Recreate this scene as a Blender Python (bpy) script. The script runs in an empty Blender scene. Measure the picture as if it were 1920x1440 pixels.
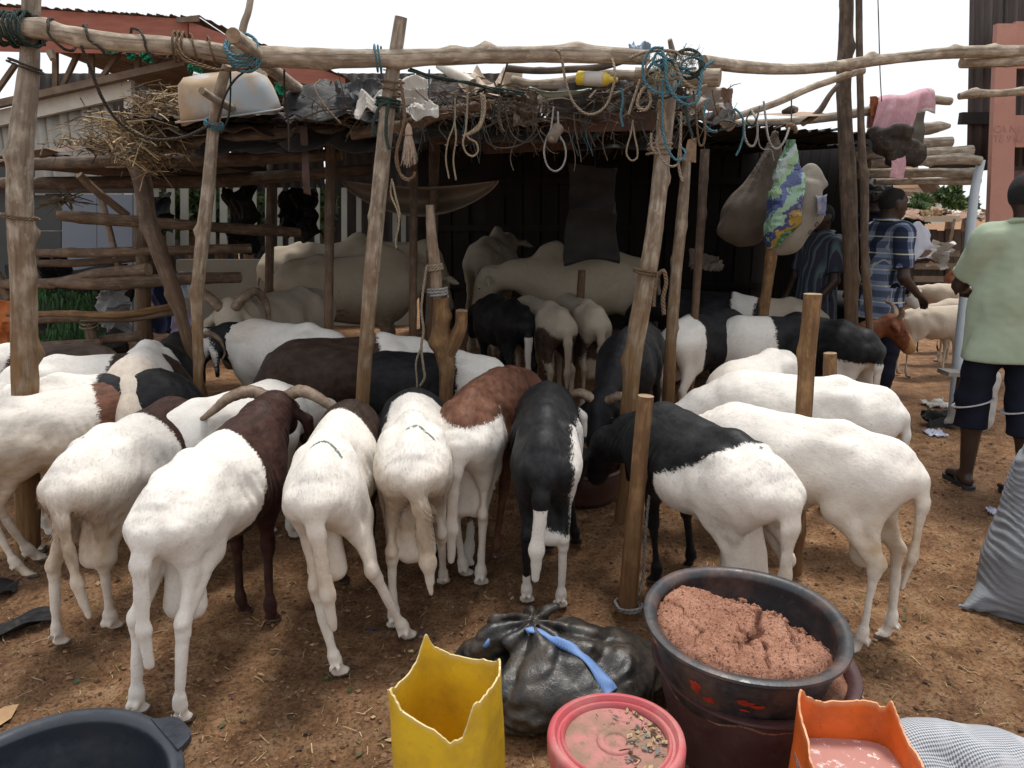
import bpy, math, random
import numpy as np
from mathutils import Vector, Matrix
rnd = random.Random(7)
S = bpy.context.scene
COL = S.collection
R = math.radians

# ------------------------------------------------------------------ camera, sky, sun, exposure
CAM_H, FPX, PITCH = 1.6, 1371.0, R(13.5)
cam_d = bpy.data.cameras.new('camera')
cam_d.sensor_width = 36.0
cam_d.lens = 36.0 * FPX / 1920.0
cam_d.clip_start = 0.05
cam_d.clip_end = 3000
cam = bpy.data.objects.new('camera', cam_d)
COL.objects.link(cam)
cam.location = (0, 0, CAM_H)
cam.rotation_euler = (R(90) - PITCH, 0, 0)
S.camera = cam
SUN_DIR = Vector((0.14, 0.30, 0.94)).normalized()      # towards the sun: high, a little behind the shed
wd = bpy.data.worlds.new('World')
S.world = wd
wd.use_nodes = True
wn, wl = wd.node_tree.nodes, wd.node_tree.links
wn.clear()
w_out = wn.new('ShaderNodeOutputWorld')
w_bg = wn.new('ShaderNodeBackground')
w_sky = wn.new('ShaderNodeTexSky')
w_sky.sky_type = 'NISHITA'
w_sky.sun_disc = False
w_sky.sun_elevation = math.asin(SUN_DIR.z)
w_sky.sun_rotation = math.atan2(SUN_DIR.x, SUN_DIR.y)
w_mix = wn.new('ShaderNodeMix')
w_mix.data_type = 'RGBA'
w_mix.inputs[0].default_value = 0.9                     # a thick white cloud deck over the sky
w_mix.inputs[7].default_value = (7.6, 7.75, 8.0, 1)
wl.new(w_sky.outputs[0], w_mix.inputs[6])
wl.new(w_mix.outputs[2], w_bg.inputs[0])
w_bg.inputs[1].default_value = 0.10
wl.new(w_bg.outputs[0], w_out.inputs[0])
sun_d = bpy.data.lights.new('sun', 'SUN')
sun_d.energy = 2.4
sun_d.angle = R(12)
sun_d.color = (1.0, 0.96, 0.9)
sun = bpy.data.objects.new('sun', sun_d)
COL.objects.link(sun)
sun.rotation_euler = SUN_DIR.to_track_quat('Z', 'Y').to_euler()
sun.location = (0, 0, 20)
S.view_settings.view_transform = 'Standard'
S.view_settings.look = 'None'
S.view_settings.exposure = 0.5
S.view_settings.gamma = 1.0
S.view_settings.use_curve_mapping = False

# ------------------------------------------------------------------ surveying: pixel of the photograph -> place
_c, _s = math.cos(PITCH), math.sin(PITCH)
def ray(px, py):
    x = (px - 960) / FPX
    y = -(py - 720) / FPX
    return x, _c + _s * y, -_s + _c * y
def gp(px, py, h=0.0):
    X, Y, Z = ray(px, py)
    t = (h - CAM_H) / Z
    return Vector((X * t, Y * t, h))
def dp(px, py, d):
    X, Y, Z = ray(px, py)
    t = d / Y
    return Vector((X * t, d, CAM_H + Z * t))
def msz(npx, p):
    f = _c * p[1] - _s * (p[2] - CAM_H)
    return npx * f / FPX

# ------------------------------------------------------------------ scene helpers
def tag(o, label=None, cat=None, group=None, kind=None):
    if label: o['label'] = label
    if cat: o['category'] = cat
    if group: o['group'] = group
    if kind: o['kind'] = kind
    return o
def empty(name, loc=(0, 0, 0), rz=0.0):
    o = bpy.data.objects.new(name, None)
    COL.objects.link(o)
    o.location = loc
    o.rotation_euler = (0, 0, rz)
    o.empty_display_size = 0.1
    return o
def np_mesh(name, V, faces, mats=(), fmat=None, smooth=True, attrs=None):
    """V (n,3); faces: (m,k) array or list of lists."""
    me = bpy.data.meshes.new(name)
    V = np.asarray(V, dtype=np.float32)
    if isinstance(faces, np.ndarray):
        m, k = faces.shape
        li = faces.astype(np.int32).ravel()
        ls = np.arange(0, m * k, k, dtype=np.int32)
    else:
        lens = np.array([len(f) for f in faces], dtype=np.int32)
        li = np.array([i for f in faces for i in f], dtype=np.int32)
        ls = np.concatenate([[0], np.cumsum(lens)[:-1]]).astype(np.int32)
        m = len(lens)
    me.vertices.add(len(V))
    me.vertices.foreach_set('co', V.ravel())
    me.loops.add(len(li))
    me.loops.foreach_set('vertex_index', li)
    me.polygons.add(m)
    me.polygons.foreach_set('loop_start', ls)
    if fmat is not None:
        me.polygons.foreach_set('material_index', np.asarray(fmat, dtype=np.int32))
    me.polygons.foreach_set('use_smooth', np.full(m, smooth, dtype=bool))
    for mt in mats:
        me.materials.append(mt)
    me.update(calc_edges=True)
    me.validate()
    for k, a in (attrs or {}).items():
        a = np.asarray(a, dtype=np.float32)
        if a.ndim == 1:
            at = me.attributes.new(k, 'FLOAT', 'POINT')
            at.data.foreach_set('value', a)
        else:
            at = me.attributes.new(k, 'FLOAT_VECTOR', 'POINT')
            at.data.foreach_set('vector', a.ravel())
    return me
def link(name, me, parent=None):
    o = bpy.data.objects.new(name, me)
    COL.objects.link(o)
    if parent is not None:
        o.parent = parent
    return o
def sines(P, freq, seed, octs=3, n=5):
    """cheap smooth noise: sums of sines, about -1..1"""
    rs = np.random.RandomState(seed)
    P = np.asarray(P, dtype=np.float64)
    out = np.zeros(P.shape[:-1])
    amp, tot = 1.0, 0.0
    for o in range(octs):
        for i in range(n):
            d = rs.normal(size=3)
            d /= np.linalg.norm(d)
            out += amp * np.sin(P @ (d * freq * (0.7 + 0.6 * rs.rand())) * 6.283 + rs.rand() * 6.283)
        tot += amp * math.sqrt(n) * 1.2
        amp *= 0.5
        freq *= 2.1
    return out / tot

# boxes and prisms -----------------------------------------------------------
class MB:
    """collects simple solids and builds them as one mesh"""
    def __init__(s): s.V, s.F, s.M = [], [], []
    def add(s, V, F, mi=0):
        b = len(s.V)
        s.V += [tuple(v) for v in V]
        s.F += [[i + b for i in f] for f in F]
        s.M += [mi] * len(F)
    def box(s, c, size, rot=None, mi=0, jit=0.0):
        x, y, z = [v / 2 for v in size]
        vs = [Vector((i * x, j * y, k * z)) for k in (-1, 1) for j in (-1, 1) for i in (-1, 1)]
        if jit: vs = [v + Vector((rnd.uniform(-jit, jit), rnd.uniform(-jit, jit), rnd.uniform(-jit, jit))) for v in vs]
        if rot is not None: vs = [rot @ v for v in vs]
        s.add([v + Vector(c) for v in vs], [[0, 2, 3, 1], [4, 5, 7, 6], [0, 1, 5, 4], [2, 6, 7, 3], [0, 4, 6, 2], [1, 3, 7, 5]], mi)
    def bar(s, a, b, w, t, mi=0, up=(0, 0, 1)):
        a, b = Vector(a), Vector(b)
        d = (b - a)
        L = d.length
        d.normalize()
        u = Vector(up)
        if abs(d.dot(u)) > 0.95: u = Vector((0, 1, 0))
        sd = d.cross(u).normalized()
        u = sd.cross(d)
        s.box((a + b) / 2, (L, w, t), Matrix((d, sd, u)).transposed(), mi)
    def build(s, name, mats, parent=None, smooth=False, bevel=0.0):
        me = np_mesh(name, s.V, s.F, mats if isinstance(mats, (list, tuple)) else [mats], s.M, smooth)
        o = link(name, me, parent)
        if bevel:
            b = o.modifiers.new('b', 'BEVEL')
            b.width = bevel
            b.segments = 2
            b.limit_method = 'ANGLE'
        return o

def catmull(pts, n):
    P = np.array([list(p) for p in pts], dtype=float)
    if len(P) == 2:
        t = np.linspace(0, 1, n)[:, None]
        return P[0] * (1 - t) + P[1] * t
    Q = np.vstack([2 * P[0] - P[1], P, 2 * P[-1] - P[-2]])
    seg = len(P) - 1
    u = np.linspace(0, seg, n)
    i = np.minimum(u.astype(int), seg - 1)
    t = (u - i)[:, None]
    a, b, c, d = Q[i], Q[i + 1], Q[i + 2], Q[i + 3]
    return 0.5 * (2 * b + (c - a) * t + (2 * a - 5 * b + 4 * c - d) * t ** 2 + (3 * b - a - 3 * c + d) * t ** 3)
def frames(P):
    T = np.gradient(P, axis=0)
    T /= np.linalg.norm(T, axis=1)[:, None] + 1e-9
    N = np.zeros_like(P)
    r = np.array([1.0, 0, 0]) if abs(T[0][0]) < 0.8 else np.array([0, 1.0, 0])
    for k in range(len(P)):
        r = r - T[k] * (r @ T[k])
        r /= np.linalg.norm(r) + 1e-9
        N[k] = r
    return T, N, np.cross(T, N)
def tube_mesh(name, pts, radii, mat, sides=8, n=None, wob=0.0, knots=(), seed=1, capmat=None, flat=1.0, freq=3.0):
    """log, rope or horn: tapered tube through pts. attribute 'tco' = straightened local coordinates"""
    n = n or max(6, len(pts) * 4)
    P = catmull(pts, n)
    rr = np.interp(np.linspace(0, 1, n), np.linspace(0, 1, len(radii)), radii)
    T, N, B = frames(P)
    ln = np.concatenate([[0], np.cumsum(np.linalg.norm(np.diff(P, axis=0), axis=1))])
    ph = np.linspace(0, 2 * np.pi, sides, endpoint=False)
    C, Sn = np.cos(ph)[None], np.sin(ph)[None]
    tco = np.stack([rr[:, None] * C, rr[:, None] * Sn, np.repeat(ln[:, None], sides, 1)], -1)
    k = np.ones((n, sides))
    if wob:
        q = tco.copy()
        q[..., 2] *= 0.45
        k += wob * sines(q, freq, seed) + 0.5 * wob * sines(tco, freq * 3.1, seed + 5, 2)
    for (t, a, amp, w) in knots:
        g = np.exp(-((ln[:, None] - t * ln[-1]) / w) ** 2)
        da = np.angle(np.exp(1j * (ph - a)))[None]
        k += amp * g * np.exp(-(da / 0.75) ** 2)
    V = P[:, None] + rr[:, None, None] * k[..., None] * (N[:, None] * C[..., None] + B[:, None] * Sn[..., None] * flat)
    V = V.reshape(-1, 3)
    i = np.arange(n - 1)[:, None] * sides
    j = np.arange(sides)[None]
    j2 = (j + 1) % sides
    Q = np.stack([i + j, i + j2, i + sides + j2, i + sides + j], -1).reshape(-1, 4)
    faces = [list(q) for q in Q]
    fm = [0] * len(faces)
    V = np.vstack([V, P[0][None], P[-1][None]])
    tc = np.vstack([tco.reshape(-1, 3), [[0, 0, 0]], [[0, 0, ln[-1]]]])
    c0, c1 = len(V) - 2, len(V) - 1
    for a in range(sides):
        b = (a + 1) % sides
        faces.append([c0, b, a]); fm.append(1 if capmat else 0)
        faces.append([c1, (n - 1) * sides + a, (n - 1) * sides + b]); fm.append(1 if capmat else 0)
    mats = [mat] + ([capmat] if capmat else [])
    me = np_mesh(name, V, faces, mats, fm, True, {'tco': tc})
    if capmat:
        try:
            me.set_sharp_from_angle(angle=R(50))
        except Exception:
            pass
    return me

# ------------------------------------------------------------------ signed-distance modelling (bodies, sacks, heaps)
class SDF:
    def __init__(s, lo, hi, h):
        s.lo = np.array(lo, float)
        s.h = h
        s.n = np.ceil((np.array(hi, float) - s.lo) / h).astype(int) + 1
        s.ax = [s.lo[i] + h * np.arange(s.n[i]) for i in range(3)]
        s.f = np.full(s.n, 0.3, dtype=np.float32)
    def _sl(s, lo, hi):
        sl = []
        for i in range(3):
            a = max(0, int(math.floor((lo[i] - s.lo[i]) / s.h)))
            b = min(s.n[i], int(math.ceil((hi[i] - s.lo[i]) / s.h)) + 1)
            if b <= a: return None
            sl.append(slice(a, b))
        return tuple(sl)
    def rc(s, a, b, ra, rb, k=0.03, sc=(1, 1, 1), sub=False):
        a, b = np.array(a, float), np.array(b, float)
        sc = np.array(sc, float)
        m = k + 0.05
        rm = max(ra, rb) * sc + m
        sl = s._sl(np.minimum(a, b) - rm, np.maximum(a, b) + rm)
        if sl is None: return
        x = ((s.ax[0][sl[0]] - a[0]) / sc[0])[:, None, None].astype(np.float32)
        y = ((s.ax[1][sl[1]] - a[1]) / sc[1])[None, :, None].astype(np.float32)
        z = ((s.ax[2][sl[2]] - a[2]) / sc[2])[None, None, :].astype(np.float32)
        ab = (b - a) / sc
        L = float(ab @ ab)
        if L < 1e-9:
            d = np.sqrt(x * x + y * y + z * z) - ra
        else:
            t = np.clip((x * ab[0] + y * ab[1] + z * ab[2]) / L, 0, 1)
            d = np.sqrt((x - t * ab[0]) ** 2 + (y - t * ab[1]) ** 2 + (z - t * ab[2]) ** 2) - (ra + (rb - ra) * t)
        d = d * min(sc)
        f = s.f[sl]
        if sub:
            d = -d
            hh = np.maximum(k - np.abs(f - d), 0) / k
            s.f[sl] = np.maximum(f, d) + hh * hh * k * 0.25
        else:
            hh = np.maximum(k - np.abs(f - d), 0) / k
            s.f[sl] = np.minimum(f, d) - hh * hh * k * 0.25
    def chain(s, pts, rads, k=0.03, sc=(1, 1, 1)):
        for i in range(len(pts) - 1):
            s.rc(pts[i], pts[i + 1], rads[i], rads[i + 1], k if i == 0 else min(k, 0.02), sc)
    def grid(s):
        return np.stack(np.meshgrid(*s.ax, indexing='ij'), -1)
    def noise(s, amp, freq, seed, octs=3):
        m = np.abs(s.f) < 0.06
        G = s.grid()[m]
        s.f[m] += (amp * sines(G, freq, seed, octs)).astype(np.float32)
    def mesh(s):
        f, h, lo = s.f, s.h, s.lo
        sg = f < 0
        A = [(0, 0, 0), (1, 0, 0), (0, 1, 0), (1, 1, 0), (0, 0, 1), (1, 0, 1), (0, 1, 1), (1, 1, 1)]
        nx, ny, nz = f.shape
        cnt = np.zeros((nx - 1, ny - 1, nz - 1), dtype=np.int8)
        for (i, j, k) in A:
            cnt += sg[i:nx - 1 + i, j:ny - 1 + j, k:nz - 1 + k]
        act = (cnt > 0) & (cnt < 8)
        ids = np.argwhere(act)
        idx = np.full(act.shape, -1, dtype=np.int64)
        idx[act] = np.arange(len(ids))
        cv = [f[ids[:, 0] + i, ids[:, 1] + j, ids[:, 2] + k] for (i, j, k) in A]
        pos = np.zeros((len(ids), 3))
        num = np.zeros(len(ids))
        for p in range(8):
            for q in range(p + 1, 8):
                if sum(abs(A[p][e] - A[q][e]) for e in range(3)) != 1: continue
                fa, fb = cv[p], cv[q]
                m = (fa < 0) != (fb < 0)
                t = np.where(m, fa / np.where(m, fa - fb, 1), 0)
                e = np.array(A[p])[None] + t[:, None] * (np.array(A[q]) - np.array(A[p]))[None]
                pos += np.where(m[:, None], e, 0)
                num += m
        V = lo + (ids + pos / num[:, None]) * h
        Q = []
        for ax in range(3):
            b, c = (ax + 1) % 3, (ax + 2) % 3
            s0 = [slice(1, -1)] * 3
            s1 = [slice(1, -1)] * 3
            s0[ax] = slice(0, -1)
            s1[ax] = slice(1, None)
            d = sg[tuple(s0)] != sg[tuple(s1)]
            E = np.argwhere(d)
            off = np.ones(3, dtype=int)
            off[ax] = 0
            E = E + off
            pol = sg[E[:, 0], E[:, 1], E[:, 2]]
            def cell(db, dc):
                e = E.copy()
                e[:, b] += db
                e[:, c] += dc
                return idx[e[:, 0], e[:, 1], e[:, 2]]
            q = np.stack([cell(-1, -1), cell(0, -1), cell(0, 0), cell(-1, 0)], -1)
            q[~pol] = q[~pol][:, ::-1]
            Q.append(q)
        Q = np.vstack(Q)
        return V, Q[(Q >= 0).all(1)]
def vnormals(V, Q):
    n = np.cross(V[Q[:, 2]] - V[Q[:, 0]], V[Q[:, 3]] - V[Q[:, 1]])
    N = np.zeros_like(V)
    for i in range(4):
        np.add.at(N, Q[:, i], n)
    return N / (np.linalg.norm(N, axis=1)[:, None] + 1e-9)
# ------------------------------------------------------------------ materials
def new_mat(name):
    m = bpy.data.materials.new(name)
    m.use_nodes = True
    nt = m.node_tree
    return m, nt, nt.nodes['Principled BSDF']
def nd(nt, t, **kw):
    n = nt.nodes.new(t)
    for k, v in kw.items():
        setattr(n, k, v)
    return n
def lk(nt, a, b): nt.links.new(a, b)
def noise_node(nt, vec, scale, detail=4.0, rough=0.55, sc3=None):
    if sc3:
        mp = nd(nt, 'ShaderNodeMapping')
        mp.inputs['Scale'].default_value = sc3
        lk(nt, vec, mp.inputs[0])
        vec = mp.outputs[0]
    t = nd(nt, 'ShaderNodeTexNoise')
    t.inputs['Scale'].default_value = scale
    t.inputs['Detail'].default_value = detail
    t.inputs['Roughness'].default_value = rough
    lk(nt, vec, t.inputs['Vector'])
    return t
def ramp(nt, fac, stops):
    r = nd(nt, 'ShaderNodeValToRGB')
    e = r.color_ramp.elements
    while len(e) < len(stops): e.new(0.5)
    for el, (p, c) in zip(e, stops):
        el.position = p
        el.color = (c[0], c[1], c[2], 1) if not isinstance(c, (int, float)) else (c, c, c, 1)
    lk(nt, fac, r.inputs[0])
    return r
def mixc(nt, fac, a, b, mode='MIX'):
    m = nd(nt, 'ShaderNodeMix', data_type='RGBA', blend_type=mode)
    for s, v in ((0, fac), (6, a), (7, b)):
        if isinstance(v, bpy.types.NodeSocket): lk(nt, v, m.inputs[s])
        elif s == 0: m.inputs[0].default_value = v
        else: m.inputs[s].default_value = (v[0], v[1], v[2], 1)
    return m.outputs[2]
def mathn(nt, op, a, b=0.0, clamp=False):
    m = nd(nt, 'ShaderNodeMath', operation=op, use_clamp=clamp)
    for s, v in ((0, a), (1, b)):
        if isinstance(v, bpy.types.NodeSocket): lk(nt, v, m.inputs[s])
        else: m.inputs[s].default_value = v
    return m.outputs[0]
def bump(nt, bsdf, h, strength=0.5, dist=0.01):
    b = nd(nt, 'ShaderNodeBump')
    b.inputs['Strength'].default_value = strength
    b.inputs['Distance'].default_value = dist
    lk(nt, h, b.inputs['Height'])
    lk(nt, b.outputs[0], bsdf.inputs['Normal'])
def coords(nt, kind='Object'):
    return nd(nt, 'ShaderNodeTexCoord').outputs[kind]
def attr(nt, name, out='Fac'):
    a = nd(nt, 'ShaderNodeAttribute', attribute_name=name)
    return a.outputs[out]
def plain(name, c1, c2=None, scale=8.0, rough=0.6, bmp=0.0, bscale=40.0, sc3=None, spec=0.4, metal=0.0, lo=0.35, hi=0.65, c3=None):
    m, nt, b = new_mat(name)
    b.inputs['Roughness'].default_value = rough
    b.inputs['Specular IOR Level'].default_value = spec
    b.inputs['Metallic'].default_value = metal
    co = coords(nt)
    if c2 is None: c2 = tuple(v * 0.7 for v in c1)
    n = noise_node(nt, co, scale, 6, 0.6, sc3)
    col = ramp(nt, n.outputs[0], [(lo, c2), (hi, c1)]).outputs[0]
    if c3:
        n2 = noise_node(nt, co, scale * 3.3, 5, 0.7)
        col = mixc(nt, ramp(nt, n2.outputs[0], [(0.52, 0.0), (0.66, 0.8)]).outputs[0], col, c3)
    lk(nt, col, b.inputs['Base Color'])
    if bmp:
        bump(nt, b, noise_node(nt, co, bscale, 5, 0.6, sc3).outputs[0], bmp, 0.01)
    return m
def wood_mat(name, top, dark, low=None, z0=0.9, z1=1.7, rough=0.75, bmp=0.6):
    """weathered pole: grain along the pole; the lower end rubbed and stained by animals (low) up to z0..z1"""
    m, nt, b = new_mat(name)
    b.inputs['Roughness'].default_value = rough
    b.inputs['Specular IOR Level'].default_value = 0.25
    v = attr(nt, 'tco', 'Vector')
    g = noise_node(nt, v, 1.0, 6, 0.65, (70, 70, 5))
    g2 = noise_node(nt, v, 1.0, 5, 0.6, (18, 18, 9))
    col = ramp(nt, g.outputs[0], [(0.3, dark), (0.5, top), (0.75, tuple(min(1, c * 1.25) for c in top))]).outputs[0]
    col = mixc(nt, ramp(nt, g2.outputs[0], [(0.42, 0.75), (0.62, 0.0)]).outputs[0], col, dark)
    ck = noise_node(nt, v, 1.0, 8, 0.75, (60, 60, 2.0))
    col = mixc(nt, ramp(nt, ck.outputs[0], [(0.33, 0.85), (0.40, 0.0)]).outputs[0], col, tuple(c * 0.35 for c in dark))
    fl = noise_node(nt, v, 1.0, 5, 0.7, (26, 26, 14))
    col = mixc(nt, ramp(nt, fl.outputs[0], [(0.58, 0.0), (0.66, 0.45)]).outputs[0], col, tuple(min(1, c * 1.5) for c in top))
    if low:
        z = nd(nt, 'ShaderNodeSeparateXYZ')
        ge = nd(nt, 'ShaderNodeNewGeometry')
        lk(nt, ge.outputs['Position'], z.inputs[0])
        f = mathn(nt, 'ADD', z.outputs[2], mathn(nt, 'MULTIPLY', mathn(nt, 'SUBTRACT', g2.outputs[0], 0.5), 1.3))
        mr = nd(nt, 'ShaderNodeMapRange')
        mr.inputs[1].default_value = z1
        mr.inputs[2].default_value = z0
        lk(nt, f, mr.inputs[0])
        lc = ramp(nt, g.outputs[0], [(0.3, tuple(c * 0.55 for c in low)), (0.6, low)]).outputs[0]
        col = mixc(nt, mr.outputs[0], col, lc)
    lk(nt, col, b.inputs['Base Color'])
    cr = noise_node(nt, v, 1.0, 8, 0.75, (55, 55, 2.2))
    h = mathn(nt, 'ADD', ramp(nt, cr.outputs[0], [(0.30, 0.0), (0.42, 1.0)]).outputs[0], mathn(nt, 'MULTIPLY', g.outputs[0], 0.6))
    bump(nt, b, h, bmp, 0.006)
    return m
def rope_mat(name, c, freq=55.0):
    m, nt, b = new_mat(name)
    b.inputs['Roughness'].default_value = 0.8
    b.inputs['Specular IOR Level'].default_value = 0.2
    v = attr(nt, 'tco', 'Vector')
    sx = nd(nt, 'ShaderNodeSeparateXYZ')
    lk(nt, v, sx.inputs[0])
    an = mathn(nt, 'ARCTAN2', sx.outputs[1], sx.outputs[0])
    w = mathn(nt, 'SINE', mathn(nt, 'ADD', mathn(nt, 'MULTIPLY', sx.outputs[2], freq * 6.283), mathn(nt, 'MULTIPLY', an, 3.0)))
    n = noise_node(nt, v, 60, 4)
    col = mixc(nt, mathn(nt, 'MULTIPLY', mathn(nt, 'ADD', w, 1.0), 0.5), tuple(x * 0.5 for x in c), c)
    col = mixc(nt, ramp(nt, n.outputs[0], [(0.35, 0.6), (0.6, 0.0)]).outputs[0], col, tuple(x * 0.45 for x in c))
    lk(nt, col, b.inputs['Base Color'])
    bump(nt, b, w, 0.7, 0.003)
    return m
def coat_mat(name, white, dark, tan=(0.46, 0.33, 0.205), ragged=0.05, mottle=0.0, rough=0.62):
    """short hair coat: 'patch' > 0 is the dark part, 'dirt' tints towards tan, 'mark' is a paint scribble"""
    m, nt, b = new_mat(name)
    b.inputs['Roughness'].default_value = rough
    b.inputs['Specular IOR Level'].default_value = 0.22
    b.inputs['Sheen Weight'].default_value = 0.02
    b.inputs['Sheen Roughness'].default_value = 0.4
    co = attr(nt, 'lco', 'Vector')
    hair = noise_node(nt, co, 1.0, 5, 0.7, (45, 170, 110))
    clump = noise_node(nt, co, 1.0, 4, 0.6, (16, 34, 26))
    big = noise_node(nt, co, 5.0, 4, 0.6)
    wcol = mixc(nt, ramp(nt, clump.outputs[0], [(0.35, 0.30), (0.62, 0.0)]).outputs[0], white, tuple(a * 0.6 + b_ * 0.4 for a, b_ in zip(white, tan)))
    wcol = mixc(nt, ramp(nt, hair.outputs[0], [(0.36, 0.30), (0.56, 0.0)]).outputs[0], wcol, tuple(c * t for c, t in zip(white, (.66, .58, .48))))
    sk = noise_node(nt, co, 95, 2, 0.5)
    wcol = mixc(nt, ramp(nt, sk.outputs[0], [(0.70, 0.0), (0.74, 0.5)]).outputs[0], wcol, (0.16, 0.10, 0.06))
    d = mathn(nt, 'MULTIPLY', attr(nt, 'dirt'), ramp(nt, mathn(nt, 'ADD', mathn(nt, 'MULTIPLY', clump.outputs[0], 0.6), mathn(nt, 'MULTIPLY', big.outputs[0], 0.4)), [(0.3, 0.35), (0.62, 1.0)]).outputs[0], True)
    wcol = mixc(nt, d, wcol, tan)
    dk = mixc(nt, ramp(nt, clump.outputs[0], [(0.38, 0.0), (0.66, 1.0)]).outputs[0], dark, tuple(min(1, c * 1.9 + 0.004) for c in dark))
    e = mathn(nt, 'ADD', mathn(nt, 'SUBTRACT', hair.outputs[0], 0.5), mathn(nt, 'MULTIPLY', mathn(nt, 'SUBTRACT', big.outputs[0], 0.5), 1.2))
    p = mathn(nt, 'ADD', attr(nt, 'patch'), mathn(nt, 'MULTIPLY', e, ragged * 1.6))
    mr = nd(nt, 'ShaderNodeMapRange')
    mr.inputs[1].default_value = -0.006
    mr.inputs[2].default_value = 0.006
    lk(nt, p, mr.inputs[0])
    col = mixc(nt, mr.outputs[0], wcol, dk)
    if mottle:
        sp = noise_node(nt, co, 28, 3, 0.6)
        col = mixc(nt, mathn(nt, 'MULTIPLY', ramp(nt, sp.outputs[0], [(0.58, 0.0), (0.66, 1.0)]).outputs[0], mottle), col, dark)
    sc = noise_node(nt, co, 75, 3, 0.6)
    mk = mathn(nt, 'MULTIPLY', ramp(nt, attr(nt, 'mark'), [(0.35, 0.0), (0.75, 1.0)]).outputs[0], ramp(nt, sc.outputs[0], [(0.40, 0.0), (0.46, 0.9)]).outputs[0])
    col = mixc(nt, mk, col, (0.035, 0.075, 0.055))
    lk(nt, col, b.inputs['Base Color'])
    bump(nt, b, mathn(nt, 'ADD', mathn(nt, 'MULTIPLY', hair.outputs[0], 0.6), mathn(nt, 'MULTIPLY', clump.outputs[0], 0.6)), 0.26, 0.010)
    return m
def plastic(name, c, rough=0.4, dirt=(0.2, 0.12, 0.07), amt=0.35, trans=0.0, scale=7.0, spec=0.5):
    m, nt, b = new_mat(name)
    co = coords(nt)
    n = noise_node(nt, co, scale, 7, 0.65)
    n2 = noise_node(nt, co, scale * 6, 5, 0.7)
    f = mathn(nt, 'MULTIPLY', ramp(nt, n.outputs[0], [(0.45, 0.0), (0.7, 1.0)]).outputs[0], amt)
    col = mixc(nt, f, c, dirt)
    col = mixc(nt, ramp(nt, n2.outputs[0], [(0.60, 0.0), (0.72, amt * 0.8)]).outputs[0], col, dirt)
    lk(nt, col, b.inputs['Base Color'])
    lk(nt, ramp(nt, n2.outputs[0], [(0.3, max(0.05, rough - 0.12)), (0.7, min(1, rough + 0.2))]).outputs[0], b.inputs['Roughness'])
    b.inputs['Specular IOR Level'].default_value = spec
    bump(nt, b, noise_node(nt, co, scale * 3, 4).outputs[0], 0.15, 0.01)
    if trans:
        tr = nd(nt, 'ShaderNodeBsdfTranslucent')
        lk(nt, col, tr.inputs[0])
        mx = nd(nt, 'ShaderNodeMixShader')
        mx.inputs[0].default_value = trans
        lk(nt, b.outputs[0], mx.inputs[1])
        lk(nt, tr.outputs[0], mx.inputs[2])
        lk(nt, mx.outputs[0], nt.nodes['Material Output'].inputs[0])
    return m
M = {}
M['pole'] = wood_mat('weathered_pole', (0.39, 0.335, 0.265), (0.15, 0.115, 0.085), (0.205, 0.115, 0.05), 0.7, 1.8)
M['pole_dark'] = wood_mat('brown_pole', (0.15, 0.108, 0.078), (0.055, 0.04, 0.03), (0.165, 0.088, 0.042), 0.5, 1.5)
M['pole_orange'] = wood_mat('rubbed_stake', (0.25, 0.145, 0.066), (0.12, 0.062, 0.03), (0.185, 0.095, 0.04), 0.1, 0.7)
M['beam'] = wood_mat('bleached_beam', (0.46, 0.39, 0.305), (0.17, 0.125, 0.085), bmp=0.9)
M['rail'] = wood_mat('fence_rail', (0.20, 0.135, 0.09), (0.075, 0.048, 0.032))
M['cut'] = plain('cut_wood', (0.33, 0.24, 0.15), (0.2, 0.13, 0.08), 30, 0.8, 0.3, 80)
M['rope_tan'] = rope_mat('tan_rope', (0.42, 0.33, 0.23))
M['rope_brown'] = rope_mat('brown_rope', (0.23, 0.15, 0.09))
M['rope_dark'] = rope_mat('dark_rope', (0.09, 0.075, 0.06))
M['rope_blue'] = rope_mat('blue_rope', (0.11, 0.27, 0.34))
M['rope_green'] = rope_mat('green_rope', (0.055, 0.085, 0.075))
M['rope_white'] = rope_mat('grey_rope', (0.42, 0.40, 0.38))
WH = (0.80, 0.775, 0.73)
M['coat_brown'] = coat_mat('white_and_brown_coat', WH, (0.028, 0.0105, 0.0075))
M['coat_red'] = coat_mat('white_and_chestnut_coat', WH, (0.088, 0.036, 0.020))
M['coat_black'] = coat_mat('white_and_black_coat', WH, (0.0065, 0.0065, 0.0075), rough=0.56)
M['coat_dkbrown'] = coat_mat('white_and_dark_brown_coat', WH, (0.026, 0.0145, 0.0095), mottle=0.0)
M['coat_cream'] = coat_mat('cream_coat', (0.50, 0.43, 0.34), (0.045, 0.028, 0.02), (0.30, 0.22, 0.15), 0.08)
M['coat_zebu'] = coat_mat('zebu_coat', (0.44, 0.38, 0.29), (0.045, 0.03, 0.025), (0.20, 0.14, 0.09), 0.16)
M['coat_goat'] = coat_mat('goat_coat', (0.36, 0.20, 0.09), (0.11, 0.035, 0.014), (0.14, 0.06, 0.03), 0.05)
M['horn'] = plain('horn', (0.30, 0.22, 0.15), (0.14, 0.09, 0.06), 20, 0.5, 0.4, 60)
M['hoof'] = plain('hoof', (0.20, 0.16, 0.125), (0.08, 0.06, 0.05), 20, 0.6)
M['eye'] = plain('eye', (0.01, 0.008, 0.006), (0.02, 0.012, 0.006), 20, 0.15, spec=0.6)
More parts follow.
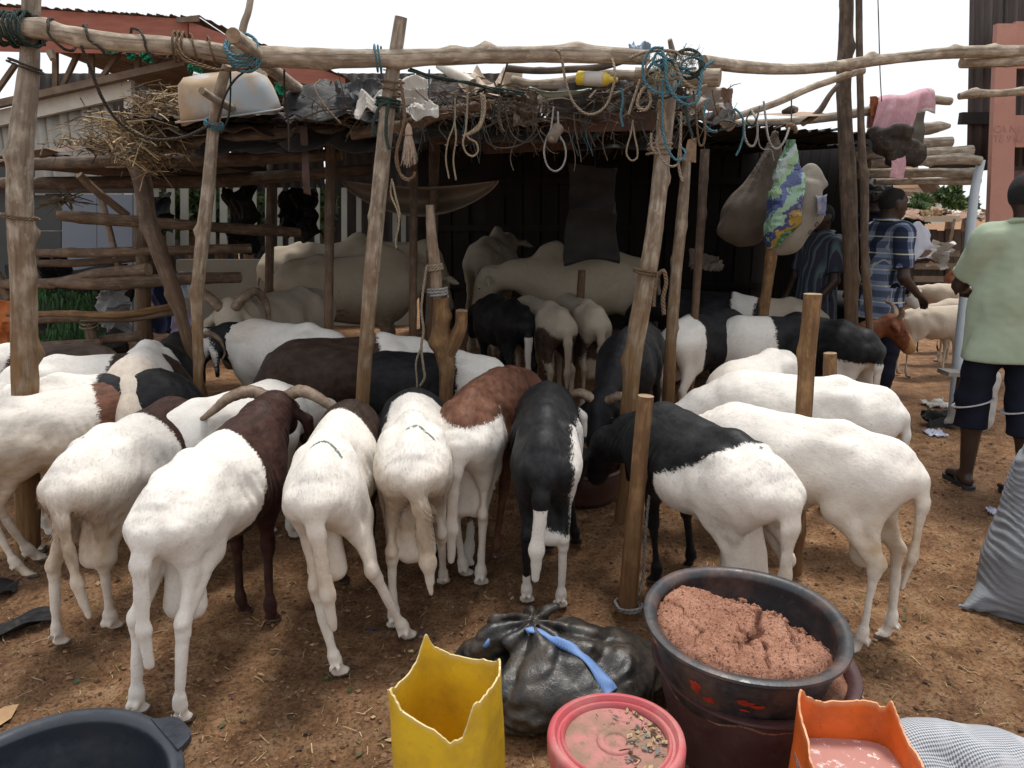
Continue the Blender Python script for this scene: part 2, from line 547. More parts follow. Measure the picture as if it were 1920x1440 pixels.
# ------------------------------------------------------------------ ground
def ground_mat():
    m, nt, b = new_mat('trampled_earth')
    b.inputs['Roughness'].default_value = 0.9
    b.inputs['Specular IOR Level'].default_value = 0.2
    co = coords(nt)
    big = noise_node(nt, co, 0.9, 4, 0.6)
    mid = noise_node(nt, co, 9.0, 6, 0.65)
    fine = noise_node(nt, co, 70.0, 6, 0.8)
    stt = noise_node(nt, co, 1.0, 4, 0.6, (60, 190, 60))
    col = ramp(nt, mid.outputs[0], [(0.32, (0.16, 0.076, 0.035)), (0.50, (0.36, 0.195, 0.096)), (0.68, (0.50, 0.31, 0.175))]).outputs[0]
    col = mixc(nt, ramp(nt, big.outputs[0], [(0.38, 0.55), (0.60, 0.0)]).outputs[0], col, (0.095, 0.050, 0.030))
    col = mixc(nt, ramp(nt, fine.outputs[0], [(0.38, 0.85), (0.52, 0.0)]).outputs[0], col, (0.062, 0.030, 0.016))
    col = mixc(nt, ramp(nt, fine.outputs[0], [(0.56, 0.0), (0.68, 0.7)]).outputs[0], col, (0.42, 0.255, 0.135))
    col = mixc(nt, ramp(nt, stt.outputs[0], [(0.68, 0.0), (0.74, 0.55)]).outputs[0], col, (0.42, 0.29, 0.16))
    lk(nt, col, b.inputs['Base Color'])
    h = mathn(nt, 'ADD', mathn(nt, 'MULTIPLY', fine.outputs[0], 0.6), mid.outputs[0])
    bump(nt, b, h, 1.0, 0.03)
    return m
M['earth'] = ground_mat()
def ground_height(X, Y):
    P = np.stack([X, Y, np.zeros_like(X)], -1)
    near = np.clip((9 - np.abs(Y - 3)) / 4, 0, 1) * np.clip((6 - np.abs(X)) / 2, 0, 1)
    n = 0.010 * sines(P, 0.8, 5, 2) + 0.007 * sines(P, 4.0, 6, 3)
    c = sines(P, 15.0, 8, 3)
    n += 0.008 * (np.abs(c) - 0.35) + 0.0045 * sines(P, 34.0, 9, 3)
    return n * near
def ground():
    def axis(lo, hi, st, far_lo, far_hi):
        a = list(np.arange(lo, hi + 1e-6, st))
        x, d = lo, st
        L = []
        while x > far_lo:
            d *= 1.5; x -= d; L.append(x)
        x, d = hi, st
        U = []
        while x < far_hi:
            d *= 1.5; x += d; U.append(x)
        return np.array(L[::-1] + a + U)
    xs = axis(-2.9, 3.6, 0.016, -900, 900)
    ys = axis(1.1, 5.2, 0.016, -60, 1500)
    X, Y = np.meshgrid(xs, ys, indexing='ij')
    Z = ground_height(X, Y)
    V = np.stack([X, Y, Z], -1).reshape(-1, 3)
    nx, ny = X.shape
    i = np.arange(nx - 1)[:, None] * ny + np.arange(ny - 1)[None]
    Q = np.stack([i, i + ny, i + ny + 1, i + 1], -1).reshape(-1, 4)
    o = link('ground', np_mesh('ground', V, Q, [M['earth']]))
    tag(o, kind='structure')
ground()
def scatter(name, label, cat, n, mats, maker, area, seed):
    """many small bits on the ground as one object"""
    rs = np.random.RandomState(seed)
    Vs, Fs, Ms, b = [], [], [], 0
    for k in range(n):
        # denser near the camera
        y = area[2] + (area[3] - area[2]) * rs.rand() ** 1.5
        x = (rs.rand() * (area[1] - area[0]) + area[0]) * (0.45 + 0.55 * y / area[3])
        v, f = maker(rs)
        a = rs.rand() * 6.283
        ca, sa = math.cos(a), math.sin(a)
        v = np.asarray(v)
        w = np.stack([v[:, 0] * ca - v[:, 1] * sa + x, v[:, 0] * sa + v[:, 1] * ca + y, v[:, 2]], -1)
        w[:, 2] += ground_height(np.array([x]), np.array([y]))[0]
        Vs.append(w)
        Fs += [[i + b for i in q] for q in f]
        mi = rs.randint(len(mats))
        Ms += [mi] * len(f)
        b += len(v)
    o = link(name, np_mesh(name, np.vstack(Vs), Fs, mats, Ms, False))
    tag(o, label, cat, kind='stuff')
    return o
def straw_bit(rs):
    L, w = 0.004 + 0.026 * rs.rand() ** 4, 0.0007 + 0.0010 * rs.rand()
    c = (rs.rand() - .5) * 0.3 * L
    h = 0.003 + 0.004 * rs.rand()
    t = (rs.rand() - .5) * 0.004
    return [(-L, -w, h - t), (0, c - w, h + .002), (L, -w, h + t), (L, w, h + t), (0, c + w, h + .002), (-L, w, h - t), (0, c, h - .002)], [[0, 1, 4, 5], [1, 2, 3, 4], [0, 6, 1], [1, 6, 2], [3, 6, 4], [4, 6, 5]]
def clod(rs):
    r = 0.003 + 0.011 * rs.rand() ** 2.5
    v = np.array([(1, 0, 0), (-1, 0, 0), (0, 1, 0), (0, -1, 0), (0, 0, 1), (0, 0, -1)], float) * (0.6 + 0.7 * rs.rand(6, 1)) * r * np.array([1.2, 0.9, 0.6])
    v[:, 2] += r * 0.3
    return v, [[0, 2, 4], [2, 1, 4], [1, 3, 4], [3, 0, 4], [2, 0, 5], [1, 2, 5], [3, 1, 5], [0, 3, 5]]
def leaf_bit(rs):
    L, w = 0.010 + 0.012 * rs.rand(), 0.005 + 0.006 * rs.rand()
    h = 0.006
    return [(-L, 0, h), (0, w, h + .003), (L, 0, h + .004), (0, -w, h + .002), (0, 0, h - .003)], [[0, 4, 1], [1, 4, 2], [2, 4, 3], [3, 4, 0]]
m_str = [plain('pale_straw', (0.46, 0.34, 0.19), (0.30, 0.20, 0.10), 30, .8), plain('brown_straw', (0.24, 0.15, 0.07), (0.13, .07, .03), 30, .8), plain('olive_straw', (0.22, 0.19, 0.06), (0.12, .10, .03), 30, .8)]
scatter('straw_litter', 'chopped straw and hay bits trodden into the brown earth', 'straw', 9000, m_str, straw_bit, (-3.2, 3.6, 1.2, 6.0), 21)
scatter('dung_crumbs', 'dark dung pellets and clods strewn over the earth', 'dung', 9500, [plain('dung', (0.105, 0.055, 0.031), (0.05, .027, .015), 40, .9), plain('red_clod', (0.28, 0.165, 0.095), (0.16, .085, .045), 40, .9)], clod, (-3.2, 3.6, 1.2, 5.5), 22)
scatter('dry_leaves', 'scattered dry leaf fragments on the earth', 'leaves', 170, [plain('dry_leaf', (0.5, 0.38, 0.2), (0.3, .2, .09), 30, .7), plain('green_leaf', (0.07, 0.1, 0.035), None, 30, .6), m_str[0]], leaf_bit, (-3.2, 3.6, 1.2, 4.5), 23)

# ------------------------------------------------------------------ boards, sheets, logs
def prism(name, px, d, th, mat, parent=None, rel=None):
    """a board whose outline is given by photograph pixels at distance d (one or one per corner), th metres thick"""
    ds = d if isinstance(d, (list, tuple)) else [d] * len(px)
    f = [dp(p[0], p[1], q) for p, q in zip(px, ds)]
    bk = [v + Vector((0, th, 0)) for v in f]
    n = len(f)
    F = [list(range(n))[::-1], [n + i for i in range(n)]] + [[i, (i + 1) % n, n + (i + 1) % n, n + i] for i in range(n)]
    o = link(name, np_mesh(name, [tuple(v) for v in f + bk], F, [mat] if not isinstance(mat, list) else mat, None, False), parent)
    return o
def board(name, a, b, w, t, mat, parent=None):
    m = MB()
    m.bar(a, b, w, t)
    return m.build(name, mat, parent)
def corr(name, o, ux, uy, nrm, wl, amp, mat, parent=None, th=0.003, sag=0.0, seed=0, rag=0.0):
    """corrugated sheet: waves run along ux, ridges along uy"""
    o, ux, uy, nrm = Vector(o), Vector(ux), Vector(uy), Vector(nrm).normalized()
    nu = max(8, int(ux.length / wl * 8))
    nv = 7
    V = []
    rs = random.Random(seed)
    for j in range(nv):
        for i in range(nu + 1):
            u, v = i / nu, j / (nv - 1)
            e = rag * rs.uniform(-1, 1) if j in (0, nv - 1) else 0
            p = o + ux * u + uy * (v + e) + nrm * (amp * math.sin(u * ux.length / wl * 6.283) - sag * math.sin(v * 3.14) + 0.012 * math.sin(u * 5 + seed) * math.sin(v * 4 + seed))
            V.append(tuple(p))
    W = nu + 1
    F = [[j * W + i, j * W + i + 1, (j + 1) * W + i + 1, (j + 1) * W + i] for j in range(nv - 1) for i in range(nu)]
    ob = link(name, np_mesh(name, V, F, [mat]), parent)
    s = ob.modifiers.new('t', 'SOLIDIFY')
    s.thickness = th
    return ob
def log(label, pts, wpx, mat='pole', name='wooden_pole', cat='pole', group=None, knots=(), stubs=(), seed=1, parent=None, sides=14, wob=0.07, foot=False, n=None):
    """a rough pole. pts: (px, py, distance); wpx: its width in photograph pixels along it"""
    P = [dp(*p) for p in pts]
    rr = [msz(w, p) / 2 for w, p in zip(np.interp(np.linspace(0, 1, len(P)), np.linspace(0, 1, len(wpx)), wpx), P)]
    if foot:
        q = P[-1].copy()
        dv = (P[-1] - P[-2]) if len(P) > 1 else Vector((0, 0, -1))
        if dv.z < -1e-3 and q.z > 0:
            k = (q.z + 0.06) / -dv.z
            q = q + dv * k
            P.append(q); rr.append(rr[-1])
    Ln = sum((P[i + 1] - P[i]).length for i in range(len(P) - 1))
    n = n or int(min(90, max(10, Ln / 0.03)))
    rk = random.Random(seed * 13 + 5)
    kn = list(knots) if knots else [(rk.uniform(.05, .95), rk.uniform(0, 6.28), rk.uniform(.2, .5), rk.uniform(.02, .04)) for _ in range(int(Ln * 1.6) + 1)]
    me = tube_mesh(name, P, rr, M[mat], sides, n, wob, kn, seed, M['cut'])
    o = link(name, me, parent)
    if parent is None: tag(o, label, cat, group)
    for (p0, p1, w) in stubs:                              # broken branch stubs grown out of the pole
        a, b = dp(*p0), dp(*p1)
        r = msz(w, a) / 2
        link('branch_stub', tube_mesh('branch_stub', [a, (a + b) / 2, b], [r * 1.25, r, r * .8], M[mat], 8, 7, .08, (), seed + 3, M['cut']), o)
    return o
m_ply = plain('red_fascia', (0.36, 0.125, 0.085), (0.27, .09, .06), 3, .7, .1, 30, (1, 1, 6))
m_grey = plain('grey_sheet_metal', (0.42, 0.40, 0.35), (0.32, .30, .265), 2.5, .6, .1, 20)
m_trim = plain('pale_timber', (0.60, 0.57, 0.50), (0.45, .42, .36), 4, .7, .2, 30)
m_truss = plain('truss_timber', (0.22, 0.16, 0.11), (0.12, .085, .06), 6, .8, .3, 40)
m_roof = plain('old_roof_sheet', (0.22, 0.17, 0.13), (0.10, .07, .055), 2.0, .6, .2, 20, c3=(0.16, .07, .035))
m_dark = plain('dark_sheet', (0.034, 0.026, 0.022), (0.015, .012, .011), 2.5, .8, .1, 20)  # near-black tone for the shed roof and building interiors
m_plank = plain('darkened_plank', (0.026, 0.019, 0.016), (0.012, .010, .009), 2.5, .85, .3, 30, (1, 1, 0.2))  # shade put into the colour: planks darkened to deepen the shed interior
# --- big building at the upper left
bl = empty('market_hall', dp(120, 300, 8.6))
tag(bl, 'market hall with red fascia boards, open roof trusses and grey sheet wall at upper left', 'building')
bl.location = (0, 0, 0)
for k in range(9):
    x0, x1 = -120 + k * 41, -120 + (k + 1) * 41
    yt = lambda x: 238 - 0.245 * x
    o_ = dp(x0, 520, 8.8)
    ux = dp(x1, 520, 8.8) - o_
    ux = Vector((ux.x, 0, 0))
    top = dp((x0 + x1) / 2, yt((x0 + x1) / 2), 8.8).z
    corr('wall_sheet', (o_.x, 8.8, o_.z - 1), ux, (0, 0, top - o_.z + 1.02), (0, -1, 0), 0.16, 0.022, m_grey, bl, seed=k)
prism('wall_plate', [(-120, 262), (-120, 232), (246, 150), (246, 180)], 8.68, 0.08, m_trim, bl)
prism('wall_plate', [(-120, 226), (-120, 212), (346, 108), (346, 122)], 8.55, 0.10, m_truss, bl)
prism('corner_post', [(232, 520), (232, 176), (248, 172), (248, 520)], 8.72, 0.10, m_trim, bl)
for (a, b) in [((-30, 205), (30, 120)), ((30, 190), (70, 100)), ((104, 176), (104, 86)), ((113, 172), (150, 92)), ((172, 160), (172, 80)), ((184, 155), (232, 88)), ((258, 140), (258, 84)), ((268, 138), (318, 92)), ((-90, 210), (-40, 130))]:
    p, q = dp(a[0], a[1], 8.66), dp(b[0], b[1], 8.66)
    board('truss_web', p, q, 0.055, 0.04, m_truss, bl)
prism('fascia_board', [(-160, 92), (-160, 2), (352, 36), (352, 104)], 8.40, 0.03, m_ply, bl)
prism('fascia_board', [(354, 104), (354, 40), (646, 146), (646, 176)], 8.36, 0.03, m_ply, bl)
prism('fascia_cleat', [(330, 42), (330, 33), (372, 28), (372, 40)], 8.33, 0.03, m_truss, bl)
p0, p1, p2 = dp(-160, -2, 8.37), dp(370, 30, 8.37), dp(650, 144, 8.33)
for (a, b, sd) in ((p0, p1, 1), (p1, p2, 2)):
    corr('roof_sheet', a, b - a, (0, 9.0, -0.2), (0, 0, 1), 0.12, 0.007, m_roof, bl, seed=sd, rag=0.004)
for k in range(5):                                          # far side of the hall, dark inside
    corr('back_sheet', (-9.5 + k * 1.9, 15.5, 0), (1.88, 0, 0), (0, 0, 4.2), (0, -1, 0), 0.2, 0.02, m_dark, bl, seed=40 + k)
m_green = plain('green_net', (0.01, 0.22, 0.12), (0.01, .12, .06), 20, .6)
def crumple(name, c, U, Vv, amp, seed, mat, n=30, th=0.0015, parent=None, fold=3.0, hang=0.0, thin=1.0):
    """crumpled sheet, bag or rag: sharp creases over a plane spanned by U and Vv round c"""
    c, U, Vv = Vector(c), Vector(U), Vector(Vv)
    nn = U.cross(Vv).normalized()
    rs = random.Random(seed)
    g = np.linspace(-.5, .5, n)
    A, B = np.meshgrid(g, g, indexing='ij')
    P = np.stack([A * U.length, B * Vv.length, np.full_like(A, seed * .37)], -1)
    sz = max(U.length, Vv.length)
    f = fold / sz
    h = (1 - 2 * np.abs(sines(P, f * .8, seed, 1, 4))) + 0.28 * (1 - 2 * np.abs(sines(P, f * 2.0, seed + 1, 1, 4))) + 0.02 * np.random.RandomState(seed).randn(n, n)
    sx = 0.12 * sines(P, f * .8, seed + 2, 1) + 0.03 * np.random.RandomState(seed + 7).randn(n, n) / n * 8
    sy = 0.12 * sines(P, f * .8, seed + 3, 1)
    edge = 1 + 0.10 * sines(P, f * 1.3, seed + 4, 2)
    V = [tuple(c + U * (A[i, j] * edge[i, j] + sx[i, j] * .5) + Vv * (B[i, j] * edge[i, j] + sy[i, j] * .5) + nn * (amp * h[i, j]) + Vector((0, 0, -hang * (A[i, j] ** 2 + B[i, j] ** 2)))) for i in range(n) for j in range(n)]
    F = [[i * n + j, (i + 1) * n + j, (i + 1) * n + j + 1, i * n + j + 1] for i in range(n - 1) for j in range(n - 1)]
    o = link(name, np_mesh(name, V, F, [mat], None, True), parent)
    o.data.set_sharp_from_angle(angle=R(38))
    s = o.modifiers.new('t', 'SOLIDIFY')
    s.thickness = th
    return o
for (x, y, w, h) in [(205, 92, 26, 16), (245, 98, 16, 22), (275, 106, 20, 18), (365, 128, 24, 14), (535, 168, 40, 22), (500, 160, 14, 10)]:
    c = dp(x, y, 8.28)
    crumple('net_scrap', c, (msz(w, c), 0, 0), (0, .05, -msz(h, c)), .03, int(x), m_green, 10, parent=bl)

# --- right hand building: pink frame with dark sheet wall
m_pink = plain('pink_plaster', (0.50, 0.26, 0.205), (0.43, .22, .17), 2.2, .85, .25, 40, c3=(0.40, .20, .15))
br = empty('pink_building', (0, 0, 0))
tag(br, 'pink plastered frame building with dark corrugated sheets at the right edge', 'building')
dR = 5.9
def pbox(name, x0, y0, x1, y1, d, th, mat, par):
    return prism(name, [(x0, y1), (x0, y0), (x1, y0), (x1, y1)], d, th, mat, par)
prism('pillar', [(1846, 640), (1870, 44), (1908, 44), (1894, 640)], dR, 0.05, m_pink, br)
pbox('cross_beam', 1905.5, 40, 2100, 128, dR + .02, 0.04, m_pink, br)
pbox('cross_beam', 1903.5, 216, 2100, 276, dR + .02, 0.04, m_pink, br)
pbox('cross_beam', 1897, 320, 2100, 345, dR + .02, 0.2, plain('brown_beam', (.12, .06, .045), None, 5, .8), br)
for k in range(3):
    o_ = dp(1812 + k * 62, 312, dR + .32)
    o2 = dp(1812 + (k + 1) * 62, 312, dR + .32)
    corr('wall_sheet', (o_.x, dR + .32, o_.z), (o2.x - o_.x + .01, 0, 0), (-0.33, 0, 2.6), (0, -1, 0), 0.075, 0.012, plain('brown_sheet', (.10, .078, .07), (.045, .035, .032), 3, .55, .2, 20, (3, 3, .4)), br, seed=60 + k)
a, b = dp(1800, 222, dR + .28), dp(1870, 222, dR + .28)
board('sheet_rail', a, b, .05, .09, m_dark, br)
pbox('soffit_board', 1806, 300, 1868, 318, dR + .25, .5, m_dark, br)
pbox('inner_wall', 1868, -60, 2200, 520, dR + 1.2, .1, m_dark, br)
def flat_text(body, loc, size, mat, parent, rot=(R(90), 0, 0), ext=0.0006, shear=0.0):
    cu = bpy.data.curves.new('lettering', 'FONT')
    cu.body = body
    cu.size = size
    cu.extrude = ext
    cu.shear = shear
    cu.resolution_u = 3
    tmp = bpy.data.objects.new('lettering_curve', cu)
    me = bpy.data.meshes.new_from_object(tmp)
    me.name = 'lettering'
    bpy.data.objects.remove(tmp)
    bpy.data.curves.remove(cu)
    me.materials.clear()
    me.materials.append(mat)
    o = link('lettering', me)
    o.location = loc
    o.rotation_euler = rot
    o.parent = parent
    return o
m_scr = plain('faint_scrawl', (0.40, 0.20, 0.155), (0.46, .235, .185), 40, .9)
flat_text('CA N J X', dp(1862, 248, dR - .003), 0.075, m_scr, br)
flat_text('TE 9141 B', dp(1862, 266, dR - .003), 0.075, m_scr, br)
# white pipe standing beside it
pp = log('pale blue plastic pipe leaning upright in front of the pink pillar', [(1840, 300, 5.75), (1826, 370, 5.75), (1812, 520, 5.75), (1800, 640, 5.75)], [14, 16, 17, 18], 'pole', 'plastic_pipe', 'pipe', seed=3, wob=.015, foot=True, knots=[(.2, 0, .02, .02)])
pp.data.materials[0] = plastic('pale_pvc', (0.50, 0.58, 0.64), .35, (.3, .28, .25), .3)
# --- far right: plank stall, rusty roof, house, trees
stl = empty('plank_stall', (0, 0, 0))
tag(stl, 'dark plank stall with a rusty littered roof behind the goats', 'stall')
for k in range(15):
    x = 1668 + k * 15
    pbox('plank', x, 432 + rnd.uniform(-3, 3), x + 14.2, 560 + rnd.uniform(-6, 6), 11.6 + rnd.uniform(0, .04), .03, plain('stall_plank', (.10, .075, .058), (.05, .037, .03), 3, .85, .3, 30, (3, 3, .3)) if k == 0 else bpy.data.materials['stall_plank'], stl)
for k in range(4):
    pbox('rail', 1715, 470 + k * 24, 1800, 481 + k * 24, 11.45, .05, m_truss, stl)
a, b = dp(1715, 412, 11.2), dp(1860, 408, 11.2)
corr('roof_sheet', (a.x, 11.2, a.z), (b.x - a.x, 0, 0.02), (0, 3.0, .32), (0, 0, 1), .18, .02, plain('rust_sheet', (.30, .16, .10), (.16, .075, .045), 3, .7, .2, 20, c3=(.4, .33, .27)), stl, seed=9)
pbox('fascia_board', 1735, 405, 1800, 416, 11.1, .03, plain('yellowed_board', (.5, .42, .3), (.4, .33, .23), 3, .8), stl)
for k in range(7):
    c = dp(1745 + k * 16, 401 + rnd.uniform(-3, 2), 11.6 + .2 * k)
    o = crumple('roof_rag', c, (.3, 0, .04), (0, .25, .05), .06, 300 + k, [m_str[1], m_truss, m_trim][k % 3], 9, parent=stl)
hs = empty('far_house', (0, 0, 0))
tag(hs, 'white house with a pink gable edge seen under the log ends', 'house')
m_wh = plain('white_render', (.72, .70, .66), (.6, .58, .54), 1, .8)
m_or = plain('peach_render', (.62, .42, .26), (.52, .36, .22), 1, .8)
m_rd = plain('pink_barge', (.45, .17, .14), (.35, .13, .11), 3, .7)
prism('wall', [(1690, 420), (1690, 340), (1722, 334), (1748, 352), (1768, 384), (1768, 420)], 26.0, 4.0, m_wh, hs)
prism('wall', [(1600, 356), (1600, 312), (1722, 312), (1722, 352)], 25.8, 4.0, m_or, hs)
prism('gable_edge', [(1734, 342), (1744, 340), (1775, 378), (1766, 381)], 25.5, .4, m_rd, hs)
prism('roof_edge', [(1752, 344), (1757, 342), (1779, 374), (1774, 376)], 25.0, 5.0, m_roof, hs)
prism('window', [(1722, 408), (1722, 378), (1729, 378), (1729, 408)], 25.94, .03, m_dark, hs)
prism('eave_board', [(1672, 364), (1672, 357), (1745, 362), (1745, 369)], 24.0, .5, m_truss, hs)
m_leaf = [plain('leaf_mid', (.055, .10, .03), (.025, .05, .015), 3, .6), plain('leaf_light', (.10, .16, .05), (.05, .09, .025), 3, .6)]
def tree(label, px, py_base, py_top, wpx, d, seed, nl=1500, name='leafy_tree', group='trees beyond the market roofs'):
    rs = np.random.RandomState(seed)
    top, base = dp(px, py_top, d), dp(px, py_base, d)
    Hh = top.z - base.z
    w = msz(wpx, base) / 2
    r = empty(name, (top.x, d, 0))
    tag(r, label, 'tree', group)
    link('trunk', tube_mesh('trunk', [(0, 0, -.2), (.05 * w, 0, base.z * .5), (0, 0, base.z + Hh * .3), (.1 * w, 0, base.z + Hh * .75)], [.12, .1, .07, .03], M['pole_dark'], 8, 14, .08), r)
    cl = [(rs.normal() * w * .5, rs.normal() * w * .5, base.z + Hh * (.15 + .8 * rs.rand())) for _ in range(16)]
    Vs, Fs, Ms = [], [], []
    for k in range(nl):
        c = np.array(cl[rs.randint(16)])
        p = c + rs.normal(size=3) * np.array([w * .22, w * .22, Hh * .09])
        L = (.05 + .07 * rs.rand()) * (1 + d / 30)
        a, b_ = rs.normal(size=3), rs.normal(size=3)
        a /= np.linalg.norm(a); b_ -= a * (a @ b_); b_ /= np.linalg.norm(b_)
        i = len(Vs)
        Vs += [p - a * L, p + b_ * L * .4, p + a * L, p - b_ * L * .4]
        Fs.append([i, i + 1, i + 2, i + 3]); Ms.append(rs.randint(2))
    cr = link('crown', np_mesh('crown', Vs, Fs, m_leaf, Ms, False), r)
    cr['kind'] = 'stuff'
tree('tall conical green tree behind the far rusty roof', 1788, 400, 352, 30, 19, 1)
tree('small light green tree beside the white house wall', 1733, 415, 368, 24, 17, 2)
tree('low green tree right of the conical one by the pipe', 1815, 400, 375, 30, 21, 3)
tree('green shrub growing at the back of the man in checks', 1718, 425, 388, 24, 12.5, 4, 900)
# --- left background: gate, slat fence, low wall
gt = empty('sheet_metal_gate', (0, 0, 0))
tag(gt, 'blue grey sheet metal gate behind the log fence at left', 'gate')
m_gate = plain('blue_grey_paint', (.135, .165, .20), (.115, .14, .17), 1.5, .5, .05)
pbox('panel', 116, 365, 181, 520, 7.6, .03, m_gate, gt)
pbox('panel', 182, 365, 248, 520, 7.6, .03, m_gate, gt)
pbox('side_panel', 64, 366, 114, 432, 7.7, .03, plain('dark_green_paint', (.045, .055, .055), None, 2, .6), gt)
pbox('side_panel', 64, 434, 114, 560, 7.7, .03, bpy.data.materials['dark_green_paint'], gt)
pbox('lower_panel', 116, 522, 248, 640, 7.64, .03, m_gate, gt)
pbox('header', -60, 345, 250, 362, 7.6, .06, m_dark, gt)
pbox('side_panel', -120, 300, 62, 640, 7.8, .03, bpy.data.materials['dark_green_paint'], gt)
sf = empty('slat_fence', (0, 0, 0))
tag(sf, 'fence of pale upright slats behind the cattle at left', 'fence')
m_slat = plain('pale_slat', (.40, .40, .34), (.30, .29, .25), 2, .7, .1, 30)
for i, (x, w) in enumerate([(242, 20), (287, 9), (312, 14), (338, 14), (393, 10), (412, 13), (437, 12), (468, 12), (497, 10), (520, 9), (541, 9), (566, 10), (590, 9), (640, 10), (668, 9), (700, 10), (736, 9), (752, 9)]):
    pbox('slat', x, 352, x + w, 520 if i == 0 else 476, 9.4, .03, m_slat, sf)
pbox('rail', 225, 462, 780, 470, 9.35, .04, m_dark, sf)
lw = pbox('low_wall', 330, 487, 780, 700, 10.2, .15, plain('sandy_render', (.40, .37, .30), (.32, .29, .24), 2, .8), None)
tag(lw, 'low sandy plastered wall behind the slat fence', 'wall')
for k, (x, d) in enumerate([(255, 13), (300, 14), (350, 13.5), (400, 14), (455, 13), (600, 14)]):
    tree(['bush at the left end behind the slat fence', 'bush behind the second gap of the slat fence', 'bush behind the slats left of the forked post', 'bush behind the slats at the forked post', 'bush behind the slats right of the forked post', 'bush behind the far right end of the slat fence'][k], x, 440, 362, 60, d, 10 + k, 900, 'bush', 'bushes behind the slat fence')
# ------------------------------------------------------------------ the shed
def z_at(px, py, d): return dp(px, py, d).z
sh = empty('shed_roof', (0, 0, 0))
tag(sh, 'low dark roof of old corrugated sheets over the animal shed', 'roof')
zf = 2.04
for k in range(9):                                          # main bay, sheets run back from the front edge
    x0 = -1.95 + k * 0.56
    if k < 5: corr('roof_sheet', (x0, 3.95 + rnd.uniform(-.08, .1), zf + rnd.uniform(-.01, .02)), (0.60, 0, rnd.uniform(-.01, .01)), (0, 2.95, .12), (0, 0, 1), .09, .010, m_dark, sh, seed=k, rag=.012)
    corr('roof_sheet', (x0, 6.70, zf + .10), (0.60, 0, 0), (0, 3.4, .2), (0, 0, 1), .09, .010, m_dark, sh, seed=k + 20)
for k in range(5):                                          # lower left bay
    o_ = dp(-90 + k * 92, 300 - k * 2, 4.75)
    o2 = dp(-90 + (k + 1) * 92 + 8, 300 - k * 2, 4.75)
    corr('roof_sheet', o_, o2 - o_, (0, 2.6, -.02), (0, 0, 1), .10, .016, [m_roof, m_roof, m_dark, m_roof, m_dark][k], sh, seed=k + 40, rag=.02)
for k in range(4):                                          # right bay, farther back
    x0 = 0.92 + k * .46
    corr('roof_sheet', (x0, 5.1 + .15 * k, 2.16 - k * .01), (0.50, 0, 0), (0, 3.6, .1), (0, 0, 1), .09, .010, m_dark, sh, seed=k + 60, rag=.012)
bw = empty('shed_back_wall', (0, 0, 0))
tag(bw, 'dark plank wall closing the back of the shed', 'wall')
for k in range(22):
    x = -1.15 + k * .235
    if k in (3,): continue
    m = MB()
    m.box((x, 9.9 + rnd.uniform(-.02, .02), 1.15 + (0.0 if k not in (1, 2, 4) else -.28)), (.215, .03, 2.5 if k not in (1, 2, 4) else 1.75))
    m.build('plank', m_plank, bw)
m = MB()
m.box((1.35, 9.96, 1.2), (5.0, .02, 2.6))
m.build('light_block_sheet', m_dark, bw)  # added sheet that stops light leaking between the planks
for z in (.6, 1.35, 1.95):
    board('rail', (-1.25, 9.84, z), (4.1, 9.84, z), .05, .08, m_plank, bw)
sw = empty('shed_side_wall', (0, 0, 0))
tag(sw, 'dark plank side wall at the right end of the shed', 'wall')
for k in range(12):
    m = MB()
    m.box((3.35, 6.9 + k * .25, 1.1), (.03, .235, 2.3))
    m.build('plank', m_plank, sw)

# --- uprights
G1 = 'rough posts holding up the shed'
log('thick pale gnarled post at the left edge, wrapped with rope at its top', [(62, -60, 3.2), (57, 60, 3.2), (54, 130, 3.2), (42, 240, 3.2), (37, 330, 3.2), (39, 450, 3.2), (44, 560, 3.2), (47, 690, 3.2)], [32.6, 33.4, 35.2, 40.5, 42.2, 45.8, 42.2, 44.0], 'pole', 'wooden_post', 'post', G1,
    knots=[(.28, 2.0, .5, .03), (.40, 5.4, .5, .03), (.47, .5, .35, .03), (.60, 5.8, .55, .03), (.66, 4.9, .35, .04), (.74, 3.0, .55, .04)], seed=1, foot=True, wob=.10, sides=18)
log('knotty forked post with a blue rope tie, left of the cream ram', [(428, 120, 3.55), (415, 160, 3.6), (400, 240, 3.7), (391, 350, 3.7), (378, 470, 3.7), (370, 560, 3.7), (371, 640, 3.7), (372, 780, 3.7)], [17.6, 19.4, 22.0, 25.5, 25.5, 23.8, 20.2, 14.1], 'pole', 'wooden_post', 'post', G1,
    knots=[(.35, 3.2, .5, .025), (.48, 3.0, .45, .03), (.62, .2, .4, .03), (.7, 3.4, .4, .03)], seed=2, foot=True, wob=.09)
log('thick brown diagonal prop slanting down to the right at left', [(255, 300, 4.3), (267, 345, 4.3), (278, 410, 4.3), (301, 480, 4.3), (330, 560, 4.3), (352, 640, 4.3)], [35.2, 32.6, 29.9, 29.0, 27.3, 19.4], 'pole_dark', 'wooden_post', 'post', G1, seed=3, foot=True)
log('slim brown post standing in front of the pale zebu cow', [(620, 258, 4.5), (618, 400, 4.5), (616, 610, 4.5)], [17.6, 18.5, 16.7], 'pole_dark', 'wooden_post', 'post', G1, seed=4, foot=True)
log('tall leaning pole with flat sawn top rising above the roof, hung with ropes', [(752, 32, 3.42), (729, 190, 3.45), (714, 330, 3.47), (700, 480, 3.48), (690, 600, 3.5), (680, 740, 3.5), (672, 880, 3.5)], [23.8, 29.0, 29.0, 29.0, 27.3, 26.4, 26.4], 'pole', 'wooden_post', 'post', G1,
    knots=[(.34, 3.3, .3, .02), (.58, .3, .35, .02), (.72, 2.0, .2, .02)], seed=5, foot=True, wob=.05, sides=18)
